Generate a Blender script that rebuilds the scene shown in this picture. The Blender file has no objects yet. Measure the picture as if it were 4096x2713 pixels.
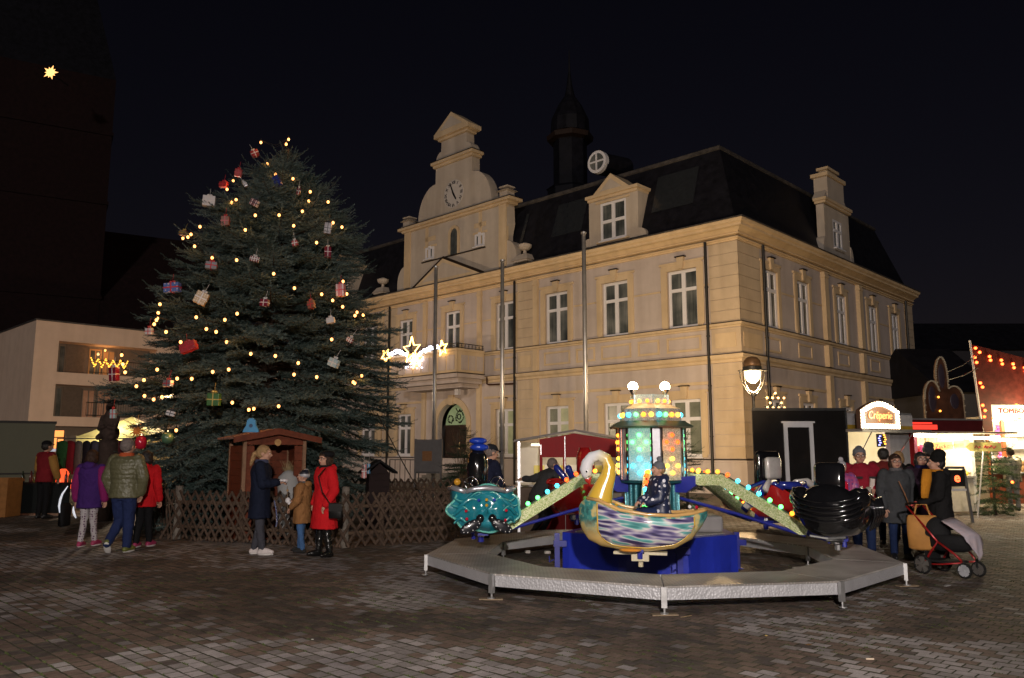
import bpy, bmesh, math, random
import numpy as np
from mathutils import Vector, Matrix, Euler
random.seed(7); np.random.seed(7)
R = math.radians
scene = bpy.context.scene
COL = scene.collection

# ------------------------------------------------------------------ camera
CAM_H, FPX, PITCH = 1.6, 3200.0, math.atan((1810 - 1356.5) / 3200.0)
cd = bpy.data.cameras.new('camera'); cam = bpy.data.objects.new('camera', cd); COL.objects.link(cam)
cd.sensor_width = 36.0; cd.lens = 36.0 * FPX / 4096.0; cd.clip_end = 600.0; cd.clip_start = 0.1
cam.location = (0, 0, CAM_H); cam.rotation_euler = (R(90) + PITCH, 0, 0)
scene.camera = cam

# ------------------------------------------------------------------ night sky, dim key light, exposure
SUN_EL, SUN_AZ = R(15), R(12)          # light comes from behind the camera, a little from the left
world = bpy.data.worlds.new('World'); scene.world = world; world.use_nodes = True
wn, wl = world.node_tree.nodes, world.node_tree.links
wn.clear()
sky = wn.new('ShaderNodeTexSky'); sky.sky_type = 'NISHITA'; sky.sun_disc = False
sky.sun_elevation = SUN_EL; sky.sun_rotation = R(180) + SUN_AZ
tint = wn.new('ShaderNodeMix'); tint.data_type = 'RGBA'; tint.blend_type = 'MULTIPLY'
tint.inputs['Factor'].default_value = 1.0; tint.inputs['B'].default_value = (0.95, 0.58, 0.66, 1)
bg = wn.new('ShaderNodeBackground'); bg.inputs['Strength'].default_value = 0.0019
wo = wn.new('ShaderNodeOutputWorld')
wl.new(sky.outputs[0], tint.inputs['A']); wl.new(tint.outputs['Result'], bg.inputs['Color']); wl.new(bg.outputs[0], wo.inputs[0])
sl = bpy.data.lights.new('key_light', 'SUN'); sl.energy = .46; sl.angle = R(2.5); sl.color = (1.0, 0.91, 0.84)
so = bpy.data.objects.new('key_light', sl); COL.objects.link(so)
d = Vector((math.sin(SUN_AZ) * math.cos(SUN_EL), math.cos(SUN_AZ) * math.cos(SUN_EL), -math.sin(SUN_EL)))
so.rotation_euler = d.to_track_quat('-Z', 'Y').to_euler(); so.location = (-5, -20, 12)
vs = scene.view_settings
vs.view_transform = 'Standard'; vs.look = 'None'; vs.gamma = 1.0; vs.use_curve_mapping = False; vs.exposure = 0.0
scene.cycles.use_denoising = True
scene.cycles.max_bounces = 6; scene.cycles.diffuse_bounces = 3; scene.cycles.sample_clamp_indirect = 4.0

# ------------------------------------------------------------------ where things stand (photo measurements -> metres)
def ray(px, py):
    a = (px - 2048) / FPX; b = -(py - 1356.5) / FPX
    return Vector((a, math.cos(PITCH) - b * math.sin(PITCH), math.sin(PITCH) + b * math.cos(PITCH)))
def G(px, py, z=0.0):
    r = ray(px, py); t = (z - CAM_H) / r.z
    return Vector((r.x * t, r.y * t, z))
def at(px, py, Y):
    r = ray(px, py); t = Y / r.y
    return Vector((r.x * t, Y, CAM_H + r.z * t))

# ------------------------------------------------------------------ mesh helpers
class MB:
    def __init__(s): s.v = []; s.f = []; s.m = []; s.mi = 0
    def add(s, vs, fs):
        b = len(s.v); s.v += [tuple(v) for v in vs]
        for f in fs: s.f.append(tuple(i + b for i in f)); s.m.append(s.mi)
        return s
    def box(s, x0, x1, y0, y1, z0, z1, M=None):
        x0, x1 = sorted((x0, x1)); y0, y1 = sorted((y0, y1)); z0, z1 = sorted((z0, z1))
        vs = [Vector(c) for c in ((x0,y0,z0),(x1,y0,z0),(x1,y1,z0),(x0,y1,z0),(x0,y0,z1),(x1,y0,z1),(x1,y1,z1),(x0,y1,z1))]
        if M is not None: vs = [M @ v for v in vs]
        return s.add(vs, [(0,3,2,1),(4,5,6,7),(0,1,5,4),(1,2,6,5),(2,3,7,6),(3,0,4,7)])
    def cbox(s, c, sz, M=None, bev=0.0):
        c = Vector(c); hx, hy, hz = sz[0]/2, sz[1]/2, sz[2]/2
        T = Matrix.Translation(c) @ (M.to_4x4() if M is not None else Matrix.Identity(4))
        if bev <= 0: return s.box(-hx,hx,-hy,hy,-hz,hz,T)
        bm = bmesh.new(); bmesh.ops.create_cube(bm, size=1)
        for v in bm.verts: v.co = Vector((v.co.x*2*hx, v.co.y*2*hy, v.co.z*2*hz))
        bmesh.ops.bevel(bm, geom=bm.edges[:], offset=bev, segments=2, affect='EDGES', profile=.5)
        bm.verts.index_update()
        vs = [T @ v.co for v in bm.verts]; fs = [[v.index for v in f.verts] for f in bm.faces]; bm.free()
        return s.add(vs, fs)
    def tube(s, pts, rad, n=8, caps=True, sq=1.0, up=None):
        pts = [Vector(p) for p in pts]
        if not isinstance(rad, (list, tuple)): rad = [rad] * len(pts)
        vs = []; prev = None
        for i, p in enumerate(pts):
            t = (pts[min(i+1, len(pts)-1)] - pts[max(i-1, 0)]);
            if t.length < 1e-9: t = Vector((0,0,1))
            t.normalize()
            if prev is None:
                a = Vector(up) if up is not None else (Vector((0,0,1)) if abs(t.z) < .9 else Vector((1,0,0)))
            else: a = prev
            u = a - t * a.dot(t)
            if u.length < 1e-6: u = Vector((1,0,0)) - t * t.x
            u.normalize(); w = t.cross(u); prev = u
            for k in range(n):
                an = 2*math.pi*k/n
                vs.append(p + (u*math.cos(an) + w*math.sin(an)*sq) * rad[i])
        fs = []
        for i in range(len(pts)-1):
            for k in range(n):
                fs.append((i*n+k, i*n+(k+1)%n, (i+1)*n+(k+1)%n, (i+1)*n+k))
        if caps:
            fs.append(tuple(range(n-1,-1,-1))); fs.append(tuple((len(pts)-1)*n+k for k in range(n)))
        return s.add(vs, fs)
    def capsule(s, p0, p1, r0, r1=None, n=10):
        r1 = r0 if r1 is None else r1
        p0, p1 = Vector(p0), Vector(p1); d = p1 - p0
        L = d.length; d = d.normalized() if L > 1e-6 else Vector((0,0,1))
        pts = []; rad = []
        for a in (-1.0, -.8, -.45, 0): pts.append(p0 + d*r0*math.sin(a*math.pi/2)); rad.append(max(r0*math.cos(a*math.pi/2), r0*.05))
        for a in (0.0001, .45, .8, 1.0): pts.append(p1 + d*r1*math.sin(a*math.pi/2)); rad.append(max(r1*math.cos(a*math.pi/2), r1*.05))
        return s.tube(pts, rad, n)
    def ball(s, c, r, n=10, m=7, M=None):
        c = Vector(c); r = (r, r, r) if isinstance(r, (int, float)) else r
        vs = [Vector((0,0,-1))]; fs = []
        for i in range(1, m):
            ph = -math.pi/2 + math.pi*i/m
            for k in range(n):
                a = 2*math.pi*k/n; vs.append(Vector((math.cos(ph)*math.cos(a), math.cos(ph)*math.sin(a), math.sin(ph))))
        vs.append(Vector((0,0,1)))
        for k in range(n): fs.append((0, 1+(k+1)%n, 1+k))
        for i in range(m-2):
            for k in range(n): fs.append((1+i*n+k, 1+i*n+(k+1)%n, 1+(i+1)*n+(k+1)%n, 1+(i+1)*n+k))
        t = len(vs)-1
        for k in range(n): fs.append((t, 1+(m-2)*n+k, 1+(m-2)*n+(k+1)%n))
        vs = [Vector((v.x*r[0], v.y*r[1], v.z*r[2])) for v in vs]
        if M is not None: vs = [M @ v for v in vs]
        return s.add([v + c for v in vs], fs)
    def lathe(s, prof, n=16, c=(0,0,0), caps=True):
        c = Vector(c); vs = []; fs = []
        for r, z in prof:
            for k in range(n):
                a = 2*math.pi*k/n; vs.append(c + Vector((r*math.cos(a), r*math.sin(a), z)))
        for i in range(len(prof)-1):
            for k in range(n): fs.append((i*n+k, i*n+(k+1)%n, (i+1)*n+(k+1)%n, (i+1)*n+k))
        if caps: fs.append(tuple(range(n-1,-1,-1))); fs.append(tuple((len(prof)-1)*n+k for k in range(n)))
        return s.add(vs, fs)
    def loft(s, secs, n=16, caps=True):
        """secs: (center, rx, ry[, Matrix]) rings in the local xy plane"""
        vs = []; fs = []
        for sec in secs:
            c = Vector(sec[0]); M = sec[3] if len(sec) > 3 else None
            for k in range(n):
                a = 2*math.pi*k/n; v = Vector((sec[1]*math.cos(a), sec[2]*math.sin(a), 0))
                if M is not None: v = M @ v
                vs.append(c + v)
        for i in range(len(secs)-1):
            for k in range(n): fs.append((i*n+k, i*n+(k+1)%n, (i+1)*n+(k+1)%n, (i+1)*n+k))
        if caps: fs.append(tuple(range(n-1,-1,-1))); fs.append(tuple((len(secs)-1)*n+k for k in range(n)))
        return s.add(vs, fs)
    def prism(s, poly, fn0, fn1):
        """poly of 2-d points; fn0/fn1 map a point to the two ends"""
        n = len(poly); vs = [fn0(*p) for p in poly] + [fn1(*p) for p in poly]
        fs = [tuple(range(n-1,-1,-1)), tuple(range(n, 2*n))] + [(i, (i+1)%n, n+(i+1)%n, n+i) for i in range(n)]
        return s.add(vs, fs)
    def obj(s, name, mat, parent=None, smooth=False, loc=None, rotz=0.0, label=None):
        me = bpy.data.meshes.new(name); me.from_pydata(s.v, [], s.f)
        mats = mat if isinstance(mat, (list, tuple)) else [mat]
        for m in mats: me.materials.append(m)
        if len(mats) > 1: me.polygons.foreach_set('material_index', s.m)
        bm = bmesh.new(); bm.from_mesh(me); bmesh.ops.recalc_face_normals(bm, faces=bm.faces[:]); bm.to_mesh(me); bm.free()
        if smooth: me.polygons.foreach_set('use_smooth', [True]*len(me.polygons))
        me.update()
        return link(bpy.data.objects.new(name, me), parent, loc, rotz, label)
def link(o, parent=None, loc=None, rotz=0.0, label=None):
    COL.objects.link(o)
    if parent is not None: o.parent = parent
    if loc is not None: o.location = loc
    if rotz: o.rotation_euler.z = rotz
    if label: o['label'] = label
    return o
def tag(o, label, cat=None, group=None, kind=None):
    o['label'] = label
    if cat: o['category'] = cat
    if group: o['group'] = group
    if kind: o['kind'] = kind
    return o
def ordinal(i): return ('first','second','third','fourth','fifth','sixth','seventh','eighth','ninth','tenth','eleventh','twelfth')[i]
def attach(o, t):
    """make o, built in world space, a part of thing t"""
    W = Matrix.Translation(t.location) @ t.rotation_euler.to_matrix().to_4x4()
    o.parent = t; o.matrix_parent_inverse = W.inverted(); return o
def thing(name, label, cat, loc=(0,0,0), rotz=0.0, group=None):
    o = bpy.data.objects.new(name, None); o.empty_display_size = .2
    link(o, None, loc, rotz); return tag(o, label, cat, group)
def structure(o): o['kind'] = 'structure'; return o
def dup(o, parent=None, loc=None, rotz=None, mat=None):
    c = o.copy(); COL.objects.link(c)
    if parent is not None: c.parent = parent
    if loc is not None: c.location = loc
    if rotz is not None: c.rotation_euler.z = rotz
    return c
def smooth_by_angle(o, ang=40):
    me = o.data; me.polygons.foreach_set('use_smooth', [True]*len(me.polygons)); me.set_sharp_from_angle(angle=R(ang)); return o
TMP = bpy.data.scenes.new('workbench')
def baked(tmp):
    TMP.collection.objects.link(tmp); vl = TMP.view_layers[0]; vl.update(); dg = vl.depsgraph; dg.update()
    me = bpy.data.meshes.new_from_object(tmp.evaluated_get(dg)); bpy.data.objects.remove(tmp); return me
def text_mesh(name, body, size, mat, parent, Mtx, extrude=.004, align='CENTER', bevel=0, shear=0.0, width=1.0):
    cu = bpy.data.curves.new(name, 'FONT'); cu.body = body; cu.size = size; cu.extrude = extrude
    cu.align_x = align; cu.align_y = 'CENTER'; cu.shear = shear; cu.bevel_depth = bevel
    cu.resolution_u = 3
    me = baked(bpy.data.objects.new('tmp', cu)); bpy.data.curves.remove(cu)
    me.transform(Matrix.Diagonal((width,1,1,1))); me.transform(Mtx); me.materials.clear(); me.materials.append(mat)
    o = bpy.data.objects.new(name, me); return link(o, parent)
def remesh(mb, voxel, smooth=4, fac=.5, extra=None, name='m'):
    me = bpy.data.meshes.new(name); me.from_pydata(mb.v, [], mb.f)
    bm = bmesh.new(); bm.from_mesh(me); bmesh.ops.recalc_face_normals(bm, faces=bm.faces[:]); bm.to_mesh(me); bm.free()
    tmp = bpy.data.objects.new('tmp', me)
    r = tmp.modifiers.new('r', 'REMESH'); r.mode = 'VOXEL'; r.voxel_size = voxel; r.adaptivity = 0
    if smooth:
        sm = tmp.modifiers.new('s', 'SMOOTH'); sm.iterations = smooth; sm.factor = fac
    out = baked(tmp); bpy.data.meshes.remove(me)
    if extra is not None and extra.v:
        nv = len(out.vertices); vs = [tuple(v.co) for v in out.vertices]; fs = [tuple(p.vertices) for p in out.polygons]
        bpy.data.meshes.remove(out); out = bpy.data.meshes.new(name)
        out.from_pydata(vs + extra.v, [], fs + [tuple(i+nv for i in f) for f in extra.f])
    out.name = name; out.polygons.foreach_set('use_smooth', [True]*len(out.polygons)); out.update()
    return out
from mathutils import noise as mnoise
def wrinkle(me, amp, freq=9.0, seed=0.0, fine=.35):
    """push a cloth or hair surface in and out into folds"""
    n = len(me.vertices); co = np.empty(n*3, np.float32); no = np.empty(n*3, np.float32)
    me.vertices.foreach_get('co', co); me.vertex_normals.foreach_get('vector', no); co = co.reshape(-1,3); no = no.reshape(-1,3)
    q = co*np.array((freq,freq,freq*.75),np.float32) + np.array((seed,seed*.7,-seed),np.float32); f = np.empty(n, np.float32); nz = mnoise.noise
    for i, p in enumerate(q.tolist()):
        p = Vector(p); f[i] = 1-abs(nz(p) + fine*nz(p*2.7))*2.2          # ridged: sharp creases between soft swells
    co += no*(amp*.6*f)[:,None]; me.vertices.foreach_set('co', co.ravel()); me.update(); return me
def mesh_obj(name, me, mat, parent=None, loc=None, rotz=0.0):
    me.materials.clear(); me.materials.append(mat)
    return link(bpy.data.objects.new(name, me), parent, loc, rotz)

# ------------------------------------------------------------------ materials
MATS = {}
def M(name, col=(.5,.5,.5), rough=.7, metal=0.0, var=.18, scale=6.0, bump=0.0, bscale=60.0, coat=0.0, emit=None, es=0.0, spec=.5, col2=None, sheen=0.0, trans=0.0, alpha=1.0):
    if name in MATS: return MATS[name]
    m = bpy.data.materials.new(name); m.use_nodes = True; MATS[name] = m
    nt = m.node_tree; b = nt.nodes['Principled BSDF']
    b.inputs['Roughness'].default_value = rough; b.inputs['Metallic'].default_value = metal
    b.inputs['Specular IOR Level'].default_value = spec if rough <= .5 or spec != .5 else .18; b.inputs['Coat Weight'].default_value = coat; b.inputs['Coat Roughness'].default_value = .08
    b.inputs['Sheen Weight'].default_value = sheen; b.inputs['Transmission Weight'].default_value = trans
    tc = nt.nodes.new('ShaderNodeTexCoord')
    n = nt.nodes.new('ShaderNodeTexNoise'); n.inputs['Scale'].default_value = scale; n.inputs['Detail'].default_value = 6; n.inputs['Roughness'].default_value = .65
    nt.links.new(tc.outputs['Object'], n.inputs['Vector'])
    rmp = nt.nodes.new('ShaderNodeValToRGB'); rmp.color_ramp.elements[0].position = .3; rmp.color_ramp.elements[1].position = .72
    c2 = col2 if col2 is not None else tuple(min(1, c*(1+var)) for c in col)
    c1 = col if col2 is not None else tuple(c*(1-var) for c in col)
    rmp.color_ramp.elements[0].color = (*c1, 1); rmp.color_ramp.elements[1].color = (*c2, 1)
    nt.links.new(n.outputs['Fac'], rmp.inputs['Fac']); nt.links.new(rmp.outputs['Color'], b.inputs['Base Color'])
    if rough > .25:
        mr = nt.nodes.new('ShaderNodeMapRange'); mr.inputs['To Min'].default_value = max(.05, rough-.1); mr.inputs['To Max'].default_value = min(1, rough+.1)
        nt.links.new(n.outputs['Fac'], mr.inputs['Value']); nt.links.new(mr.outputs['Result'], b.inputs['Roughness'])
    if bump:
        n2 = nt.nodes.new('ShaderNodeTexNoise'); n2.inputs['Scale'].default_value = bscale; n2.inputs['Detail'].default_value = 4
        nt.links.new(tc.outputs['Object'], n2.inputs['Vector'])
        bp = nt.nodes.new('ShaderNodeBump'); bp.inputs['Strength'].default_value = bump; bp.inputs['Distance'].default_value = .02
        nt.links.new(n2.outputs['Fac'], bp.inputs['Height']); nt.links.new(bp.outputs['Normal'], b.inputs['Normal'])
    if emit is not None:
        b.inputs['Emission Color'].default_value = (*emit, 1); b.inputs['Emission Strength'].default_value = es
    return m
def streaked(m, lo=.89, sc=(2.2,2.2,.22)):
    """rain streaks and patchy weathering on a wall material"""
    nt = m.node_tree; b = nt.nodes['Principled BSDF']; src = b.inputs['Base Color'].links[0].from_socket
    ge = nt.nodes.new('ShaderNodeNewGeometry'); out = src
    for s_, p0, p1, f in ((sc,.38,.60,1.0),((.35,.35,.5),.35,.62,.8)):
        mp = nt.nodes.new('ShaderNodeMapping'); mp.inputs['Scale'].default_value = s_; nt.links.new(ge.outputs['Position'], mp.inputs[0])
        n = nt.nodes.new('ShaderNodeTexNoise'); n.inputs['Scale'].default_value = 1; n.inputs['Detail'].default_value = 5; nt.links.new(mp.outputs[0], n.inputs['Vector'])
        r = nt.nodes.new('ShaderNodeValToRGB'); r.color_ramp.elements[0].position = p0; r.color_ramp.elements[1].position = p1; r.color_ramp.elements[0].color = (lo,lo*.985,lo*.97,1); r.color_ramp.elements[1].color = (1,1,1,1); nt.links.new(n.outputs['Fac'], r.inputs['Fac'])
        x = nt.nodes.new('ShaderNodeMix'); x.data_type = 'RGBA'; x.blend_type = 'MULTIPLY'; x.inputs['Factor'].default_value = f; nt.links.new(out, x.inputs['A']); nt.links.new(r.outputs[0], x.inputs['B']); out = x.outputs['Result']
    nt.links.new(out, b.inputs['Base Color']); return m
def bulb_mat(name, col, es): return M(name, tuple(c*.5 for c in col), .3, var=0.0, emit=col, es=es)
def point_lamp(name, loc, power, col, radius=.05, parent=None):
    l = bpy.data.lights.new(name, 'POINT'); l.energy = power; l.color = col; l.shadow_soft_size = radius
    return link(bpy.data.objects.new(name, l), parent, loc)
def glitter(name, col, col2, es=0.0, emit=None):
    """foil with a sparkling grain"""
    m = M(name, col, .35, .55, var=0.0, emit=emit, es=es); nt = m.node_tree; b = nt.nodes['Principled BSDF']
    tc = nt.nodes.new('ShaderNodeTexCoord'); v = nt.nodes.new('ShaderNodeTexVoronoi'); v.inputs['Scale'].default_value = 90
    nt.links.new(tc.outputs['Object'], v.inputs['Vector'])
    mx = nt.nodes.new('ShaderNodeMix'); mx.data_type = 'RGBA'; mx.inputs['A'].default_value = (*col, 1); mx.inputs['B'].default_value = (*col2, 1)
    sp = nt.nodes.new('ShaderNodeSeparateColor'); nt.links.new(v.outputs['Color'], sp.inputs[0]); nt.links.new(sp.outputs[0], mx.inputs['Factor'])
    nt.links.new(mx.outputs['Result'], b.inputs['Base Color'])
    bp = nt.nodes.new('ShaderNodeBump'); bp.inputs['Strength'].default_value = .7; bp.inputs['Distance'].default_value = .01
    nt.links.new(sp.outputs[1], bp.inputs['Height']); nt.links.new(bp.outputs['Normal'], b.inputs['Normal'])
    return m
# ================================================================== GROUND
UL = Vector((-math.sin(R(46)), math.cos(R(46)), 0)); UR = Vector((math.cos(R(46)), math.sin(R(46)), 0))
gm = M('ground_bed', (.05,.047,.035), .9, var=.35, scale=3, bump=.6, bscale=40)
def ground_far():
    m = bpy.data.materials.new('paving_far'); m.use_nodes = True; nt = m.node_tree; b = nt.nodes['Principled BSDF']
    tc = nt.nodes.new('ShaderNodeTexCoord'); mp = nt.nodes.new('ShaderNodeMapping'); mp.inputs['Rotation'].default_value = (0,0,R(-46))
    br = nt.nodes.new('ShaderNodeTexBrick'); br.inputs['Scale'].default_value = 1.0; br.inputs['Brick Width'].default_value = .15; br.inputs['Row Height'].default_value = .122
    br.inputs['Mortar Size'].default_value = .006; br.inputs['Color1'].default_value = (.10,.078,.068,1); br.inputs['Color2'].default_value = (.19,.17,.165,1); br.inputs['Mortar'].default_value = (.05,.05,.035,1)
    nt.links.new(tc.outputs['Object'], mp.inputs[0]); nt.links.new(mp.outputs[0], br.inputs['Vector'])
    n = nt.nodes.new('ShaderNodeTexNoise'); n.inputs['Scale'].default_value = .6; n.inputs['Detail'].default_value = 5; nt.links.new(tc.outputs['Object'], n.inputs[0])
    mx = nt.nodes.new('ShaderNodeMix'); mx.data_type = 'RGBA'; mx.blend_type = 'MULTIPLY'; mx.inputs['Factor'].default_value = .6
    nt.links.new(br.outputs['Color'], mx.inputs['A']); nt.links.new(n.outputs['Color'], mx.inputs['B']); nt.links.new(mx.outputs['Result'], b.inputs['Base Color'])
    b.inputs['Roughness'].default_value = .8
    return m
g = MB(); g.add([(-250,-60,-.012),(250,-60,-.012),(250,400,-.012),(-250,400,-.012)], [(0,1,2,3)])
ground = structure(g.obj('ground', gm)); ground['label'] = 'dark plaza ground of small concrete pavers'
# far paving sheet beyond the pavers that can be told apart
g = MB(); g.add([(-120,25.05,-.006),(120,25.05,-.006),(120,300,-.006),(-120,300,-.006)], [(0,1,2,3)])
g.obj('far_paving', ground_far(), ground)
g = MB(); g.add([(-60,14.0,-.0075),(-13.5,14.0,-.0075),(-13.5,25.05,-.0075),(-60,25.05,-.0075)], [(0,1,2,3)]); g.obj('far_paving', MATS.get('pf') or bpy.data.materials['paving_far'], ground)
def paver_mat(name, col, var):
    m = bpy.data.materials.new(name); m.use_nodes = True; nt = m.node_tree; b = nt.nodes['Principled BSDF']
    ge = nt.nodes.new('ShaderNodeNewGeometry'); pos = ge.outputs['Position']
    def noise(sc, det, ro=.6):
        n = nt.nodes.new('ShaderNodeTexNoise'); n.inputs['Scale'].default_value = sc; n.inputs['Detail'].default_value = det; n.inputs['Roughness'].default_value = ro; nt.links.new(pos, n.inputs['Vector']); return n.outputs['Fac']
    def ramp(f, p0, c0, p1, c1):
        r = nt.nodes.new('ShaderNodeValToRGB'); e = r.color_ramp.elements; e[0].position = p0; e[0].color = (*c0,1); e[1].position = p1; e[1].color = (*c1,1); nt.links.new(f, r.inputs['Fac']); return r.outputs['Color']
    def mul(x, y, f=1.0):
        q = nt.nodes.new('ShaderNodeMix'); q.data_type = 'RGBA'; q.blend_type = 'MULTIPLY'; q.inputs['Factor'].default_value = f; nt.links.new(x, q.inputs['A']); nt.links.new(y, q.inputs['B']); return q.outputs['Result']
    c = ramp(noise(17, 5), .3, tuple(x*(1-var) for x in col), .7, tuple(x*(1+var) for x in col))
    c = mul(c, ramp(noise(130, 3, .8), .32, (.62,.60,.58), .62, (1.15,1.15,1.15)))            # grain of the concrete
    c = mul(c, ramp(noise(.55, 4), .40, (.50,.48,.50), .60, (1.05,1.02,1.0)), .85)              # damp stains across the square
    nt.links.new(c, b.inputs['Base Color']); b.inputs['Specular IOR Level'].default_value = .22
    r = nt.nodes.new('ShaderNodeMapRange'); r.inputs['To Min'].default_value = .62; r.inputs['To Max'].default_value = .9; nt.links.new(noise(.55, 4), r.inputs['Value']); nt.links.new(r.outputs[0], b.inputs['Roughness'])
    bp = nt.nodes.new('ShaderNodeBump'); bp.inputs['Strength'].default_value = .55; bp.inputs['Distance'].default_value = .004; nt.links.new(noise(190, 3), bp.inputs['Height']); nt.links.new(bp.outputs[0], b.inputs['Normal'])
    return m
PAV = [paver_mat('paver_brown', (.150,.110,.092), .35), paver_mat('paver_dark', (.095,.079,.074), .35), paver_mat('paver_umber', (.185,.138,.115), .3), paver_mat('paver_grey', (.240,.222,.220), .2), paver_mat('paver_pale', (.345,.322,.325), .15)]
JNT = M('joint_dirt', (.045,.043,.028), .95, var=.5, scale=9, spec=.1)
def vnoise(x, y, s, seed=0):
    x = x/s; y = y/s; xi = math.floor(x); yi = math.floor(y); fx = x-xi; fy = y-yi
    fx = fx*fx*(3-2*fx); fy = fy*fy*(3-2*fy)
    def h(a, b):
        v = math.sin(a*127.1 + b*311.7 + seed*74.7)*43758.5453; return v - math.floor(v)
    return (h(xi,yi)*(1-fx)+h(xi+1,yi)*fx)*(1-fy) + (h(xi,yi+1)*(1-fx)+h(xi+1,yi+1)*fx)*fy
def build_pavers():
    LP, WP, J, BV = .150, .122, .005, .004
    rng = random.Random(3); items = []
    for j in range(-60, 330):
        off = .5*LP if j % 2 else 0.0
        for i in range(-200, 330):
            u = i*LP + off; v = j*WP
            c = UL*v + UR*u        # continuous joints run along UL? rows step along UL, stones lie along UR
            c = UR*(j*WP) + UL*(i*LP + off)
            if c.y < 4.6 or c.y > 25.0: continue
            if abs(c.x) > .68*c.y + .6: continue
            n = .55*vnoise(c.x, c.y, 1.3, 1) + .30*vnoise(c.x, c.y, .42, 5) + .15*rng.random()
            k = n + rng.gauss(0, .10)
            mi = 4 if k > .70 else 3 if k > .60 else 2 if k > .47 else (0 if k > .33 else 1)
            if rng.random() < .10: mi = rng.choice((0,1,2,3))
            items.append((c.y*c.y + .15*c.x*c.x, c, mi))
    items.sort(key=lambda t: t[0])
    L2, W2 = LP/2-J/2, WP/2-J/2
    def tri(z=0, tx=0, ty=0):
        # corners slightly waisted sides, chamfered rim
        b = [(-L2,-W2),(0,-W2+.004),(L2,-W2),(L2,W2),(0,W2-.004),(-L2,W2)]
        t = [(x*(1-BV/L2), y*(1-BV/W2)) for x, y in b]
        return [(x,y,-.012) for x,y in b], [(x,y,z+tx*x+ty*y) for x,y in t], [(x,y,z-.004+tx*x+ty*y) for x,y in b]
    FS = [(12,13,14,15,16,17)] + [(6+k,6+(k+1)%6,12+(k+1)%6,12+k) for k in range(6)]
    rot = math.atan2(UL.y, UL.x)
    meshes = []
    for k in range(5):
        lo, top, mid = tri()
        me = bpy.data.meshes.new('paver'); me.from_pydata(lo+mid+top, [], [tuple(i-6 for i in f) if False else f for f in FS] + [(k2,(k2+1)%6,6+(k2+1)%6,6+k2) for k2 in range(6)])
        me.materials.append(PAV[k]); me.materials.append(JNT); me.polygons.foreach_set('material_index', [0]+[1]*12); meshes.append(me)
    for q, (dd, c, mi) in enumerate(items[:300]):
        o = bpy.data.objects.new('paver', meshes[mi]); COL.objects.link(o); o.parent = ground
        o.location = (c.x, c.y, rng.uniform(-.002,.0015)); o.rotation_euler = (rng.gauss(0,.008), rng.gauss(0,.008), rot + rng.gauss(0,.008))
    V = []; F = []; MI = []
    cs, sn = math.cos(rot), math.sin(rot)
    for dd, c, mi in items[300:]:
        lo, top, mid = tri(rng.uniform(-.0025,.0015), rng.gauss(0,.008), rng.gauss(0,.008)); b = len(V)
        for x, y, z in mid+top: V.append((c.x+x*cs-y*sn, c.y+x*sn+y*cs, z))
        F.append(tuple(b+6+k for k in range(6))); MI.append(mi)
        for k in range(6): F.append((b+k, b+(k+1)%6, b+6+(k+1)%6, b+6+k)); MI.append(5)
    me = bpy.data.meshes.new('pavers'); me.from_pydata(V, [], F)
    for m in PAV + [JNT]: me.materials.append(m)
    me.polygons.foreach_set('material_index', MI); me.update()
    o = bpy.data.objects.new('pavers', me); COL.objects.link(o); o.parent = ground; o['kind'] = 'stuff'
    # moss in the joints: little flat tufts
    mb = MB()
    for q in range(2600):
        dd, c, mi = items[min(int(abs(rng.gauss(0, 1))*3200), len(items)-1)]
        if vnoise(c.x, c.y, .9, 9) < .45: continue
        p = c + UR*(WP/2) + UL*rng.uniform(-.1,.1)
        for t in range(4):
            a = p + UL*rng.uniform(-.04,.04) + UR*rng.uniform(-.006,.006); h = rng.uniform(.004,.014); w = rng.uniform(.004,.01)
            mb.add([(a.x-w,a.y,-.004),(a.x+w,a.y,-.004),(a.x+rng.uniform(-.01,.01),a.y+rng.uniform(-.01,.01),h)], [(0,1,2)])
    o = mb.obj('moss', M('moss', (.04,.055,.015), .9, var=.4), ground); o['kind'] = 'stuff'
build_pavers()

# ================================================================== TOWN HALL
P0 = Vector((8.95, 31.0, 0))
hall = thing('town_hall', 'cream and yellow stucco town hall with clock gable and dark mansard roof', 'town hall', P0, R(136))
plaster = M('field_plaster', (.50,.44,.425), .85, var=.07, scale=1.3, bump=.15, bscale=90)
trim = M('trim_plaster', (.59,.465,.315), .8, var=.06, scale=2, bump=.1, bscale=90)
rustic = M('rustic_plaster', (.53,.43,.32), .85, var=.08, scale=1.6, bump=.2, bscale=80)
gablem = M('gable_plaster', (.48,.425,.375), .85, var=.07, scale=1.6, bump=.15, bscale=80)
white = M('window_paint', (.66,.66,.72), .5, var=.05, scale=5)
slate = M('slate_roof', (.0085,.0085,.013), .6, var=.5, scale=2.5, bump=.4, bscale=30)
flash = M('dark_flashing', (.022,.014,.010), .55, var=.3)
zinc = M('zinc_edge', (.09,.082,.08), .5, .4, var=.5, scale=3)
pipe = M('dark_downpipe', (.012,.011,.011), .5, .3, var=.2)
pane_dark = M('window_glass', (.050,.058,.058), .14, var=.5, scale=1.2, spec=.6)
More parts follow.
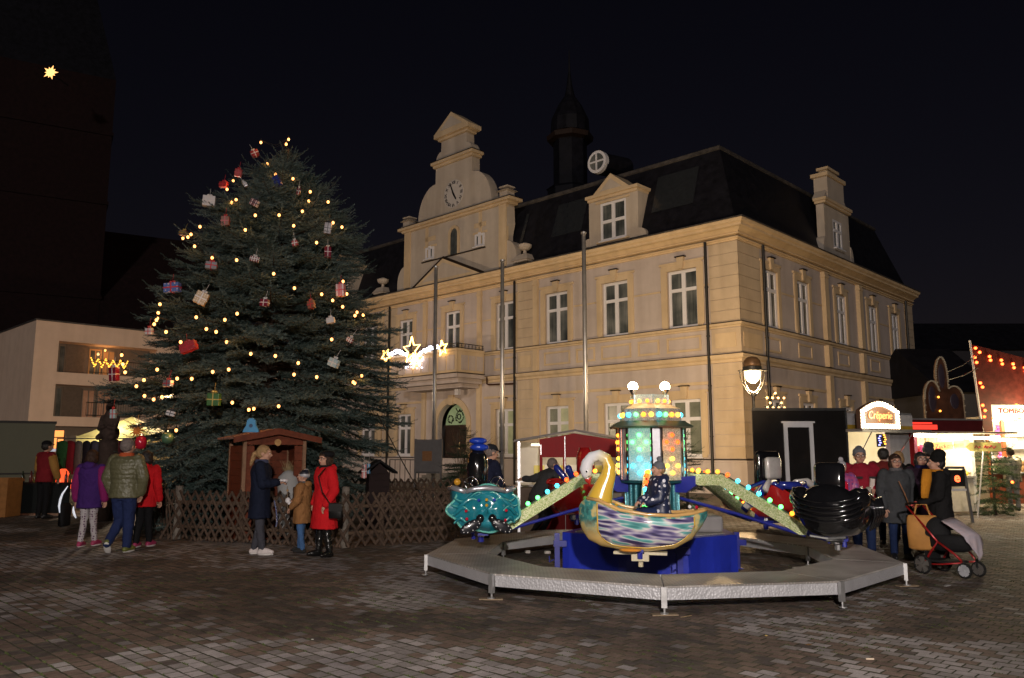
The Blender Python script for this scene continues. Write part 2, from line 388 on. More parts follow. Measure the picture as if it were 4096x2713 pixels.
def room_glass(m):
    """each pane shows a bit of a different dim room: curtain folds, paler and darker patches"""
    nt = m.node_tree; b = nt.nodes['Principled BSDF']; ge = nt.nodes.new('ShaderNodeNewGeometry')
    n = nt.nodes.new('ShaderNodeTexNoise'); n.inputs['Scale'].default_value = .9; n.inputs['Detail'].default_value = 3; nt.links.new(ge.outputs['Position'], n.inputs['Vector'])
    mp = nt.nodes.new('ShaderNodeMapping'); mp.inputs['Scale'].default_value = (14,14,.6); nt.links.new(ge.outputs['Position'], mp.inputs[0])
    f = nt.nodes.new('ShaderNodeTexNoise'); f.inputs['Scale'].default_value = 1; f.inputs['Detail'].default_value = 2; nt.links.new(mp.outputs[0], f.inputs['Vector'])
    a = nt.nodes.new('ShaderNodeMath'); a.operation = 'MULTIPLY_ADD'; a.inputs[1].default_value = .35; nt.links.new(f.outputs['Fac'], a.inputs[0]); nt.links.new(n.outputs['Fac'], a.inputs[2])
    r = nt.nodes.new('ShaderNodeValToRGB'); e = r.color_ramp.elements; e[0].position = .50; e[0].color = (.032,.038,.042,1); e[1].position = .92; e[1].color = (.19,.20,.20,1); x = e.new(.66); x.color = (.075,.085,.088,1)
    nt.links.new(a.outputs[0], r.inputs['Fac']); nt.links.new(r.outputs[0], b.inputs['Base Color']); return m
room_glass(pane_dark)
pane_lit = M('frosted_window_glass', (.34,.36,.24), .35, var=.3, scale=1.4, emit=(.75,.85,.38), es=.045)
pane_dim = M('dim_window_glass', (.15,.16,.13), .25, var=.4, scale=1.4, emit=(.75,.85,.45), es=.012)
wood_door = M('brown_door', (.028,.014,.010), .5, var=.3, scale=5)
for _m in (plaster, trim, rustic, gablem): streaked(_m)
class Face:
    def __init__(s, k): s.k = k
    def p(s, a, o, z): return (a, o, z) if s.k == 'f' else (-o, -a, z)
    def box(s, mb, a0, a1, o0, o1, z0, z1):
        return mb.box(a0,a1,o0,o1,z0,z1) if s.k == 'f' else mb.box(-o0,-o1,-a0,-a1,z0,z1)
    def wall(s, mb, a0, a1, z0, z1, ops, depth=.30, o=0.0):
        xs = sorted({a0,a1,*[v for q in ops for v in q[:2]]}); zs = sorted({z0,z1,*[v for q in ops for v in q[2:4]]})
        xs = [x for x in xs if a0 <= x <= a1]; zs = [z for z in zs if z0 <= z <= z1]
        for i in range(len(xs)-1):
            for j in range(len(zs)-1):
                cx, cz = (xs[i]+xs[i+1])/2, (zs[j]+zs[j+1])/2
                if any(q[0] < cx < q[1] and q[2] < cz < q[3] for q in ops): continue
                mb.add([s.p(xs[i],o,zs[j]), s.p(xs[i+1],o,zs[j]), s.p(xs[i+1],o,zs[j+1]), s.p(xs[i],o,zs[j+1])], [(0,1,2,3)])
        for (x0,x1,q0,q1) in ops:
            c = [(x0,q0),(x1,q0),(x1,q1),(x0,q1)]
            for k in range(4):
                (ax,az),(bx,bz) = c[k], c[(k+1)%4]
                mb.add([s.p(ax,o,az), s.p(bx,o,bz), s.p(bx,o-depth,bz), s.p(ax,o-depth,az)], [(0,1,2,3)])
        return mb
FR, SD = Face('f'), Face('s')
LEN, DEP = 33.8, 20.5
UPZ, UPH, LOZ, LOH = 6.72, 2.46, 1.42, 2.33
# (centre, width) of the openings
wf = [(2.56,1.44),(6.03,1.44),(9.48,1.42),(12.95,1.30),(16.9,1.24),(20.9,1.24),(24.32,1.42),(27.77,1.44),(31.24,1.44)]
wl_ = [(2.56,1.44),(6.03,1.44),(9.48,1.42),(12.95,1.30),(20.9,1.24),(24.32,1.42),(27.77,1.44),(31.24,1.44)]
wsd = [(2.75,1.2),(5.85,1.2),(10.1,1.15),(14.2,1.15),(17.5,1.15)]
DOOR = (15.72, 18.02, .55, 4.18)
mb = MB()
FR.wall(mb, 0, LEN, 0, 10.6, [(c-w/2,c+w/2,UPZ,UPZ+UPH) for c,w in wf] + [(c-w/2,c+w/2,LOZ,LOZ+LOH) for c,w in wl_] + [DOOR])
SD.wall(mb, 0, DEP, 0, 10.6, [(c-w/2,c+w/2,UPZ,UPZ+UPH) for c,w in wsd] + [(c-w/2,c+w/2,LOZ,LOZ+LOH) for c,w in wsd])
mb.add([(LEN,0,0),(LEN,0,10.6),(LEN,-DEP,10.6),(LEN,-DEP,0)], [(0,1,2,3)]); mb.add([(0,-DEP,0),(0,-DEP,10.6),(LEN,-DEP,10.6),(LEN,-DEP,0)], [(0,1,2,3)])
mb.obj('wall', plaster, hall)
# windows: one template for each size
WT = {}
def window(name, w, h, pane, transom=.66, deep=.18, muntin=True):
    f = MB(); t = .115
    f.box(-w/2,-w/2+t,-.03,.04,0,h); f.box(w/2-t,w/2,-.03,.04,0,h); f.box(-w/2+t,w/2-t,-.03,.04,0,t); f.box(-w/2+t,w/2-t,-.03,.04,h-t,h)
    zt = h*transom
    if muntin:
        f.box(-.09,.09,-.028,.05,t,zt-.07); f.box(-.09,.09,-.028,.05,zt+.07,h-t)
    if transom < 1: f.box(-w/2+t,w/2-t,-.029,.055,zt-.07,zt+.07)
    f.box(-w/2-.02,w/2+.02,.035,.20,-.05,.0)
    o = f.obj(name, white, hall)
    xs = ((-w/2+t,-.09),(.09,w/2-t)) if muntin else ((-w/2+t,w/2-t),)
    zs = ((t,zt-.07),(zt+.07,h-t)) if transom < 1 else ((t,h-t),)
    for xi, (x0,x1) in enumerate(xs):
        for (z0,z1) in zs:
            p = MB(); p.box(x0-.004,x1+.004,-.012,-.002,z0-.004,z1+.004); q = p.obj('pane', pane if not isinstance(pane, list) else pane[xi], o)
    return o
def surround(w, h, top=True):
    f = MB(); f.box(-w/2-.24,-w/2,-.03,.055,-.02,h+.26); f.box(w/2,w/2+.24,-.03,.055,-.02,h+.26); f.box(-w/2,w/2,-.03,.055,h,h+.26)
    f.box(-w/2-.36,w/2+.36,-.03,.075,h+.26,h+.36); f.box(-w/2-.30,-w/2-.24,-.03,.045,.1,h+.2); f.box(w/2+.24,w/2+.30,-.03,.045,.1,h+.2)
    f.prism([(-.12,h+.03),(.12,h+.03),(.17,h+.52),(-.17,h+.52)], lambda x,z:(x,-.03,z), lambda x,z:(x,.14,z))
    o = f.obj('window_surround', trim, hall)
    c = MB(); c.box(-.23,.23,-.03,.20,h+.52,h+.56); c.obj('keystone_cap', flash, o)
    return o
def place(tmpl, used, face, a, o, z):
    if tmpl not in used: used.add(tmpl); w = tmpl
    else:
        w = tmpl.copy(); COL.objects.link(w)
        for ch in tmpl.children:
            c = ch.copy(); COL.objects.link(c); c.parent = w
    w.location = face.p(a, o, z); w.rotation_euler = (0,0,0 if face.k == 'f' else R(90)); return w
used = set(); cache = {}
def get(fn, *k):
    if (fn,)+k not in cache:
        w, h = k[0], k[1]
        cache[(fn,)+k] = window('window', w, h, {'d':pane_dark,'l':pane_lit,'m':[pane_lit,pane_dim],'q':pane_dim}[k[2]]) if fn == 'w' else surround(w, h)
    return cache[(fn,)+k]
for c, w in wf:
    place(get('w', w, UPH, 'd'), used, FR, c, -.16, UPZ); place(get('s', w, UPH), used, FR, c, 0, UPZ)
for c, w in wl_:
    kind = 'd' if c > 20 else ('m' if c in (12.95, 9.48) else 'q')
    place(get('w', w, LOH, kind), used, FR, c, -.16, LOZ); place(get('s', w, LOH), used, FR, c, 0, LOZ)
for c, w in wsd:
    place(get('w', w, UPH, 'd'), used, SD, c, -.08, UPZ); place(get('s', w, UPH), used, SD, c, 0, UPZ)
    place(get('w', w, LOH, 'd'), used, SD, c, -.08, LOZ); place(get('s', w, LOH), used, SD, c, 0, LOZ)
# run of mouldings round the front and the side
def mould(name, prof, mat, z=0.0):
    m = MB(); n = len(prof); vs = []
    for o, zz in prof:
        vs += [(LEN+.0, o, zz+z), (-o, o, zz+z), (-o, -DEP, zz+z)]
    fs = []
    for i in range(n-1):
        for k in range(2): fs.append((i*3+k, i*3+k+1, (i+1)*3+k+1, (i+1)*3+k))
    m.add(vs, fs); return m.obj(name, mat, hall)
mould('cornice', [(-.02,9.98),(.06,9.99),(.06,10.05),(.13,10.07),(.13,10.12),(.0,10.13),(.0,10.21),(.16,10.23),(.16,10.28),(.10,10.29),(.30,10.44),(.42,10.47),(.42,10.50),(.42,10.56),(.51,10.62),(.54,10.69),(.54,10.74)], streaked(M('uplit_cornice_plaster', (.68,.52,.33), .8, var=.05, scale=2)))  # cornice colour lighter and yellower than the trim, light from below painted in
mould('gutter', [(.54,10.74),(.58,10.745),(.58,10.79),(-.3,10.81)], zinc)
mould('sill_course', [(-.02,6.50),(.05,6.51),(.05,6.57),(.13,6.60),(.13,6.69)], trim)
mould('sill_flashing', [(.13,6.69),(.16,6.69),(.16,6.715),(-.02,6.735)], flash)
mould('string_course', [(-.02,5.10),(.06,5.12),(.06,5.22),(.14,5.28),(.17,5.34),(.17,5.43)], trim)
mould('string_flashing', [(.17,5.43),(.20,5.43),(.20,5.455),(-.02,5.48)], flash)
mould('plinth', [(.13,0),(.13,1.2),(.10,1.24),(.10,1.30)], plaster)
mould('plinth_flashing', [(.10,1.30),(.13,1.30),(.13,1.33),(-.02,1.35)], flash)
# rusticated courses at the corner and beside the middle bay, each course a stone
def courses(face, a0, a1, o1=.034, lap=0.0):
    for z0, z1, n in ((1.36, 5.09, 8), (6.74, 9.97, 7)):
        h = (z1-z0)/n
        for i in range(n):
            m = MB(); face.box(m, a0-lap, a1, -.03, o1, z0+i*h+.009, z0+(i+1)*h-.009); m.obj('stone_course', rustic, hall)
    m = MB(); face.box(m, a0-lap, a1, -.03, o1-.01, 5.50, 6.48); m.obj('panel_block', rustic, hall)
    m = MB(); face.box(m, a0+.18, a1-.18, o1-.012, o1+.015, 5.72, 6.30); m.obj('raised_panel', trim, hall)
courses(FR, 0, 1.26, lap=.034); courses(SD, 0, 1.82); courses(FR, 10.95, 12.05); courses(FR, 21.75, 22.85); courses(FR, 32.5, 33.8); courses(SD, 19.2, 20.5)
def pilaster(face, a0, a1, o1=.12):
    m = MB(); face.box(m, a0,a1,-.03,o1,6.74,9.97); face.box(m,a0-.03,a1+.03,-.03,o1+.03,9.7,9.82); m.obj('pilaster', trim, hall)
    m = MB(); face.box(m, a0,a1,-.03,o1,1.36,5.09); m.obj('pilaster', trim, hall)
    m = MB(); face.box(m, a0,a1,-.03,o1+.02,5.49,6.49); m.obj('pilaster', trim, hall)
for a in (10.62, 22.95, 14.6, 19.0): pilaster(FR, a, a+.30)
for a in (7.9, 12.1): pilaster(SD, a, a+.42, .2)
# belts between windows, and framed panels under the upper windows
def belts(face, spans, z, o=.03, h=.07):
    for a, b in spans:
        m = MB(); face.box(m, a, b, -.03, o, z, z+h); m.obj('belt', trim, hall)
belts(FR, [(3.62,4.97),(7.1,8.42),(1.3,1.56),(13.9,14.55),(17.8,18.95),(14.95,16.0),(19.35,19.95)], 8.33); belts(SD, [(3.5,4.95),(6.7,7.88),(15.0,16.5)], 8.33)
belts(FR, [(3.62,4.97),(7.1,8.42)], 2.9); belts(FR, [(1.4,10.5)], 4.30, .05, .12); belts(FR, [(12.2,14.4),(19.4,21.6)], 4.30, .05, .12); belts(SD, [(1.9,7.8),(12.6,19.1)], 4.30, .05, .12)
def panel(face, a0, a1, z0=5.70, z1=6.34):
    m = MB(); t = .09
    for q in ((a0,a1,z0,z0+t),(a0,a1,z1-t,z1),(a0,a0+t,z0+t,z1-t),(a1-t,a1,z0+t,z1-t)): face.box(m, q[0],q[1],-.03,.035,q[2],q[3])
    m.obj('framed_panel', trim, hall)
for c, w in wf:
    if not 14 < c < 20: panel(FR, c-w/2-.1, c+w/2+.1)
for c, w in wsd: panel(SD, c-w/2-.1, c+w/2+.1)
for a in (4.3, 7.75): panel(FR, a-.55, a+.55)
# downpipes
def downpipe(face, a, o=.14):
    m = MB(); m.tube([face.p(a,o+.02,10.10), face.p(a,o+.02,.05)], .062, 8)
    for z in (2.2,4.2,6.2,8.2): m.lathe([(.08,z),(.08,z+.05)], 8, face.p(a,o+.02,0))
    m.obj('downpipe', pipe, hall)
for a in (1.33, 12.12, 22.3): downpipe(FR, a)
for a in (1.90, 19.05): downpipe(SD, a)
m = MB(); m.tube([FR.p(12.2,.17,4.95), FR.p(13.9,.17,5.0), FR.p(14.05,.17,5.05), FR.p(14.05,.17,5.4)], .045, 8); m.obj('drain_pipe', M('rust_pipe', (.05,.022,.013), .6), hall)
# door: arch, leaf boards, fanlight with wreath ironwork
a0, a1, z0, z1 = DOOR; ac = (a0+a1)/2; rr = (a1-a0)/2
m = MB()
for sgn in (-1, 1):
    arc = [(ac+sgn*rr*math.cos(t*math.pi/16), 3.06+1.12*math.sin(t*math.pi/16)) for t in range(9)]
    m.prism(arc + [(ac+sgn*rr*1.0, z1)], lambda x,z:(x,-.30,z), lambda x,z:(x,.004,z))
m.obj('arch_spandrel', plaster, hall)
m = MB(); n = 18
pts = [(ac+(rr+.02)*math.cos(math.pi*t/n), 3.06+1.14*math.sin(math.pi*t/n)) for t in range(n+1)]; pto = [(ac+(rr+.34)*math.cos(math.pi*t/n), 3.06+1.46*math.sin(math.pi*t/n)) for t in range(n+1)]
for i in range(n): m.prism([pts[i],pts[i+1],pto[i+1],pto[i]], lambda x,z:(x,-.03,z), lambda x,z:(x,.07,z))
FR.box(m, a0-.34,a0-.02,-.03,.07,.5,3.06); FR.box(m, a1+.02,a1+.34,-.03,.07,.5,3.06); m.prism([(ac-.14,4.1),(ac+.14,4.1),(ac+.2,4.62),(ac-.2,4.62)], lambda x,z:(x,-.03,z), lambda x,z:(x,.14,z))
m.obj('door_surround', trim, hall)
dr = MB(); dr.box(a0,a1,-.62,-.55,.55,2.98); dr.box(a0,a1,-.55,-.48,2.92,3.06); drob = dr.obj('door', wood_door, hall)
for sx in (-1,1):
    for (q0,q1) in ((.75,1.3),(1.42,2.75)):
        m = MB(); m.cbox((ac+sx*.57,-.545,(q0+q1)/2), (.86,.03,q1-q0), bev=.012); m.obj('door_panel', wood_door, drob)
m = MB(); m.tube([(ac-.08,-.50,1.75),(ac-.08,-.46,1.8),(ac-.08,-.46,2.1),(ac-.08,-.50,2.15)], .015, 8); m.obj('door_handle', M('brass', (.5,.4,.25), .3, 1), drob)
m = MB(); m.prism([(a0,3.06),(a1,3.06)]+[(ac+rr*math.cos(t*math.pi/12), 3.06+1.12*math.sin(t*math.pi/12)) for t in range(1,12)], lambda x,z:(x,-.58,z), lambda x,z:(x,-.56,z))
fan = m.obj('fanlight', M('lit_fanlight_glass', (.30,.40,.26), .3, var=.25, scale=2, emit=(.40,.62,.28), es=.09), hall)
m = MB()
for cx, cz, ra in ((ac,3.5,.30),(ac-.72,3.38,.2),(ac+.72,3.38,.2)):
    for k in range(22):
        t = 2*math.pi*k/22; m.ball((cx+ra*math.cos(t)+random.uniform(-.03,.03), -.545, cz+ra*math.sin(t)+random.uniform(-.03,.03)), random.uniform(.03,.055), 6, 4)
m.tube([(ac+.05+.14*math.cos(t/8*math.pi*2),-.545,3.5+.14*math.sin(t/8*math.pi*2)) for t in range(9)], .03, 6); m.tube([(ac-.3,-.545,3.95),(ac-.12,-.545,3.74),(ac,-.545,3.9),(ac+.12,-.545,3.74),(ac+.3,-.545,3.95)], .03, 6)
m.obj('fanlight_ironwork', M('dark_iron', (.02,.018,.012), .6), fan)
m = MB(); m.cbox((a0+.4,-.53,3.98), (.22,.05,.11)); m.obj('exit_lamp', bulb_mat('green_exit_lamp', (.1,1,.35), 4.0), fan)
for k in range(4):
    m = MB(); m.box(a0-.5+.0,a1+.5,-.5,.35+.32*(3-k),.005+.135*k,.135*(k+1)); m.obj('step', M('granite_step', (.16,.15,.14), .8), hall)
# balcony over the door
BO, B0, B1 = 2.1, 14.2, 19.7
m = MB(); FR.box(m, B0,B1,.15,BO,5.30,5.50); FR.box(m,B0+.25,B1-.25,.15,BO-.3,5.06,5.30); FR.box(m,B0+.5,B1-.5,.15,BO-.8,4.86,5.06)
bal = m.obj('balcony', plaster, hall)
m = MB(); FR.box(m, B0-.05,B1+.05,.21,BO+.05,5.50,5.545); m.obj('balcony_flashing', flash, bal)
m = MB(); FR.box(m,B0+.04,B0+.18,.21,BO-.14,5.545,6.62); FR.box(m,B1-.18,B1-.04,.21,BO-.14,5.545,6.62); FR.box(m,B0+.04,B1-.04,BO-.14,BO-.02,5.545,6.62); m.obj('balcony_parapet', trim, bal)
for i in range(8):
    w = (B1-B0-.3)/8; m = MB(); FR.box(m,B0+.15+i*w+.05,B0+.15+(i+1)*w-.05,BO-.025,BO+.012,5.68,6.42); m.obj('parapet_panel', plaster, bal)
for i in range(3): m = MB(); m.box(B0+.015,B0+.045,.3+i*.52,.3+i*.52+.44,5.68,6.42); m.obj('parapet_panel', plaster, bal)
m = MB(); FR.box(m,B0,B1,BO-.2,BO+.04,6.62,6.74); FR.box(m,B0,B0+.22,.21,BO-.2,6.62,6.74); FR.box(m,B1-.22,B1,.21,BO-.2,6.62,6.74); m.obj('parapet_coping', trim, bal)
m = MB()
for za in (6.80, 7.0): m.tube([(B1-.1,.2,za),(B1-.1,BO-.08,za),(B0+.1,BO-.08,za),(B0+.1,.2,za)], .022, 6)
for i in range(24): x = B0+.1+(B1-B0-.2)*i/23; m.tube([(x,BO-.08,6.74),(x,BO-.08,7.0)], .012, 5); m.tube([(x-.06,BO-.08,6.86),(x,BO-.08,6.95),(x+.06,BO-.08,6.86)], .012, 4)
for i in range(8): y = .25+(BO-.4)*i/7; m.tube([(B0+.1,y,6.74),(B0+.1,y,7.0)], .012, 5); m.tube([(B0+.1,y-.06,6.86),(B0+.1,y,6.95),(B0+.1,y+.06,6.86)], .012, 4)
m.obj('balcony_railing', M('dark_iron'), bal)
m = MB(); m.cbox((15.9,.5,4.75), (.26,.2,.36)); m.obj('ceiling_lamp', white, bal)
# Dutch gable with the clock
gc = 16.95
def quarter(x0, z0, x1, z1, n=8, convex=True):
    out = []
    for i in range(n+1):
        t = i/n*math.pi/2
        out.append((x1+(x0-x1)*math.cos(t), z0+(z1-z0)*math.sin(t)) if convex else (x0+(x1-x0)*math.sin(t), z1+(z0-z1)*math.cos(t)))
    return out
half = [(4.85,10.7)] + quarter(4.85,11.35,4.15,12.35,7) + [(4.05,12.4),(4.05,12.7),(4.2,13.3),(4.15,14.35),(4.15,14.6),(3.02,14.6)] + quarter(3.02,14.72,1.52,16.7,9) + [(1.5,17.6),(1.5,17.95)] + quarter(1.5,17.97,1.06,18.5,5) + [(1.04,19.1),(1.04,19.3)]
holes_w = [(16.55,17.12,12.32,13.5),(18.5,19.2,12.38,13.05),(14.42,15.12,12.38,13.05)]
poly = [(gc+x,z) for x,z in half] + [(gc-x,z) for x,z in reversed(half)]
m = MB(); m.prism(poly, lambda x,z:(x,-.55,z), lambda x,z:(x,.02,z)); gable = m.obj('clock_gable', gablem, hall)
def gbox(name, x0,x1,o,z0,z1, mat=trim, y0=-.1): q = MB(); q.box(gc+x0,gc+x1,y0,o,z0,z1); return q.obj(name, mat, gable)
gbox('gable_cornice', -4.35,4.35,.16,14.32,14.46, y0=-.6); gbox('gable_cornice', -4.6,4.6,.28,14.46,14.60, y0=-.7); gbox('gable_flashing', -4.64,4.64,.31,14.60,14.63, flash, -.72)
gbox('gable_cornice', -1.62,1.62,.14,17.60,17.76,y0=-.6); gbox('gable_cornice', -1.72,1.72,.24,17.76,17.92,y0=-.66); gbox('gable_flashing', -1.75,1.75,.27,17.92,17.95,flash,-.68)
gbox('gable_cornice', -1.2,1.2,.14,19.1,19.26,y0=-.6); gbox('gable_cornice', -1.42,1.42,.28,19.26,19.5,y0=-.74)
m = MB(); m.prism([(gc-1.42,19.5),(gc+1.42,19.5),(gc,20.5)], lambda x,z:(x,-.74,z), lambda x,z:(x,.26,z)); m.obj('gable_pediment', trim, gable)
m = MB(); m.prism([(gc-.95,19.6),(gc+.95,19.6),(gc,20.27)], lambda x,z:(x,.2,z), lambda x,z:(x,.275,z)); m.obj('pediment_field', gablem, gable)
for sx in (-1,1):
    gbox('gable_pilaster', sx*3.9-.26, sx*3.9+.26, .10, 11.0, 14.32); gbox('gable_pilaster', sx*2.2-.12, sx*2.2+.12, .05, 12.4, 14.32)
    m = MB(); x = gc+sx*4.0
    m.box(x-.36,x+.36,-.5,.2,14.63,14.7); m.box(x-.28,x+.28,-.42,.12,14.7,15.02); m.add([(x-.42,-.56,15.02),(x+.42,-.56,15.02),(x+.42,.26,15.02),(x-.42,.26,15.02),(x-.2,-.34,15.16),(x+.2,-.34,15.16),(x+.2,.04,15.16),(x-.2,.04,15.16)], [(0,1,2,3),(4,5,6,7),(0,1,5,4),(1,2,6,5),(2,3,7,6),(3,0,4,7)])
    m.box(x-.3,x+.3,-.44,.14,15.2,15.27); m.box(x-.12,x+.12,-.27,-.03,15.16,15.2); m.obj('pinnacle', gablem, gable)
gbox('gable_sill', -2.6,2.6,.09,12.26,12.31, flash)
for (x0,x1,q0,q1) in holes_w[1:]:
    w = window('gable_window', x1-x0, .7, pane_dark, 1.0); w.parent = gable; w.location = ((x0+x1)/2, .05, q0)
    gbox('window_surround', x0-gc-.2, x1-gc+.2, .04, q1+.04, q1+.16); gbox('relief_panel', x0-gc-.1, x1-gc+.1, .05, 13.45, 13.7)
m = MB(); m.prism([(16.52,12.32),(17.12,12.32),(17.12,13.45)]+[(16.82+.30*math.cos(t*math.pi/8), 13.45+.34*math.sin(t*math.pi/8)) for t in range(1,8)]+[(16.52,13.45)], lambda x,z:(x,.0,z), lambda x,z:(x,.035,z)); aw = m.obj('arched_window', pane_dark, gable)
m = MB(); pi_ = [(16.82+.30*math.cos(t*math.pi/10), 13.45+.34*math.sin(t*math.pi/10)) for t in range(11)]; po_ = [(16.82+.46*math.cos(t*math.pi/10), 13.45+.5*math.sin(t*math.pi/10)) for t in range(11)]
for i in range(10): m.prism([pi_[i],pi_[i+1],po_[i+1],po_[i]], lambda x,z:(x,.0,z), lambda x,z:(x,.09,z))
m.box(16.36,16.52,0,.09,12.32,13.45); m.box(17.12,17.28,0,.09,12.32,13.45); m.obj('arch_surround', trim, aw)
# clock
ck = MB(); ck.tube([(gc-.05,.02,15.77),(gc-.05,.045,15.77)], .80, 40); clock = ck.obj('clock_face', M('clock_dial', (.50,.47,.46), .6, var=.05), gable)
black = M('clock_black', (.006,.006,.008), .5)
NUM = ['XII','I','II','III','IV','V','VI','VII','VIII','IX','X','XI']
for k, s in enumerate(NUM):
    th = math.pi/2 + k*math.pi/6      # in the gable frame +x is the viewer's left, so clockwise turns towards -x
    cx, cz = gc-.05 + .64*math.cos(th), 15.77 + .64*math.sin(th)
    bx = Vector((-1,0,0)); bz = Vector((0,0,1)); ang = -k*math.pi/6
    ex = bx*math.cos(ang) + bz*math.sin(ang); ez = -bx*math.sin(ang) + bz*math.cos(ang); ey = Vector((0,1,0))
    Mx = Matrix(((ex.x,ez.x,ey.x,cx),(ex.y,ez.y,ey.y,.047),(ex.z,ez.z,ey.z,cz),(0,0,0,1)))
    text_mesh('numeral', s, .25, black, clock, Mx, .004, bevel=.006)
def hand(ang, L, w):
    dx, dz = -math.sin(ang), math.cos(ang); px, pz = dz, -dx; c = (gc-.05, 15.77); m = MB()
    q = [(-.16,w*.6),(0,w),(L*.8,w*.75),(L,.0),(L*.8,-w*.75),(0,-w),(-.16,-w*.6)]
    m.prism([(c[0]+a*dx+b*px, c[1]+a*dz+b*pz) for a,b in q], lambda x,z:(x,.055,z), lambda x,z:(x,.07,z)); m.obj('clock_hand', black, clock)
hand(R(-24), .68, .045); hand(R(148), .46, .06)
# small pediment over the middle bay
m = MB(); m.prism([(gc-2.7,10.80),(gc+2.7,10.80),(gc+.3,12.08)], lambda x,z:(x,.0,z), lambda x,z:(x,.48,z)); ped = m.obj('pediment', trim, hall)
m = MB(); m.prism([(gc-2.0,10.98),(gc+2.0,10.98),(gc+.28,11.86)], lambda x,z:(x,.47,z), lambda x,z:(x,.50,z)); m.obj('pediment_field', gablem, ped)
m = MB(); m.tube([(gc-2.85,.42,10.80),(gc+.3,.42,12.14),(gc+2.85,.42,10.80)], [.09,.09,.09], 6); m.obj('pediment_flashing', flash, ped)
# urns on the parapet
for a in (11.6, 23.3):
    m = MB(); m.box(a-.46,a+.46,-.45,.3,11.0,11.08); m.add([(a-.55,-.5,11.08),(a+.55,-.5,11.08),(a+.55,.36,11.08),(a-.55,.36,11.08),(a-.3,-.3,11.4),(a+.3,-.3,11.4),(a+.3,.16,11.4),(a-.3,.16,11.4)], [(0,1,2,3),(4,5,6,7),(0,1,5,4),(1,2,6,5),(2,3,7,6),(3,0,4,7)])
    m.lathe([(.1,11.4),(.08,11.62),(.22,11.66),(.34,11.78),(.36,11.9),(.18,11.98),(.1,12.02)], 14, (a,-.06,0)); m.obj('urn', gablem, hall)
# mansard roof
e, b, zb = -.06, 1.35, 14.58
L, D_ = LEN, DEP
m = MB(); m.add([(-e,e,10.80),(L+e,e,10.80),(L+e,-D_-e,10.80),(-e,-D_-e,10.80),(b,-b,zb),(L-b,-b,zb),(L-b,-D_+b,zb),(b,-D_+b,zb),(9.5,-10.2,17.6),(L-9.5,-10.2,17.6)],
    [(0,1,5,4),(1,2,6,5),(2,3,7,6),(3,0,4,7),(4,5,9,8),(5,6,9),(6,7,8,9),(7,4,8)]); roof = m.obj('roof', slate, hall)
m = MB(); m.tube([(L-b,-b,zb),(b,-b,zb),(b,-D_+b,zb)], .13, 6); m.obj('roof_break_flashing', zinc, roof)
for (x0,x1) in ((2.2,4.3),(8.3,10.2),(12.2,12.4)):
    q0, q1 = 12.1, 13.9; y0 = e - (q0-10.80)*(e+b)/(zb-10.80); y1 = e - (q1-10.80)*(e+b)/(zb-10.80)
    m = MB(); m.add([(x0,y0+.05,q0),(x1,y0+.05,q0),(x1,y1+.05,q1),(x0,y1+.05,q1)], [(0,1,2,3)]); m.add([(x0,y0-.05,q0),(x1,y0-.05,q0),(x1,y1-.05,q1),(x0,y1-.05,q1)], [(0,1,2,3)]); m.obj('roof_window', M('roof_glass', (.022,.025,.03), .2), roof)
# dormers with pediments
def dormer(ax):
    dm = MB(); w = 1.38
    FR.wall(dm, ax-w, ax+w, 11.04, 13.15, [(ax-.73,ax+.73,11.16,12.98)], .2, -.05)
    dm.add([(ax-w,-.05,11.04),(ax-w,-.05,13.15),(ax-w,-1.3,13.15),(ax-w,-.6,11.04)], [(0,1,2,3)]); dm.add([(ax+w,-.05,11.04),(ax+w,-.05,13.15),(ax+w,-1.3,13.15),(ax+w,-.6,11.04)], [(0,1,2,3)])
    o = dm.obj('dormer', gablem, hall)
    for sx in (-1,1):
        q = MB(); q.prism([(ax+sx*w,11.04),(ax+sx*(w+.42),11.04)]+[(ax+sx*(w+.42*math.cos(t*math.pi/10)), 11.1+.34*math.sin(t*math.pi/10)) for t in range(6)], lambda x,z:(x,-.3,z), lambda x,z:(x,-.02,z)); q.obj('dormer_scroll', gablem, o)
    q = MB(); q.box(ax-w-.02,ax+w+.02,-1.3,.03,13.15,13.28); q.box(ax-w-.1,ax+w+.1,-1.4,.12,13.28,13.42); q.prism([(ax-w-.1,13.42),(ax-w+.35,13.42),(ax,14.25),(ax+w-.35,13.42),(ax+w+.1,13.42),(ax+w+.1,13.44),(ax+w+.1,13.42)][:5]+[], lambda x,z:(x,-1.4,z), lambda x,z:(x,.10,z)); q.obj('dormer_pediment', trim, o)
    q = MB(); q.prism([(ax-.62,13.5),(ax+.62,13.5),(ax,14.0)], lambda x,z:(x,.09,z), lambda x,z:(x,.115,z)); q.obj('pediment_field', gablem, o)
    q = MB(); q.box(ax-.95,ax+.95,-.07,.0,12.98,13.08); q.box(ax-.9,ax+.9,-.06,.06,11.08,11.15); q.obj('dormer_trim', trim, o)
    wo_ = window('dormer_window', 1.46, 1.82, pane_dark, .5); wo_.parent = o; wo_.location = (ax, -.12, 11.16)
dormer(6.1); dormer(27.7)
m = MB(); m.tube([(7.95,-1.55,15.65),(7.95,-1.30,15.65)], .56, 28); oc = m.obj('round_window', white, roof)
m = MB(); m.tube([(7.95,-1.31,15.65),(7.95,-1.285,15.65)], .42, 28); m.obj('pane', pane_dark, oc)
m = MB(); m.box(7.91,7.99,-1.3,-1.25,15.23,16.07); m.box(7.53,8.37,-1.3,-1.252,15.61,15.69); m.obj('glazing_bar', white, oc)
m = MB(); m.tube([(7.95,-1.45,15.60),(7.95,-3.6,15.9)], .55, 20); m.obj('round_dormer', slate, oc)
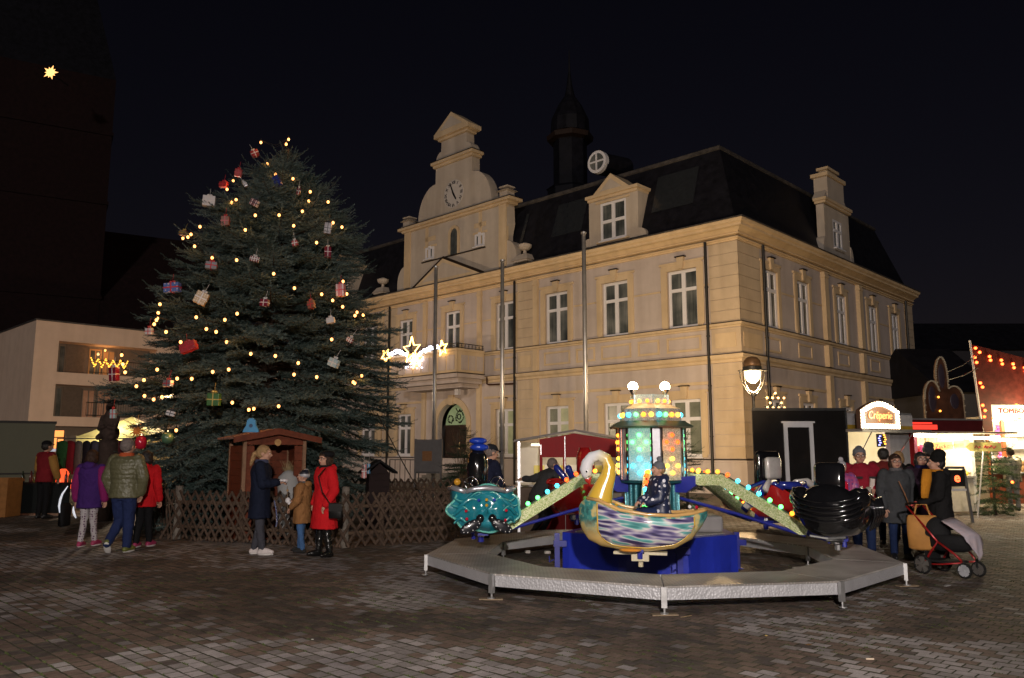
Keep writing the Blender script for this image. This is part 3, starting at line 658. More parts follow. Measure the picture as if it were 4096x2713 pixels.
# gabled chimney piece over the side front
m = MB(); SD.wall(m, 8.8,11.8,11.03,13.55,[(9.75,10.85,11.5,12.95)],.2,-.02); m.box(.02,.4,-11.8,-8.8,13.5,13.56); m.add([(.02,-8.8,11.03),(.4,-8.8,11.03),(.4,-8.8,13.55),(.02,-8.8,13.55)],[(0,1,2,3)]); m.add([(.02,-11.8,11.03),(.4,-11.8,11.03),(.4,-11.8,13.55),(.02,-11.8,13.55)],[(0,1,2,3)])
sg = m.obj('side_gable', gablem, hall)
for sx, a in ((-1,8.8),(1,11.8)):
    q = MB(); q.prism([(-a,11.03),(-a-sx*.35,11.03)]+[(-a-sx*.35*math.cos(t*math.pi/10), 11.1+.8*math.sin(t*math.pi/10)) for t in range(6)], lambda y,z:(.4,y,z), lambda y,z:(-.01,y,z)); q.obj('gable_scroll', gablem, sg)
q = MB(); q.box(-.10,.44,-11.88,-8.72,13.55,13.68); q.box(-.16,.48,-11.94,-8.66,13.68,13.82); q.obj('gable_cornice', trim, sg)
q = MB(); q.box(-.05,.62,-11.2,-9.2,13.82,15.0); q.prism([(-9.2,13.83),(-8.8,13.83),(-9.2,14.3)], lambda y,z:(.58,y,z), lambda y,z:(0,y,z)); q.prism([(-11.2,13.83),(-11.6,13.83),(-11.2,14.3)], lambda y,z:(.58,y,z), lambda y,z:(0,y,z)); q.obj('gable_block', gablem, sg)
q = MB(); q.box(-.14,.72,-11.32,-9.08,15.0,15.18); q.box(.08,.5,-10.8,-9.6,15.18,15.45); q.box(.0,.58,-10.9,-9.5,15.45,15.58); q.obj('gable_cap', trim, sg)
w_ = window('gable_window', 1.1, 1.45, pane_dark, .62); w_.parent = sg; w_.location = SD.p(10.3,-.06,11.5); w_.rotation_euler = (0,0,R(90))
# lantern turret at the ridge
m = MB(); m.lathe([(1.5,16.6),(1.5,18.4),(1.6,18.5),(1.1,18.6),(1.1,21.6),(1.15,21.7)], 8, (17.0,-10.2,0)); tur = m.obj('lantern_turret', slate, roof)
m = MB(); m.lathe([(1.15,21.7),(1.5,21.8),(1.55,22.1),(1.3,22.25)], 8, (17.0,-10.2,0)); m.obj('turret_cornice', M('dull_copper', (.03,.018,.014), .6), tur)
m = MB(); m.lathe([(1.3,22.25),(1.25,23.2),(.8,24.2),(.35,24.9),(.2,25.6),(.08,26.6),(.03,28.2)], 12, (17.0,-10.2,0)); m.obj('turret_dome', slate, tur)

# ================================================================== FAR HOUSES AND CHURCH
aptw = M('apartment_render', (.74,.56,.44), .9, var=.06, scale=1.2, bump=.1)
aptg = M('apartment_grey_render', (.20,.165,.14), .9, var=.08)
apt = thing('apartment_block', 'pale flat-roofed apartment block with loggias behind the tree at left', 'building', (-27.1,45.0,0), R(46))
m = MB(); m.box(0,1.25,0,14,3.1,9.08); m.box(1.25,24,0,1.25,8.0,9.08); m.box(1.25,24,0,1.25,5.5,6.2); m.box(1.25,24,0,1.25,3.1,3.65); m.box(6.6,24,0.01,1.25,3.65,5.5); m.box(6.9,24,0.01,1.25,6.2,8.0); m.obj('wall', streaked(aptw, .95), apt)
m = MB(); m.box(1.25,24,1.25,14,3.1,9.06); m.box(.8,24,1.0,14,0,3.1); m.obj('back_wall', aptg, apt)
m = MB(); m.box(-.06,24.1,-.06,14.05,9.08,9.16); m.obj('roof_edge', zinc, apt)
lit_room = M('lamp_lit_room', (.30,.15,.07), .8, scale=2, emit=(1,.42,.12), es=.14); rose = M('curtain_rose', (.35,.2,.13), .8, emit=(1,.45,.25), es=.05)
for (x0,x1,z0,z1,gl_m,fr_m) in ((1.32,1.95,6.25,7.9,pane_dark,aptg),(3.35,3.95,6.25,7.8,pane_dark,lit_room),(4.1,4.75,6.25,7.8,lit_room,aptg),(1.32,1.95,3.7,5.4,pane_dark,aptg),(3.1,3.75,3.7,5.35,rose,aptg),(3.95,4.7,3.7,5.35,rose,aptg),(1.6,2.3,.6,2.6,rose,aptg),(3.4,4.4,.6,2.6,pane_dark,aptg)):
    y = 1.14 if z0 > 3 else .89
    f = MB(); f.box(x0,x1,y+.03,y+.12,z0,z1); wo2 = f.obj('window', gl_m, apt)
    f = MB(); f.box(x0-.05,x0+.02,y,y+.04,z0,z1); f.box(x1-.02,x1+.05,y,y+.04,z0,z1); f.box((x0+x1)/2-.03,(x0+x1)/2+.03,y,y+.04,z0,z1-.06); f.box(x0-.05,x1+.05,y,y+.04,z1-.06,z1+.03); f.obj('window_frame', fr_m, wo2)
m = MB(); m.box(2.0,3.25,1.12,1.26,6.22,7.95); m.box(2.0,3.0,1.12,1.26,3.68,5.45); m.obj('cladding_panel', M('taupe_panel', (.16,.125,.105), .7), apt)
for zz in (6.22, 3.68):
    f = MB(); f.tube([(3.0,.1,zz+.85),(6.6,.1,zz+.85)], .025, 6); f.tube([(3.0,.1,zz+.1),(6.6,.1,zz+.1)], .02, 6)
    for i in range(26): f.tube([(3.0+i*.14,.1,zz+.1),(3.0+i*.14,.1,zz+.85)], .008, 4)
    f.obj('balcony_rail', M('dark_iron'), apt)
point_lamp('loggia_lamp', (4.0,.6,7.6), 14, (1,.5,.18), .08, apt)
q = MB(); q.ball((4.0,.6,7.75), .07, 8, 6); q.obj('loggia_globe', bulb_mat('loggia_globe', (1,.5,.15), 2.0), apt)
fl = thing('balcony_fairy_lights', 'zigzag of golden fairy lights on the apartment balcony', 'fairy lights', (-27.1,45.0,0), R(46))
fb = bulb_mat('amber_fairy_bulb', (1,.45,.05), 3.0)
for i in range(64):
    t = i/63; x = 3.05 + 2.1*t; zz = 6.66 + .46*abs(((t*5) % 1)*2-1)
    q = MB(); q.ball((x, .04+random.uniform(-.02,.02), zz+random.uniform(-.07,.07)), .040, 6, 4); q.obj('bulb', fb, fl)
q = MB(); q.tube([(3.05+2.1*i/63, .05, 6.66+.46*abs(((i/63*5)%1)*2-1)) for i in range(64)], .006, 4); q.obj('cable', M('dark_cable', (.01,.01,.01), .6), fl)

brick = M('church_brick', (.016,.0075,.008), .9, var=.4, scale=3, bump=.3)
ch = thing('church', 'tall dark brick church with tower at the far left', 'church', (-41,66,0), R(30))
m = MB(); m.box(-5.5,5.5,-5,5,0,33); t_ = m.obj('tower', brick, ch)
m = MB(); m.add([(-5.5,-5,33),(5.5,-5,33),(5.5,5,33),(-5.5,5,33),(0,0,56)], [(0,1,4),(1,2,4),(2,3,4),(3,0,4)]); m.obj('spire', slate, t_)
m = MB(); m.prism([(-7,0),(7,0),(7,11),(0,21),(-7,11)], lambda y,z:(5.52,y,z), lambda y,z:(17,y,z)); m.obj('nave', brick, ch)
for k in range(3):
    f = MB(); x = 7.4+k*3.4; f.prism([(x-.7,3),(x+.7,3),(x+.7,8.5),(x,10),(x-.7,8.5)], lambda a,z:(a,-7.03,z), lambda a,z:(a,-6.9,z)); f.obj('window', pane_dark, ch)
for zz in (14, 22, 28):
    f = MB(); f.box(-5.6,5.6,-5.1,5.1,zz,zz+.3); f.obj('string_course', brick, t_)
# glowing star hung on the tower
sp = at(202, 290, 58.5)
st = thing('tower_star', 'glowing many-pointed paper star high on the dark church tower', 'star', sp)
m = MB()
for k in range(10):
    a = 2*math.pi*k/10; L_ = .62 if k % 2 == 0 else .46
    d_ = Vector((math.cos(a),0,math.sin(a))); p_ = Vector((-math.sin(a),0,math.cos(a)))
    m.add([d_*.18+p_*.13, d_*.18-p_*.13, d_*.18+Vector((0,-.14,0)), d_*.18+Vector((0,.14,0)), d_*L_], [(0,2,4),(2,1,4),(1,3,4),(3,0,4)])
m.ball((0,0,0), .25, 10, 7); m.obj('star_points', bulb_mat('star_paper', (1,.50,.16), 2.2), st)
m = MB(); m.tube([(0,0,0),(0,2.5,.1)], .03, 5); m.obj('bracket', M('dark_iron'), st)

# dark houses behind the stalls on the right
dark_wall = M('unlit_render', (.045,.040,.044), .9, var=.15); dim_wall = M('grey_unlit_render', (.10,.092,.09), .9, var=.1)
def far_house(name, label, px0, px1, pytop, Y, mat, gable=False, rows=2):
    a = at(px0,1810,Y); b_ = at(px1,1810,Y); top = at(px0,pytop,Y).z; w = b_.x-a.x
    h = thing(name, label, 'building', (a.x, Y, 0))
    q = MB(); q.box(0,w,0,8,0,top); q.obj('wall', mat, h)
    q = MB(); q.prism([(-.3,top),(8.3,top),(4,top+2.6)], lambda y,z:(-.2,y,z), lambda y,z:(w+.2,y,z)); q.obj('roof', slate, h)
    n = max(2,int(w/2.6))
    for r in range(rows):
        for i in range(n):
            x = (i+.5)*w/n; z = 1.2+r*2.9
            f = MB(); f.box(x-.5,x+.5,-.02,.06,z,z+1.5); wob = f.obj('window', pane_dark, h)
            f = MB(); f.box(x-.58,x+.58,-.06,-.03,z-.1,z-.02); f.obj('sill', mat, wob)
far_house('dark_house', 'unlit row house with dark windows right behind the lottery stall', 3700, 4500, 1400, 58, dark_wall, rows=3)
far_house('grey_house', 'low pale grey house wall between the sweets stall and the lottery stall', 3790, 4000, 1570, 38, dim_wall, rows=1)
# ================================================================== CONIFERS
def needle_mat(name, c0, c1):
    m = bpy.data.materials.new(name); m.use_nodes = True; nt = m.node_tree; b = nt.nodes['Principled BSDF']
    at_ = nt.nodes.new('ShaderNodeAttribute'); at_.attribute_name = 'tone'
    mx = nt.nodes.new('ShaderNodeMix'); mx.data_type = 'RGBA'; mx.inputs['A'].default_value = (*c0,1); mx.inputs['B'].default_value = (*c1,1)
    nt.links.new(at_.outputs['Fac'], mx.inputs['Factor']); nt.links.new(mx.outputs['Result'], b.inputs['Base Color'])
    b.inputs['Roughness'].default_value = .6; b.inputs['Specular IOR Level'].default_value = .35; return m
def twig_templates(k=6, n=46, L=.40, nl=.055, w=.0075, rng=None):
    out = []
    for _ in range(k):
        V = []
        for i in range(n):
            t = (i+rng.random())/n; root = Vector((t*L, rng.uniform(-.004,.004), rng.uniform(-.004,.004)))
            a = rng.uniform(0, 2*math.pi); rad = Vector((0, math.cos(a), math.sin(a)*.8+.25)).normalized()
            d = (rad*.8 + Vector((.75,0,0))).normalized(); s = d.cross(Vector((rng.uniform(-1,1),rng.uniform(-1,1),rng.uniform(-1,1)))).normalized()
            ll = nl*rng.uniform(.7,1.15)
            V += [root - s*w*.5, root + s*w*.5, root + d*ll]
        out.append(np.array([tuple(v) for v in V]))
    return out
def conifer(prof, H, lean, dens, seed, mat, barkm, root, twL=.40, nn=46, spacing=.30, per=10, nl=.055, nw=.0075, tops=None, avoid=None):
    """tapered trunk, whorled limbs and sprays of needles; prof = [(z, radius)]"""
    rng = random.Random(seed); zs = [p[0] for p in prof]; rs = [p[1] for p in prof]
    T = twig_templates(6, nn, twL, nl, nw, rng); blocks = []; tones = []
    limb = MB()
    def axis(z): return Vector((lean[0]*z/H, lean[1]*z/H, z))
    def put(p, d, sc, tone):
        if avoid and (avoid(p) or avoid(p + d.normalized()*twL*sc)): return
        d = d.normalized(); up = Vector((0,0,1)) if abs(d.z) < .95 else Vector((1,0,0))
        y = up.cross(d).normalized(); z = d.cross(y)
        t = T[rng.randrange(6)]*sc; Rm = np.array([tuple(d), tuple(y), tuple(z)])
        blocks.append(t @ Rm + np.array(tuple(p))); tones.append(tone)
    z = prof[-1][0]; gang = 0
    while z < H-.12:
        r = float(np.interp(z, zs[::-1] if zs[0] > zs[-1] else zs, rs[::-1] if zs[0] > zs[-1] else rs))
        n = max(4, int(per*(.45+.55*min(1, r/1.6))))
        for i in range(n):
            gang += 2.399; a = gang + rng.uniform(-.25,.25); ln = r*rng.uniform(.80,1.10)
            if rng.random() < .10: ln *= 1.10
            if ln < .08: ln = .08
            h = Vector((math.cos(a), math.sin(a), 0)); s = Vector((-math.sin(a), math.cos(a), 0))
            el0 = .26*(z/H)**1.5 + rng.uniform(-.10,.12) - .06; droop = rng.uniform(.10,.22)*(1-z/H) + .02
            zz = z + rng.uniform(-spacing/2, spacing/2)
            def bp(t): return axis(zz) + h*(ln*t) + Vector((0,0, ln*(el0*t - droop*t*t*1.6 + .18*max(0,t-.6)**2*2.5)))
            m_ = 7; pts = [bp(k/m_) for k in range(m_+1)]
            limb.tube(pts, [max(.004,.028*ln/2.5*(1-.85*k/m_)) for k in range(m_+1)], 5, False)
            nt = max(3, int(ln*dens)); tone0 = rng.random()
            for k in range(nt):
                t = .22 + .78*(k+rng.random()*.6)/nt if ln > .6 else .05+.9*k/nt
                p = bp(t); fw = (bp(min(1.0,t+.05)) - bp(max(0,t-.05))).normalized()
                rem = ln*(1-t)
                ll = min(1.35*twL, max(.45*twL, rem*.62+.10)) * rng.uniform(.75,1.15)
                for sg in (-1,1):
                    d_ = fw*rng.uniform(.55,.85) + s*sg*rng.uniform(.6,.95) + Vector((0,0,rng.uniform(-.22,.12)))
                    put(p, d_, ll/twL, min(1,max(0,.6*tone0+.4*rng.random())))
                    if ll > .8*twL and rng.random() < .55:
                        q = p + d_.normalized()*ll*.55; put(q, d_ + s*sg*-.2 + fw*.9 + Vector((0,0,rng.uniform(-.25,.1))), .7*ll/twL, rng.random())
                if k % 2 == 0: put(p, fw + Vector((0,0,.12+rng.uniform(-.1,.35))), ll/twL*.8, rng.random())
            put(bp(.97), (bp(1)-bp(.9)) + Vector((0,0,.05*ln)), .75, rng.random())
        z += spacing*rng.uniform(.85,1.15)
    # leading shoots
    for (dx, dh) in (tops or [(0,0)]):
        for k in range(14):
            p = axis(H-.45+.03*k+dh) + Vector((dx,0,0)); a = rng.uniform(0,6.28); put(p, Vector((math.cos(a)*.6, math.sin(a)*.6, 1.0)), .55, rng.random())
        limb.tube([axis(H-.7)+Vector((dx*.6,0,0)), axis(H+dh)+Vector((dx,0,0))], [.02,.006], 5, False)
    V = np.concatenate(blocks); nT = len(V)//3
    me = bpy.data.meshes.new('crown'); me.vertices.add(len(V)); me.vertices.foreach_set('co', V.ravel())
    me.loops.add(nT*3); me.loops.foreach_set('vertex_index', np.arange(nT*3, dtype=np.int32)); me.polygons.add(nT)
    me.polygons.foreach_set('loop_start', np.arange(0, nT*3, 3, dtype=np.int32)); me.update(calc_edges=True)
    at_ = me.attributes.new('tone', 'FLOAT', 'POINT'); at_.data.foreach_set('value', np.repeat(np.array(tones), len(T[0])).astype(np.float32))
    me.materials.append(mat); o = bpy.data.objects.new('crown', me); link(o, root)
    limb.obj('branches', barkm, o)
    tr = MB(); tr.tube([axis(H*k/8) for k in range(9)], [max(.012,.022*H*(1-.97*k/8)) for k in range(9)], 10); tr.obj('trunk', barkm, root, smooth=True)
    return nT
bark = M('conifer_bark', (.045,.032,.024), .9, var=.4, scale=12, bump=.6, bscale=30)
fir = needle_mat('fir_needles', (.018,.037,.031), (.092,.128,.120))
TY = 18.2; TX = -5.83; TH = 8.75; LEAN = (.52, 0)
tree = thing('christmas_tree', 'tall decorated outdoor fir with fairy lights and hanging presents', 'christmas tree', (TX,TY,0))
PROF = [(.35,2.35),(1.0,2.65),(2.0,2.95),(3.2,3.20),(4.0,2.95),(4.7,2.65),(5.7,2.2),(6.5,1.95),(7.3,1.5),(7.8,.95),(8.3,.42),(8.75,.05)]
def conifer_prof(z): return float(np.interp(z, [p[0] for p in PROF], [p[1] for p in PROF]))
def hut_zone(p):          # keep needles out of the wooden hut standing against the tree
    q = Matrix.Rotation(-R(34),3,'Z') @ (Vector((p.x+TX, p.y+TY, p.z)) - Vector((at(1098,1810,15.1).x, 15.1, 0)))
    return -.85 < q.x < .85 and -.4 < q.y < 1.05 and q.z < 2.1
nt_ = conifer([(z,r) for z,r in PROF][::-1], TH, LEAN, 10.5, 11, fir, bark, tree, twL=.34, spacing=.26, per=17, nl=.055, nw=.013, nn=40, tops=[(0,0),(-.42,-.25)], avoid=hut_zone)
def tree_surface(px, py, off=.05, inset=1.0):
    """point on the front of the crown seen at that place"""
    best = None
    r = ray(px, py)
    for k in range(260):
        Y = 14.4 + k*.02
        t = Y/r.y; x, z = r.x*t, CAM_H + r.z*t
        rr_ = conifer_prof(max(.35,min(8.74,z)))*inset; ax = TX + LEAN[0]*z/TH
        if (x-ax)**2 + (Y-TY)**2 <= rr_*rr_: return Vector((x, Y-off, z))
    Y = TY-.15; t = Y/r.y; return Vector((r.x*t, Y, CAM_H+r.z*t))
# ------------------------------------------------ string lights on the tree
def z2(x, y): return (600+x*.7651, 500+y*.7651)
def z1(x, y): return (x*.70175, 1150+y*.70175)
BULBS = [z2(*p) for p in ((729,82),(712,101),(580,92),(615,202),(661,264),(752,287),(435,292),(403,337),(935,408),(456,397),(433,411),(834,404),(556,478),(680,477),(801,457),(961,516),(756,532),(1007,539),(268,537),(172,593),(205,591),(221,577),(240,639),(504,554),(332,699),(459,711),(652,782),(760,857),(1013,822),(1032,887),(959,921),(60,941),(51,986),(1085,983),(1075,1000),(1118,997),(1011,954),(30,1045),(92,1085),(302,1070),(168,1138),(408,1138),(533,1199),(661,1210),(780,1247),(46,1281),(150,1328),(226,1329),(1110,1314),(1074,1352),(1066,1346),(71,1424),(437,1453),(549,1485),(335,1293),(249,1009),(842,355),(875,620),(398,1022),(462,990),(678,1472),(876,1320))]
BULBS += [z1(*p) for p in ((703,388),(723,486),(710,440),(830,530),(787,565),(833,620),(885,640),(1013,815),(905,180),(900,190))]
BULBS += [(1000,1640),(920,1480),(1180,1500),(870,1330),(1290,1180),(1330,1360)]
ls = thing('tree_lights', 'string of warm round bulbs wound through the big fir', 'fairy lights', (0,0,0))
bm_ = bulb_mat('tree_bulb', (1,.42,.12), 4.5)
bmesh_t = MB(); bmesh_t.ball((0,0,0), (.029,.029,.034), 10, 7); b0 = bmesh_t.obj('bulb', bm_, ls, smooth=True)
sk = MB(); sk.tube([(0,0,.03),(0,0,.085)], .016, 8); sk0 = sk.obj('socket', M('dark_cable', (.01,.01,.01), .6), b0)
pts = []
for i, (px, py) in enumerate(BULBS):
    p = tree_surface(px, py, .07); pts.append(p)
    if i == 0: b0.location = p
    else:
        c = dup(b0, ls, p); s2 = dup(sk0, c)
    point_lamp('bulb_glow', (p.x, p.y-.07, p.z-.06), 1.5, (1,.42,.10), .05, ls)
pts.sort(key=lambda p: -p.z)
for a, b_ in zip(pts[:-1], pts[1:]):
    if (a-b_).length < 1.3:
        mid = (a+b_)/2 + Vector((0,.12,-.06)); cb = MB(); cb.tube([a+Vector((0,.05,.07)), mid, b_+Vector((0,.05,.07))], .006, 4, False); cb.obj('cable', M('dark_cable'), ls)
# ------------------------------------------------ presents hung in the tree
def stripes(name, c0, c1, freq, axis=0, rough=.4):
    m = M(name, c0, rough, var=.0); nt = m.node_tree; b = nt.nodes['Principled BSDF']
    tc = nt.nodes.new('ShaderNodeTexCoord'); w = nt.nodes.new('ShaderNodeTexWave'); w.bands_direction = 'XYZ'[axis]; w.inputs['Scale'].default_value = freq
    rp = nt.nodes.new('ShaderNodeValToRGB'); rp.color_ramp.interpolation = 'CONSTANT'; rp.color_ramp.elements[0].color = (*c0,1); rp.color_ramp.elements[1].position = .5; rp.color_ramp.elements[1].color = (*c1,1)
    nt.links.new(tc.outputs['Object'], w.inputs['Vector']); nt.links.new(w.outputs['Fac'], rp.inputs['Fac']); nt.links.new(rp.outputs[0], b.inputs['Base Color']); return m
def dots(name, c0, c1, scale, thr=.25, rough=.45):
    m = M(name, c0, rough, var=0.0); nt = m.node_tree; b = nt.nodes['Principled BSDF']
    tc = nt.nodes.new('ShaderNodeTexCoord'); v = nt.nodes.new('ShaderNodeTexVoronoi'); v.inputs['Scale'].default_value = scale; v.inputs['Randomness'].default_value = .35
    rp = nt.nodes.new('ShaderNodeValToRGB'); rp.color_ramp.interpolation = 'CONSTANT'; rp.color_ramp.elements[0].color = (*c1,1); rp.color_ramp.elements[1].position = thr; rp.color_ramp.elements[1].color = (*c0,1)
    nt.links.new(tc.outputs['Object'], v.inputs['Vector']); nt.links.new(v.outputs['Distance'], rp.inputs['Fac']); nt.links.new(rp.outputs[0], b.inputs['Base Color']); return m
red_p = M('red_wrap', (.24,.014,.014), .35, var=.12); mar_p = M('maroon_wrap', (.13,.008,.022), .3, var=.2); blue_p = M('blue_wrap', (.012,.022,.16), .35, var=.2)
white_p = M('white_wrap', (.42,.40,.40), .4, var=.08); grey_p = M('silver_wrap', (.25,.24,.26), .3, .5, var=.2); tan_p = dots('tan_pattern_wrap', (.34,.25,.15), (.50,.42,.31), 22, .28)
dot_p = dots('white_dotted_wrap', (.44,.42,.43), (.20,.20,.24), 14, .16); pale_p = M('pale_blue_wrap', (.26,.36,.40), .4, var=.1); green_p = M('green_wrap', (.03,.10,.02), .35, var=.2); brn_p = M('brown_wrap', (.15,.05,.03), .5)
stri_p = stripes('striped_wrap', (.40,.37,.37), (.14,.012,.02), 7, 0); multi_p = dots('blue_figured_wrap', (.05,.10,.30), (.42,.30,.32), 16, .36); rl_p = stripes('red_lined_wrap', (.40,.38,.42), (.36,.12,.14), 5, 0); redf_p = dots('red_figured_wrap', (.30,.015,.02), (.45,.22,.22), 26, .16)
rib_w = M('white_ribbon', (.45,.43,.42), .4); rib_r = M('red_ribbon', (.36,.02,.03), .35); rib_g = M('gold_ribbon', (.42,.30,.08), .35, .4); rib_d = M('dark_ribbon', (.02,.02,.03), .4)
# px, py, width m, height m, tilt deg, wrap, ribbon, label
GIFTS = [(*z2(548,150),.26,.22,-28,red_p,rib_w,'red present with white ribbon nearest the tree top'),
 (*z2(462,252),.24,.26,8,red_p,rib_r,'upright red present above another red one on the upper left'),
 (*z2(385,312),.28,.20,0,red_p,rib_r,'flat red present at the left edge of the upper tree'),
 (*z2(505,318),.12,.18,-35,grey_p,rib_w,'small tilted silver packet near the two red presents'),
 (*z2(672,302),.22,.34,-25,blue_p,rib_d,'dark blue present in the upper middle of the tree'),
 (*z2(318,408),.38,.34,3,dot_p,rib_w,'large white dotted present on the upper left edge'),
 (*z2(555,415),.26,.20,28,stri_p,rib_d,'red and white striped present under the blue one'),
 (*z2(783,355),.11,.22,5,mar_p,rib_w,'narrow maroon packet on the upper right'),
 (*z2(403,510),.24,.28,0,brn_p,rib_r,'dark red-brown present half hidden in the left branches'),
 (*z2(175,566),.28,.18,10,brn_p,rib_g,'brown present behind a cluster of three bulbs'),
 (*z2(765,625),.17,.16,-12,red_p,rib_w,'small red box with white ribbon right of the middle'),
 (*z2(935,672),.20,.34,0,mar_p,rib_w,'tall maroon present hanging at the right edge'),
 (*z2(935,548),.22,.36,6,grey_p,rib_d,'grey present hidden in the upper right branches'),
 (*z2(555,708),.26,.15,10,stri_p,rib_w,'flat striped packet below the middle bulbs'),
 (*z2(330,742),.32,.22,5,grey_p,rib_r,'grey present with red ribbon under a bulb at left'),
 (*z2(128,857),.46,.28,-4,multi_p,rib_r,'blue figured present on the left edge of the tree'),
 (*z2(278,912),.34,.36,24,tan_p,rib_w,'large tilted tan patterned present'),
 (*z2(608,935),.24,.20,4,mar_p,rib_w,'wine red present with white cross ribbon in the middle'),
 (*z2(1003,870),.26,.38,-4,rl_p,rib_r,'tall white present with red lines at the right edge'),
 (*z2(850,945),.20,.24,-15,brn_p,rib_r,'dark red present among the right branches'),
 (*z2(950,1027),.24,.17,-8,white_p,rib_w,'white box hanging on a string at right'),
 (*z2(213,1165),.46,.26,-20,redf_p,rib_r,'long red figured present on the lower left'),
 (*z2(8,1083),.20,.18,0,white_p,rib_r,'small white box with red cross ribbon at the left edge'),
 (*z2(1050,1128),.20,.14,30,stri_p,rib_w,'tiny striped packet among the right lower branches'),
 (*z2(967,1247),.30,.24,22,pale_p,rib_w,'pale blue present at lower right'),
 (*z2(107,1355),.25,.19,0,grey_p,rib_r,'shiny silver box with red ribbon at lower left'),
 (*z2(345,1437),.32,.34,2,green_p,rib_g,'green present with gold ribbon low on the tree'),
 (*z2(120,1510),.24,.14,14,white_p,rib_d,'small white box with dark ribbon near the bottom left'),
 (*z1(665,497),.24,.40,0,mar_p,rib_w,'maroon striped present in front of the apartment balcony'),
 (*z1(660,722),.16,.26,0,pale_p,rib_r,'small pale box next to the stone figure'),
 (1460,1885,.16,.42,0,red_p,rib_w,'red bag at the lower right foot of the tree'),
 (1478,1875,.10,.30,0,M('sky_blue_wrap',(.05,.22,.42),.4),rib_w,'narrow blue packet beside the red bag')]
for (px,py,w,h,tilt,wrap,rib,lab) in GIFTS:
    p = tree_surface(px, py, .10, 1.03); w *= .68; h *= .68; dd = min(w,h)*.7
    t = thing('present', lab, 'present', p, group='presents hung in the fir'); t.rotation_euler = (R(random.uniform(-8,8)), R(tilt), R(random.uniform(-18,18)))
    q = MB(); q.cbox((0,0,0), (w,dd,h), bev=.008); q.obj('box', wrap, t)
    q = MB(); rw = max(.014, w*.09); q.cbox((0,0,0), (rw, dd+.008, h+.008)); q.cbox((0,0,0), (w+.010, dd+.010, rw)); q.obj('ribbon', rib, t)
    q = MB()
    for sg in (-1,1): q.ball((sg*w*.12, 0, h/2+.025), (w*.12,.02,.028), 8, 5, Matrix.Rotation(sg*.5,3,'Y'))
    q.tube([(0,0,h/2+.02),(0,.05,h/2+.2)], .004, 4); q.obj('bow', rib, t)
# hanging ornaments low on the left
def ornament(name, lab, px, py, mb_, mat):
    t = thing(name, lab, 'ornament', tree_surface(px,py,.12)); mb_.obj('body', mat, t, smooth=True)
    q = MB(); q.tube([(0,0,.1),(0,.03,.3)], .004, 4); q.lathe([(.02,.10),(.02,.14)],8); q.obj('hanger', M('brass'), t)
q = MB()
for k in range(12):
    a = k*math.pi/6; q.tube([(0,0,0),(.16*math.cos(a),0,.16*math.sin(a))], [.028,.004], 5)
ornament('straw_star', 'orange straw star hanging on the lower left branches', *z1(797,815), q, M('straw', (.5,.17,.04), .6))
q = MB(); q.lathe([(.03,-.16),(.09,-.14),(.11,-.02),(.09,.06),(.03,.10)], 14); ornament('red_lantern', 'shiny red lantern ornament below the straw star', *z1(820,875), q, M('red_gloss', (.40,.01,.03), .12, coat=.6))
q = MB(); q.ball((0,0,0), .12, 14, 9); ornament('green_bauble', 'dull green bauble on the lower branches', *z1(970,858), q, M('green_gloss', (.06,.12,.07), .2, coat=.5))
q = MB(); q.lathe([(.02,-.05),(.14,-.02),(.10,.06),(.09,.18),(.06,.24),(.02,.26)], 14)
# ================================================================== FENCE
bark_wood = M('fence_wood', (.075,.050,.036), .85, var=.4, scale=14, bump=.6, bscale=50); pale_wood = M('weathered_post', (.15,.13,.11), .85, var=.3, scale=16, bump=.6, bscale=40); rail_wood = M('rail_wood', (.10,.067,.045), .85, var=.35, scale=12, bump=.5)
def slat_mesh(L):
    q = MB(); n = 6; vs = []; r = .026
    for zz in (-L/2, L/2):
        for k in range(n): a = math.pi*k/(n-1); vs.append((r*math.cos(a), -r*.8*math.sin(a), zz))
    fs = [(k,k+1,n+k+1,n+k) for k in range(n-1)] + [(n-1,0,n,2*n-1), tuple(range(n)), tuple(range(2*n-1,n-1,-1))]
    q.add(vs, fs); me = bpy.data.meshes.new('slat'); me.from_pydata(q.v,[],q.f); me.materials.append(bark_wood); return me
SL = slat_mesh(1.08)
def fence(label, A, B, posts=(), h=.92, step=.175, ang=34, gapy=.03, skip=None, seed=1):
    A = Vector(A); B = Vector(B); d = B-A; L = d.length; rz = math.atan2(d.y, d.x); rng = random.Random(seed)
    t = thing('lattice_fence', label, 'fence', (A.x,A.y,0), rz, 'rustic lattice fences round the tree')
    for zz, yo in ((.24,.03),(.68,.03)):
        q = MB(); q.tube([(0,yo,zz),(L*.5,yo,zz+rng.uniform(-.01,.01)),(L,yo,zz)], .032, 8); q.obj('rail', rail_wood, t)
    n = int(L/step)
    for sg, yo in ((1,-.008),(-1,-.05)):
        for i in range(n+1):
            x = i*step + (.5*step if sg < 0 else 0) + rng.uniform(-.012,.012)
            if x > L-.05 or (skip and skip[0] < x < skip[1]): continue
            o = bpy.data.objects.new('slat', SL); COL.objects.link(o); o.parent = t
            o.location = (x, yo, h/2+rng.uniform(-.015,.015)); o.rotation_euler = (0, R(sg*ang+rng.uniform(-2,2)), 0); o.scale = (1,1,rng.uniform(.97,1.02))
    for (x, m_, hh, rad) in posts:
        q = MB(); q.tube([(x,.075,0),(x+rng.uniform(-.01,.01),.075,hh*.5),(x,.075,hh)], [rad*1.05,rad,rad*.96], 10); q.obj('post', m_, t)
    return t
fA, fB, fC, fL = G(694,2158), G(1371,2194), G(1880,2157), G(575,2108)
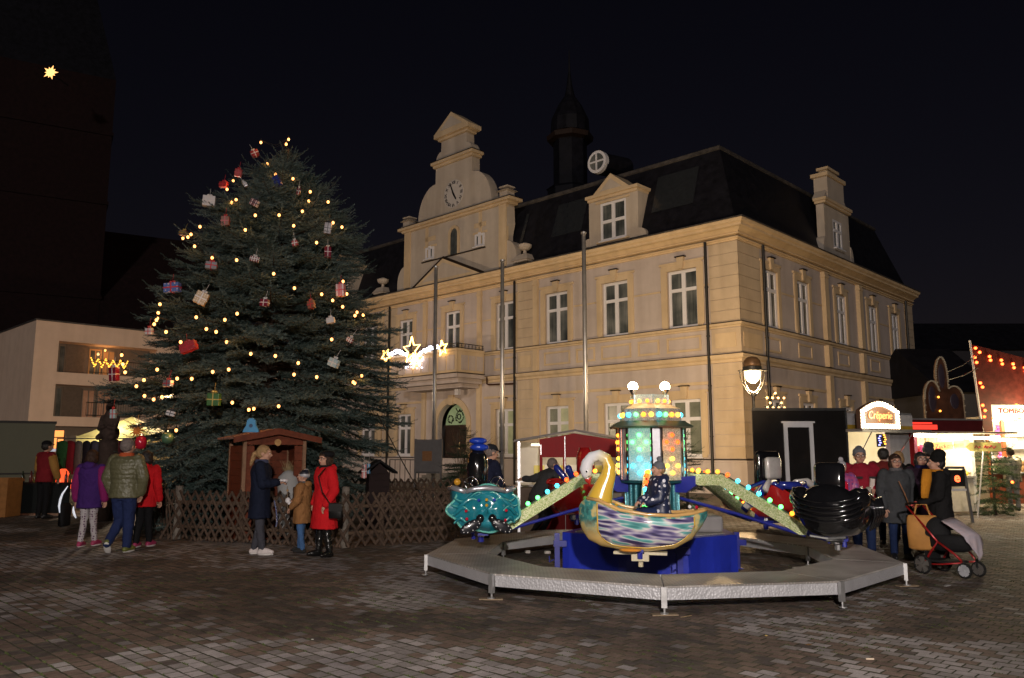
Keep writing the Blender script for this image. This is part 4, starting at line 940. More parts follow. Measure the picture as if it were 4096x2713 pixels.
fence('lattice fence in front of the tree, running from pale post to red-coated woman', fA, fB, [(0,pale_wood,.98,.072),(1.5,bark_wood,.9,.05),((fB-fA).length-1.05,bark_wood,1.0,.06),((fB-fA).length-.02,pale_wood,1.02,.07)], seed=2)
fence('lattice fence running right from the red-coated woman towards the carousel', fB, fC, [(.75,bark_wood,.9,.05),((fC-fB).length,bark_wood,.92,.055)], seed=3)
fence('short lattice fence going back left behind the pale post', fL, fA, [(0,bark_wood,.95,.05)], step=.3, seed=4)
bk0 = at(1180,1810,21.5); bk1 = at(1960,1810,20.0); bk0.z = bk1.z = 0
fence('far lattice fence behind the tree in front of the town hall door', bk0, bk1, [(0,bark_wood,.95,.05),((bk1-bk0).length,bark_wood,.95,.05)], seed=5, h=.98)
fence('side lattice fence joining the carousel end back to the far run', fC, bk1, [], seed=6, step=.22)
# ================================================================== WOODEN HUT
red_wood = M('red_brown_boards', (.12,.030,.014), .6, var=.3, scale=9, bump=.3, bscale=70); post_wood = M('hut_post_wood', (.20,.115,.07), .7, var=.25, scale=10, bump=.3)
hp = at(1098,1810,15.1); hut = thing('wooden_hut', 'small reddish brown wooden hut with open front beside the tree', 'hut', (hp.x,hp.y,0), R(34))
W2, DPT, EH, RH = .58, .90, 1.86, 2.0
for k in range(12):
    z0 = .05+k*.14
    for nm, b_ in (('board',(-W2,-W2+.022,.03,DPT)),('board',(W2-.022,W2,.03,DPT)),('board',(-W2+.022,W2-.022,DPT-.022,DPT))):
        q = MB(); q.box(*b_, z0, z0+.135); q.obj(nm, red_wood, hut)
for x in (-W2+.20, W2-.20):
    for k in range(12):
        sg = -1 if x < 0 else 1; q = MB(); q.box(min(x,sg*W2), max(x,sg*W2), -.012, .028, .05+k*.14, .05+k*.14+.135); q.obj('board', red_wood, hut)
for (x,y) in ((-W2-.012,-.05),(W2-.05,-.05),(-W2-.012,DPT-.03),(W2-.05,DPT-.03),(.10,DPT-.10)):
    q = MB(); q.box(x,x+.062,y,y+.055,0,EH if x!=.10 else EH+.1); q.obj('post', post_wood, hut)
q = MB(); q.prism([(-W2+.02,EH-.12),(W2-.02,EH-.12),(W2-.02,EH),(0,RH-.04),(-W2+.02,EH)], lambda x,z:(x,-.045,z), lambda x,z:(x,-.015,z)); q.obj('gable_board', red_wood, hut)
roofw = M('hut_roof_boards', (.13,.055,.032), .7, var=.25, bump=.3)
for sg in (-1,1):
    q = MB(); q.prism([(0,RH),(sg*(W2+.22),EH-.02),(sg*(W2+.22),EH+.015),(0,RH+.04)], lambda x,z:(x,-.22,z), lambda x,z:(x,DPT+.1,z)); q.obj('roof_board', M('hut_roof_felt', (.20,.12,.10), .8, var=.2), hut)
    q = MB(); q.prism([(0,RH-.07),(sg*(W2+.24),EH-.09),(sg*(W2+.24),EH+.015),(0,RH+.045)], lambda x,z:(x,-.25,z), lambda x,z:(x,-.222,z)); q.obj('barge_board', red_wood, hut)
q = MB(); q.tube([(-.03,-.255,RH-.22),(-.03,-.275,RH-.22)], .062, 18); q.obj('round_plaque', M('plaque_wood', (.36,.20,.08), .6, var=.3, scale=20), hut)
q = MB(); q.box(-W2,W2,.0,DPT,0.02,.05); q.obj('floor_board', red_wood, hut)
bell = thing('blue_bell', 'small sky blue bell shape standing on the hut roof', 'ornament', Vector((hp.x,hp.y,0)) + Matrix.Rotation(R(34),3,'Z') @ Vector((-.42,.1,EH+.13)))
q = MB(); q.prism([(-.15,-.02),(.15,-.02),(.13,.04),(.09,.10),(.075,.2),(.03,.24),(-.03,.24),(-.075,.2),(-.09,.10),(-.13,.04)], lambda x,z:(x,-.03,z), lambda x,z:(x,.03,z)); q.obj('body', M('sky_blue_paint', (.04,.22,.42), .5), bell)
q = MB(); q.tube([(0,-.034,.1),(0,-.031,.1)], .035, 12); q.obj('emblem', M('navy_paint', (.02,.05,.12), .5), bell)
# grey sack figure standing at the hut: a straw-topped pale sack
sk_ = G(1117,2165); sack = thing('straw_sack', 'pale grey stuffed sack with a straw tuft between woman and boy', 'sack', (sk_.x, sk_.y+.5, 0))
q = MB(); q.lathe([(.10,0),(.19,.05),(.22,.3),(.21,.6),(.20,.85),(.22,1.02),(.20,1.14),(.10,1.24),(.03,1.27)], 18); q.obj('body', M('grey_sackcloth', (.28,.28,.28), .9, var=.1, scale=4, bump=.5, bscale=60), sack, smooth=True)
q = MB(); rs_ = random.Random(4)
for k in range(70):
    a = rs_.uniform(0,6.28); r_ = rs_.uniform(0,.09); q.tube([(r_*math.cos(a),r_*math.sin(a),1.22),(r_*2.2*math.cos(a)+rs_.uniform(-.05,.05),r_*2.2*math.sin(a),1.22+rs_.uniform(.08,.24))], [.004,.0015], 3)
q.obj('straw_tuft', M('dry_straw', (.22,.17,.09), .9), sack)
# dark little wooden house near the back fence
lh = at(1513,1810,17.6); lhut = thing('letter_hut', 'dark brown narrow wooden post hut with black gable roof by the tree', 'hut', (lh.x,lh.y,0), R(20))
dkw = M('dark_brown_wood', (.014,.007,.007), .7, var=.3, bump=.3); blk = M('black_felt', (.006,.006,.007), .8)
lhut.scale = (.82,.82,.86)
for k in range(8):
    for (b_) in ((-.27,.27,-.24,-.215),(-.27,.27,.215,.24),(-.27,-.245,-.215,.215),(.245,.27,-.215,.215)):
        q = MB(); q.box(*b_, .02+k*.165, .02+k*.165+.16); q.obj('board', dkw, lhut)
for sg in (-1,1): q = MB(); q.prism([(0,1.62),(sg*.46,1.33),(sg*.46,1.38),(0,1.68)], lambda x,z:(x,-.36,z), lambda x,z:(x,.36,z)); q.obj('roof_board', blk, lhut)
q = MB(); q.prism([(-.27,1.34),(.27,1.34),(0,1.6)], lambda x,z:(x,-.24,z), lambda x,z:(x,.24,z)); q.obj('gable_board', dkw, lhut)
# ================================================================== FLAGPOLES, LAMP, NOTICE BOARD, SMALL FIRS
steel = M('galvanised_pole', (.42,.42,.44), .38, .75, var=.15, scale=4)
for (x,y,h,lab) in ((-2.68,27.6,8.05,'left flagpole in front of the town hall door'),(-.31,25.3,7.72,'middle flagpole in front of the town hall'),(2.12,23.0,8.0,'right flagpole rising behind the red booth')):
    t = thing('flagpole', 'bare steel '+lab, 'flagpole', (x,y,0), group='flagpoles before the town hall')
    q = MB(); q.tube([(0,0,0),(0,0,h*.5),(0,0,h)], [.075,.068,.06], 14); q.obj('pole', steel, t, smooth=True)
    q = MB(); q.lathe([(.05,h),(.085,h+.01),(.085,h+.05),(.03,h+.075)], 14); q.obj('cap', steel, t)
    q = MB(); q.lathe([(.13,0),(.13,.03),(.075,.05),(.07,.18)], 14); q.obj('base_sleeve', steel, t)
    q = MB(); q.tube([(0,-.058,1.1),(0,-.052,h-.1)], .005, 4); q.cbox((0,-.075,1.15),(.03,.04,.12)); q.obj('halyard', M('white_rope',(.35,.35,.35),.8), t)
lp = at(3023,1810,25.0); lp.z = 0
lamp = thing('street_lamp', 'lit plaza lamp with domed cap at the town hall corner', 'street lamp', lp)
lampm = M('lamp_metal', (.035,.035,.035), .5, .5); cop = M('lamp_cap', (.20,.115,.06), .45, .5, var=.2)
hz = 3.95
q = MB(); q.tube([(0,0,0),(0,0,1.0),(0,0,1.02),(0,0,hz-.55)], [.09,.085,.055,.045], 12); q.lathe([(.06,hz-.62),(.075,hz-.60),(.075,hz-.50),(.03,hz-.47)], 12); q.obj('post', lampm, lamp)
for sg in (-1,1):
    q = MB(); q.tube([(sg*.03,0,hz-.62),(sg*.16,0,hz-.50),(sg*.30,0,hz-.28),(sg*.38,0,hz-.02),(sg*.40,0,hz+.20)], .018, 8); q.obj('bracket', lampm, lamp)
    q = MB(); q.tube([(sg*.03,-.02,hz-.50),(sg*.14,-.02,hz-.42),(sg*.24,-.02,hz-.22),(sg*.27,-.02,hz+.18)], .012, 8); q.obj('bracket', M('lamp_steel',(.3,.3,.3),.3,.8), lamp)
q = MB(); q.lathe([(.30,hz+.165),(.44,hz+.17),(.44,hz+.20),(.29,hz+.22),(.29,hz+.31),(.27,hz+.32)], 28); q.obj('rim', lampm, lamp)
q = MB(); q.lathe([(.27,hz+.32),(.275,hz+.38),(.25,hz+.50),(.18,hz+.59),(.08,hz+.63),(.01,hz+.64)], 28); q.obj('dome_cap', cop, lamp, smooth=True)
q = MB(); q.lathe([(.005,hz-.20),(.10,hz-.18),(.19,hz-.10),(.245,hz+.03),(.255,hz+.165)], 28, caps=False); gl = q.obj('glass_bowl', M('lamp_glass_lit', (.7,.6,.45), .4, var=.0, emit=(1,.72,.38), es=5.0), lamp, smooth=True)
point_lamp('lamp_light', (0,-.02,hz-.30), 950, (1,.66,.32), .12, lamp)
# added fill lamp behind the viewpoint, shaped like the street lamp, replaces camera flash
flash_fill_lamp = thing('street_lamp', 'added fill lamp behind the viewpoint, standing in for the camera flash', 'street lamp', (.4,-2.8,0))
for ch in list(lamp.children):
    if ch.type == 'MESH': dup(ch, flash_fill_lamp)
point_lamp('lamp_light', (0,.10,hz-.30), 5800, (1,.89,.82), .12, flash_fill_lamp)
assumed_apt_lamp = thing('street_lamp', 'assumed plaza lamp hidden behind the big fir, added to light the apartment block', 'street lamp', (-14.2,33.0,0))  # assumed lamp, added out of sight to brighten the apartment front
for ch in list(lamp.children):
    if ch.type == 'MESH': dup(ch, assumed_apt_lamp)
point_lamp('lamp_light', (0,.02,hz-.30), 1900, (1,.74,.50), .12, assumed_apt_lamp)
# assumed facade uplight, added on the ground to brighten the town hall front
assumed_flood = thing('assumed_floodlight', 'assumed low ground uplight washing the town hall front, behind the red booth', 'assumed_floodlight', (.9,25.6,0))
fdir = (P0 + UL*4.0 + Vector((0,0,4.6)) - Vector((.9,25.6,.35))).normalized(); Mf = Matrix.Translation((0,0,.35)) @ fdir.to_track_quat('-Z','Y').to_matrix().to_4x4()
q = MB(); q.box(-.20,.20,-.14,.14,-.02,.12,Mf); q.obj('housing', lampm, assumed_flood)
q = MB(); q.box(-.17,.17,-.11,.11,-.035,-.021,Mf); q.obj('lens', bulb_mat('flood_lens', (1,.74,.40), 4), assumed_flood)
for sg in (-1,1): q = MB(); q.box(sg*.215-.01,sg*.215+.01,-.03,.03,0,.38); q.obj('stirrup', lampm, assumed_flood)
l = bpy.data.lights.new('flood_light', 'SPOT'); l.energy = 1000; l.color = (1,.78,.46); l.spot_size = R(150); l.spot_blend = 1.0; l.shadow_soft_size = .12
lo = link(bpy.data.objects.new('flood_light', l), assumed_flood, Mf @ Vector((0,0,-.08))); lo.rotation_euler = fdir.to_track_quat('-Z','Y').to_euler()
# bulb star fixed to the lamp post
sx_, sy_ = at(3102,1612,24.9).x, 24.9; sc = at(3102,1612,24.9)
stl = thing('lamp_star', 'hexagram of round bulbs fixed to the street lamp post', 'star', sc)
q = MB(); R_ = .30
for off_ in (0, math.pi):
    pts_ = [(R_*math.sin(off_+k*2*math.pi/3),0,R_*math.cos(off_+k*2*math.pi/3)) for k in range(4)]; q.tube(pts_, .02, 6)
q.obj('frame', M('dark_green_frame', (.03,.035,.02), .6), stl)
q = MB(); q.tube([(0,0,.12),(-.35,.03,.15)], .015, 6); q.tube([(0,0,-.12),(-.35,.03,-.1)], .015, 6); q.tube([(-.1,0,-.2),(-.42,.02,-.55)], .015, 6); q.obj('bracket', lampm, stl)
for k in range(12):
    a = k*math.pi/6; r_ = R_ if k % 2 == 0 else R_*.577
    q = MB(); q.ball((r_*math.sin(a),-.03,r_*math.cos(a)), .037, 10, 7); q.obj('bulb', bulb_mat('star_bulb', (1,.55,.22), 3.5), stl)
# notice board
nb = at(1712,1810,26.5); nbt = thing('notice_board', 'grey notice board with an orange sheet left of the town hall door', 'notice board', (nb.x,nb.y,0), R(-8))
grey = M('grey_board', (.20,.19,.19), .6, var=.12)
q = MB(); q.box(-.42,.42,-.03,.03,.92,2.02); q.obj('panel', grey, nbt)
for x in (-.45,.42): q = MB(); q.box(x,x+.06,-.04,.04,0,2.04); q.obj('post', grey, nbt)
q = MB(); q.box(-.18,.14,-.045,-.032,1.32,1.64); q.obj('orange_sheet', dots('orange_sheet', (.30,.13,.04), (.42,.24,.10), 25, .3), nbt)
q = MB(); q.box(-.39,.39,-.036,-.031,.95,.97); q.obj('ledge', lampm, nbt)
# hand rail and stake cable
hr = at(1560,1810,28.5); hrt = thing('stair_railing', 'thin dark metal railing by the ground floor window', 'railing', (hr.x,hr.y,0), R(136))
q = MB(); q.tube([(0,0,0),(0,0,1.35),(-1.6,0,1.35),(-1.6,0,0)], .02, 6); q.obj('frame', lampm, hrt)
for i in range(5): q = MB(); q.tube([(-.3-i*.28,0,0),(-.3-i*.28,0,1.35)], .012, 5); q.obj('bar', lampm, hrt)
gt = thing('guy_rope', 'slanted guy rope running from the tree to the ground by the flagpole', 'rope', tree_surface(1510,1655)); e_ = at(1700,2010,20.5) - gt.location
q = MB(); q.tube([(0,0,0), e_*.5+Vector((0,0,-.03)), e_], .012, 5); q.obj('rope', M('dark_rope', (.03,.025,.02), .8), gt)
q = MB(); q.tube([e_*.86, e_*.93], .03, 8); q.obj('turnbuckle', steel, gt)
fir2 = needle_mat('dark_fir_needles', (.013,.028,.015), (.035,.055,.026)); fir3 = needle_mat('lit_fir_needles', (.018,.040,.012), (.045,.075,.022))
df = at(1850,1810,22.5); dt = thing('door_fir', 'dark bushy cut fir standing by the town hall door', 'fir tree', (df.x,df.y,0))
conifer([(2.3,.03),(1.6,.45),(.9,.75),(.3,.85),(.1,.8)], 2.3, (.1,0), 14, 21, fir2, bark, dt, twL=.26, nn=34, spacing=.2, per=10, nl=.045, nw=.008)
tw = MB(); rg = random.Random(5)
for k in range(60):
    a = rg.uniform(-.5,1.1); l = rg.uniform(.7,1.5); x0 = rg.uniform(-.1,.3); tw.tube([(x0,rg.uniform(-.2,.2),.9),(x0+l*.5*math.sin(a)*.6,rg.uniform(-.2,.2),.9+l*.5),(x0+l*math.sin(a),rg.uniform(-.3,.3),.9+l*math.cos(a))], [.008,.005,.002], 4)
tw.obj('bare_twigs', M('willow_twigs', (.13,.085,.05), .8), dt)
df = at(3962,1810,21.0); dt = thing('stall_fir', 'fir with one red light between sweets stall and lottery stall', 'fir tree', (df.x,df.y,0))
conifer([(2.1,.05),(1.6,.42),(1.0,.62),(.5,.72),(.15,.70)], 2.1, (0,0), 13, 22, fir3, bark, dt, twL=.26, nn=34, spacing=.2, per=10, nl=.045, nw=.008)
q = MB(); q.ball((.12,-.62,.86), .035, 8, 6); q.obj('red_light', bulb_mat('red_fir_bulb', (1,.12,.02), 8), dt)
df = at(2745,1810,17.5); dt = thing('booth_fir', 'dark fir half hidden behind the carousel column', 'fir tree', (df.x,df.y,0))
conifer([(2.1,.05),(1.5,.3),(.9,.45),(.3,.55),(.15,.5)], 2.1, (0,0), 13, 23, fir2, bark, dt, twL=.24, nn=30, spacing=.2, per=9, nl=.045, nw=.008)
# ================================================================== LIT STAR GARLAND ON THE BALCONY
HM = Matrix.Translation(P0) @ Matrix.Rotation(R(136),4,'Z')
gar = thing('star_garland', 'lit garland of three gold stars and white lights on the balcony', 'light garland', P0, R(136))
gold = bulb_mat('gold_tube_light', (1,.55,.13), 9); cool = bulb_mat('cool_led', (.85,.86,1.0), 9)
def star_outline(cx, cz, ro, ri, rot=0.0, n=5):
    return [(cx+(ro if k%2==0 else ri)*math.sin(rot+k*math.pi/n), BO+.12, cz+(ro if k%2==0 else ri)*math.cos(rot+k*math.pi/n)) for k in range(2*n+1)]
for (cx,cz,ro,ri,rot) in ((19.85,6.80,.40,.17,R(180)),(17.62,6.92,.72,.30,0.0),(15.18,6.80,.40,.17,R(10))):
    q = MB(); q.tube(star_outline(cx,cz,ro,ri,rot), .035, 6); q.obj('gold_star', gold, gar)
q = MB(); q.tube(star_outline(17.35,6.35,.42,.18,R(20)), .035, 6); q.obj('gold_star', gold, gar)
rg = random.Random(8); led = MB(); led.ball((0,0,0), .034, 6, 4); led0 = None
for k in range(150):
    t = rg.random()
    if t < .44: x = 19.6 - (19.6-18.1)*t/.44; zc = 6.78+.16*math.sin(t/.44*math.pi)-.25*max(0,t/.44-.6)
    elif t < .84: u = (t-.44)/.40; x = 17.1-(17.1-15.4)*u; zc = 6.60+.30*math.sin(u*math.pi*.6)
    else: x = rg.uniform(16.7,18.2); zc = 6.2+rg.uniform(-.25,.25)
    p = (x, BO+.12+rg.uniform(-.03,.03), zc+rg.uniform(-.11,.11))
    if led0 is None: led0 = led.obj('led', cool, gar, loc=p)
    else: dup(led0, gar, p)
q = MB(); q.tube([(19.8,BO+.10,6.75),(18.8,BO+.10,6.9),(17.9,BO+.10,6.6),(17.3,BO+.10,6.1),(16.9,BO+.10,6.6),(16.0,BO+.10,6.85),(15.2,BO+.10,6.8)], .012, 5); q.obj('wire', M('dark_cable'), gar)
for (x,z,e__) in ((17.5,6.5,30),(19.8,6.8,9),(15.2,6.8,9)): point_lamp('star_glow', (x,BO+.35,z), e__, (1,.55,.18), .15, gar)
# ================================================================== CAROUSEL WALKWAY
CX, CY = 1.95, 11.35
def tread_mat():
    m = M('tread_plate', (.30,.285,.27), .5, .25, var=.12, scale=3); nt = m.node_tree; b = nt.nodes['Principled BSDF']
    tc = nt.nodes.new('ShaderNodeTexCoord'); mp = nt.nodes.new('ShaderNodeMapping'); mp.inputs['Rotation'].default_value = (0,0,R(45)); mp.inputs['Scale'].default_value = (16,16,16)
    ck_ = nt.nodes.new('ShaderNodeTexBrick'); ck_.inputs['Scale'].default_value = 1; ck_.inputs['Mortar Size'].default_value = .18; ck_.inputs['Brick Width'].default_value = .9; ck_.inputs['Row Height'].default_value = .45; ck_.inputs['Color1'].default_value = (1,1,1,1); ck_.inputs['Color2'].default_value = (.8,.8,.8,1); ck_.inputs['Mortar'].default_value = (0,0,0,1)
    nt.links.new(tc.outputs['Object'], mp.inputs[0]); nt.links.new(mp.outputs[0], ck_.inputs['Vector'])
    bp = nt.nodes.new('ShaderNodeBump'); bp.inputs['Strength'].default_value = .9; bp.inputs['Distance'].default_value = .006; nt.links.new(ck_.outputs['Color'], bp.inputs['Height']); nt.links.new(bp.outputs['Normal'], b.inputs['Normal'])
    mx = nt.nodes.new('ShaderNodeMix'); mx.data_type = 'RGBA'; mx.inputs['A'].default_value = (.44,.415,.39,1); mx.inputs['B'].default_value = (.78,.74,.70,1); nt.links.new(ck_.outputs['Color'], mx.inputs['Factor']); nt.links.new(mx.outputs['Result'], b.inputs['Base Color']); streaked(m, .62, (1.4,1.4,1.4))
    return m
tread = tread_mat()
def skirt_mat():
    m = M('embossed_skirt', (.46,.46,.48), .45, .35, var=.1, scale=4); nt = m.node_tree; b = nt.nodes['Principled BSDF']
    tc = nt.nodes.new('ShaderNodeTexCoord'); v = nt.nodes.new('ShaderNodeTexVoronoi'); v.inputs['Scale'].default_value = 40; nt.links.new(tc.outputs['Object'], v.inputs['Vector'])
    bp = nt.nodes.new('ShaderNodeBump'); bp.inputs['Strength'].default_value = .7; bp.inputs['Distance'].default_value = .008; nt.links.new(v.outputs['Distance'], bp.inputs['Height']); nt.links.new(bp.outputs['Normal'], b.inputs['Normal'])
    return m
skm = skirt_mat(); zincl = M('zinc_leg', (.42,.42,.42), .4, .7, var=.15)
ring = thing('carousel_walkway', 'ten-sided ring of tread-plate decking on short legs round the carousel', 'platform', (CX,CY,0))
RO, RI, ZT = 3.12, 2.32, .275
for k in range(10):
    a0_, a1_ = R(190+36*k), R(226+36*k)
    o0, o1 = Vector((RO*math.cos(a0_),RO*math.sin(a0_),0)), Vector((RO*math.cos(a1_),RO*math.sin(a1_),0)); i0, i1 = o0*(RI/RO), o1*(RI/RO)
    ex = (o1-o0).normalized()*.006
    q = MB(); q.add([o0+ex+Vector((0,0,ZT)), o1-ex+Vector((0,0,ZT)), i1-ex+Vector((0,0,ZT)), i0+ex+Vector((0,0,ZT)), o0+ex+Vector((0,0,ZT-.018)), o1-ex+Vector((0,0,ZT-.018)), i1-ex+Vector((0,0,ZT-.018)), i0+ex+Vector((0,0,ZT-.018))], [(0,1,2,3),(7,6,5,4),(0,4,5,1),(1,5,6,2),(2,6,7,3),(3,7,4,0)])
    dk = q.obj('deck_plate', tread, ring)
    for (p0_, p1_, sg) in ((o0,o1,1),(i0,i1,-1)):
        nrm = (p0_+p1_).normalized()*.012*sg
        q = MB(); pr = [p0_+ex*6, p1_-ex*6]; vs_ = [pr[0],pr[1],pr[1]-nrm,pr[0]-nrm]
        q.add([v+Vector((0,0,ZT-.020)) for v in vs_]+[v+Vector((0,0,ZT-.135)) for v in vs_], [(0,1,2,3),(7,6,5,4),(0,4,5,1),(1,5,6,2),(2,6,7,3),(3,7,4,0)]); q.obj('skirt', skm, ring)
    for (pp, hh) in ((o0*1.006,1),(i0*1.0,0)):
        q = MB(); Mz = Matrix.Translation(pp) @ Matrix.Rotation(a0_,4,'Z'); q.box(-.03,.012,-.028,.028,.07,ZT-.004,Mz); q.tube([pp+Vector((-.01*math.cos(a0_),0,.02)),pp+Vector((-.01*math.cos(a0_),0,.075))], .012, 8); q.tube([pp+Vector((0,0,.012)),pp+Vector((0,0,.022))], .042, 12); q.obj('leg', zincl, ring)
plank = M('plank_wood', (.20,.15,.10), .8, var=.25, scale=14)
for k, lab in ((2,'thin plank under the front leg of the walkway'),(4,'short plank under the right front leg of the walkway'),(1,'small plank under the left front leg of the walkway')):
    a_ = R(190+36*k); q = MB(); q.cbox((0,0,0), (.26,.09,.012)); o = q.obj('plank', plank, loc=(CX+RO*1.005*math.cos(a_),CY+RO*1.005*math.sin(a_),.0075), rotz=R(random.uniform(-12,12))); tag(o, lab, 'plank', 'planks under the walkway legs')
# ================================================================== CAROUSEL
car = thing('carousel', 'small kiddie carousel with swan, teal, red and black gondolas and lit column', 'carousel', (CX,CY,0))
blue = M('blue_tarpaulin', (.014,.028,.34), .38, var=.15, scale=2.5, bump=.35, bscale=5, coat=.15); blue_st = M('blue_steel', (.012,.018,.22), .4, var=.2, coat=.2)
bpts = [(-1.25,.02),(-.55,-.52),(.30,-.82),(1.08,-.30),(1.12,.55),(.25,1.05),(-.85,.85)]
q = MB(); n = len(bpts); vs_ = []; seg = []
for i in range(n):
    a_, b_ = Vector((*bpts[i],0)), Vector((*bpts[(i+1)%n],0)); nr = Vector(((b_-a_).y, -(b_-a_).x, 0)).normalized()
    for k in range(8):
        t = k/8; p = a_.lerp(b_, t); seg.append((p + nr*(.018*math.sin(t*math.pi*3+i)), p))
N_ = len(seg)
for zz, s_ in ((.0,1),( .18,.6),(.36,.3),(.50,0)):
    for a_, b_ in seg: v = b_.lerp(a_, s_); vs_.append((v.x,v.y,zz+.004))
q.add(vs_, [(r*N_+k, r*N_+(k+1)%N_, (r+1)*N_+(k+1)%N_, (r+1)*N_+k) for r in range(3) for k in range(N_)]); q.add([(p.x,p.y,.504) for _, p in seg], [tuple(range(N_))])
q.obj('base_skirt', blue, car)
q = MB(); q.prism([(x*.86,y*.86) for x,y in bpts], lambda x,y:(x,y,.506), lambda x,y:(x,y,.52)); q.obj('base_deck', tread, car)
q = MB(); q.cbox((.62,.05,.63), (.62,.55,.22), bev=.04); q.obj('motor_box', M('grey_box', (.20,.19,.19), .6, var=.1), car)
for (x,y) in ((-1.33,-.05),(.18,-.90),(1.18,.1)):
    q = MB(); q.box(x-.035,x+.035,y-.035,y+.035,0,.50); q.box(x-.05,x+.13,y-.04,y+.04,.32,.40); q.tube([(x-.05,y-.05,.15),(x-.11,y-.06,.12),(x-.11,y-.06,.2)], .008, 6); q.box(x-.07,x+.07,y-.06,y+.06,0.002,.014); q.obj('outrigger_jack', blue_st, car)
# column
HEX = [R(240+60*k) for k in range(6)]
drum = M('teal_drum', (.02,.10,.12), .35, .5, var=.2)
q = MB(); q.lathe([(.36,.52),(.36,1.18),(.47,1.19),(.47,1.215)], 24); q.obj('drum', drum, car)
for k in range(24):
    a_ = R(15*k); q = MB(); q.box(-.012,.012,-.375,-.355,.58,1.16, Matrix.Rotation(a_,4,'Z')); q.obj('drum_rib', glitter('cyan_foil', (.10,.45,.55), (.4,.85,.9)), car)
q = MB(); q.lathe([(.40,1.215),(.40,1.95)], 6); core = q.obj('column_core', M('chrome_core', (.35,.36,.38), .18, .9, var=.1), car); core.rotation_euler.z = R(0)
PCOL = [('cyan',(.20,.55,.62),(.70,.95,.98),(.3,.9,1)),('gold',(.14,.13,.09),(.75,.70,.52),(1,.75,.3)),('teal',(.12,.40,.36),(.4,.8,.7),(.3,1,.7)),('gold',(.40,.40,.30),(.95,.9,.75),(1,.75,.3)),('cyan',(.28,.70,.78),(.75,.95,.98),(.3,.9,1)),('red',(.5,.15,.1),(.9,.5,.35),(1,.3,.1))]
GRN, CYN, RED, YEL, ORG = (.12,1,.20), (.06,.72,1), (1,.08,.01), (1,.48,.05), (1,.24,.02)
ES = 4.4
BM = {n_: bulb_mat('ride_bulb_'+n_, c_, ES) for n_, c_ in (('green',GRN),('cyan',CYN),('red',RED),('yellow',YEL),('orange',ORG))}
PAIR = [('green','cyan'),('red','yellow'),('green','cyan'),('red','yellow'),('green','cyan'),('orange','yellow')]
rb_ = MB(); rb_.ball((0,0,0), .029, 10, 7); rb_me = {}
for n_ in BM:
    me = bpy.data.meshes.new('bulb'); me.from_pydata(rb_.v,[],rb_.f); me.materials.append(BM[n_]); me.polygons.foreach_set('use_smooth',[True]*len(me.polygons)); rb_me[n_] = me
def bulb(kind, loc, parent, sc=1.0):
    o = bpy.data.objects.new('bulb', rb_me[kind]); COL.objects.link(o); o.parent = parent; o.location = loc; o.scale = (sc,)*3; return o
for k, a_ in enumerate(HEX):
    nrm = Vector((math.cos(a_),math.sin(a_),0)); tg = Vector((-math.sin(a_),math.cos(a_),0)); nm, c0, c1, em = PCOL[k]
    Mz = Matrix.Rotation(a_,4,'Z'); q = MB(); q.box(.425,.44,-.155,.155,1.225,1.945,Mz)
    pn = q.obj('column_panel', glitter('foil_'+nm, c0, c1, .03, em), car)  # faint emission in the foil stands for bulb light reflected by the panel
    for sg in (-1,1):
        q = MB(); q.tube([nrm*.452+tg*sg*.178+Vector((0,0,1.22)), nrm*.452+tg*sg*.178+Vector((0,0,1.945))], .014, 8); q.obj('chrome_strip', M('chrome', (.6,.6,.62), .12, 1.0, var=.0), car)
    for (zc, kind) in ((1.74, PAIR[k][0]),(1.42, PAIR[k][1])):
        for (dx,dz) in ((0,.095),(-.098,0),(.098,0),(0,-.095)): bulb(kind, nrm*.455+tg*dx+Vector((0,0,zc+dz)), pn)
    # door slot between the panels
    a2 = a_+R(30); Mz2 = Matrix.Rotation(a2,4,'Z'); q = MB(); q.box(.44,.455,-.05,.05,1.23,1.94,Mz2); q.obj('column_post', M('satin_aluminium', (.45,.45,.48), .35, .8), car)
q = MB(); q.lathe([(.60,1.935),(.63,1.955),(.50,2.03),(.47,2.03)], 6); ev = q.obj('eave', M('dark_green_eave', (.035,.05,.035), .5), car); ev.rotation_euler.z = R(30)
q = MB(); q.lathe([(.46,2.02),(.44,2.20),(.40,2.21)], 6); tr_ = q.obj('roof_tier', glitter('silver_foil', (.28,.30,.30), (.75,.75,.72)), car); tr_.rotation_euler.z = R(30)
q = MB(); q.lathe([(.44,2.20),(.22,2.30),(.20,2.31)], 6); rf = q.obj('roof_cap', M('cream_cap', (.55,.40,.25), .5), car); rf.rotation_euler.z = R(30)
for k, a_ in enumerate(HEX):
    nrm = Vector((math.cos(a_),math.sin(a_),0)); tg = Vector((-math.sin(a_),math.cos(a_),0))
    for j, kind in enumerate(('cyan','green','orange','yellow')): bulb(kind, nrm*.40+tg*(-.165+.11*j)+Vector((0,0,2.115)), car, 1.15)
    # sign plate at the top, one each side
    q = MB(); w_, zb_, zt_ = .15, 2.21, 2.40; ctr = nrm*.24
    pl = [(-w_+.06,zb_),(w_-.06,zb_),(w_,zb_+.06),(w_,zt_),(-w_,zt_),(-w_,zb_+.06)]
    if k in (0,2,4) or True:
        q.prism(pl, lambda x,z:tuple(nrm*.225+tg*x+Vector((0,0,z))), lambda x,z:tuple(nrm*.24+tg*x+Vector((0,0,z)))); q.obj('crown_plate', glitter('crown_foil', (.40,.55,.58), (.8,.9,.92)), car)
        for dx in (-.06,.06): bulb('orange' if dx > 0 else 'yellow', nrm*.255+tg*dx+Vector((0,0,2.31)), car, .9)
parb = bulb_mat('flood_bulb', (1,.85,.5), 60)
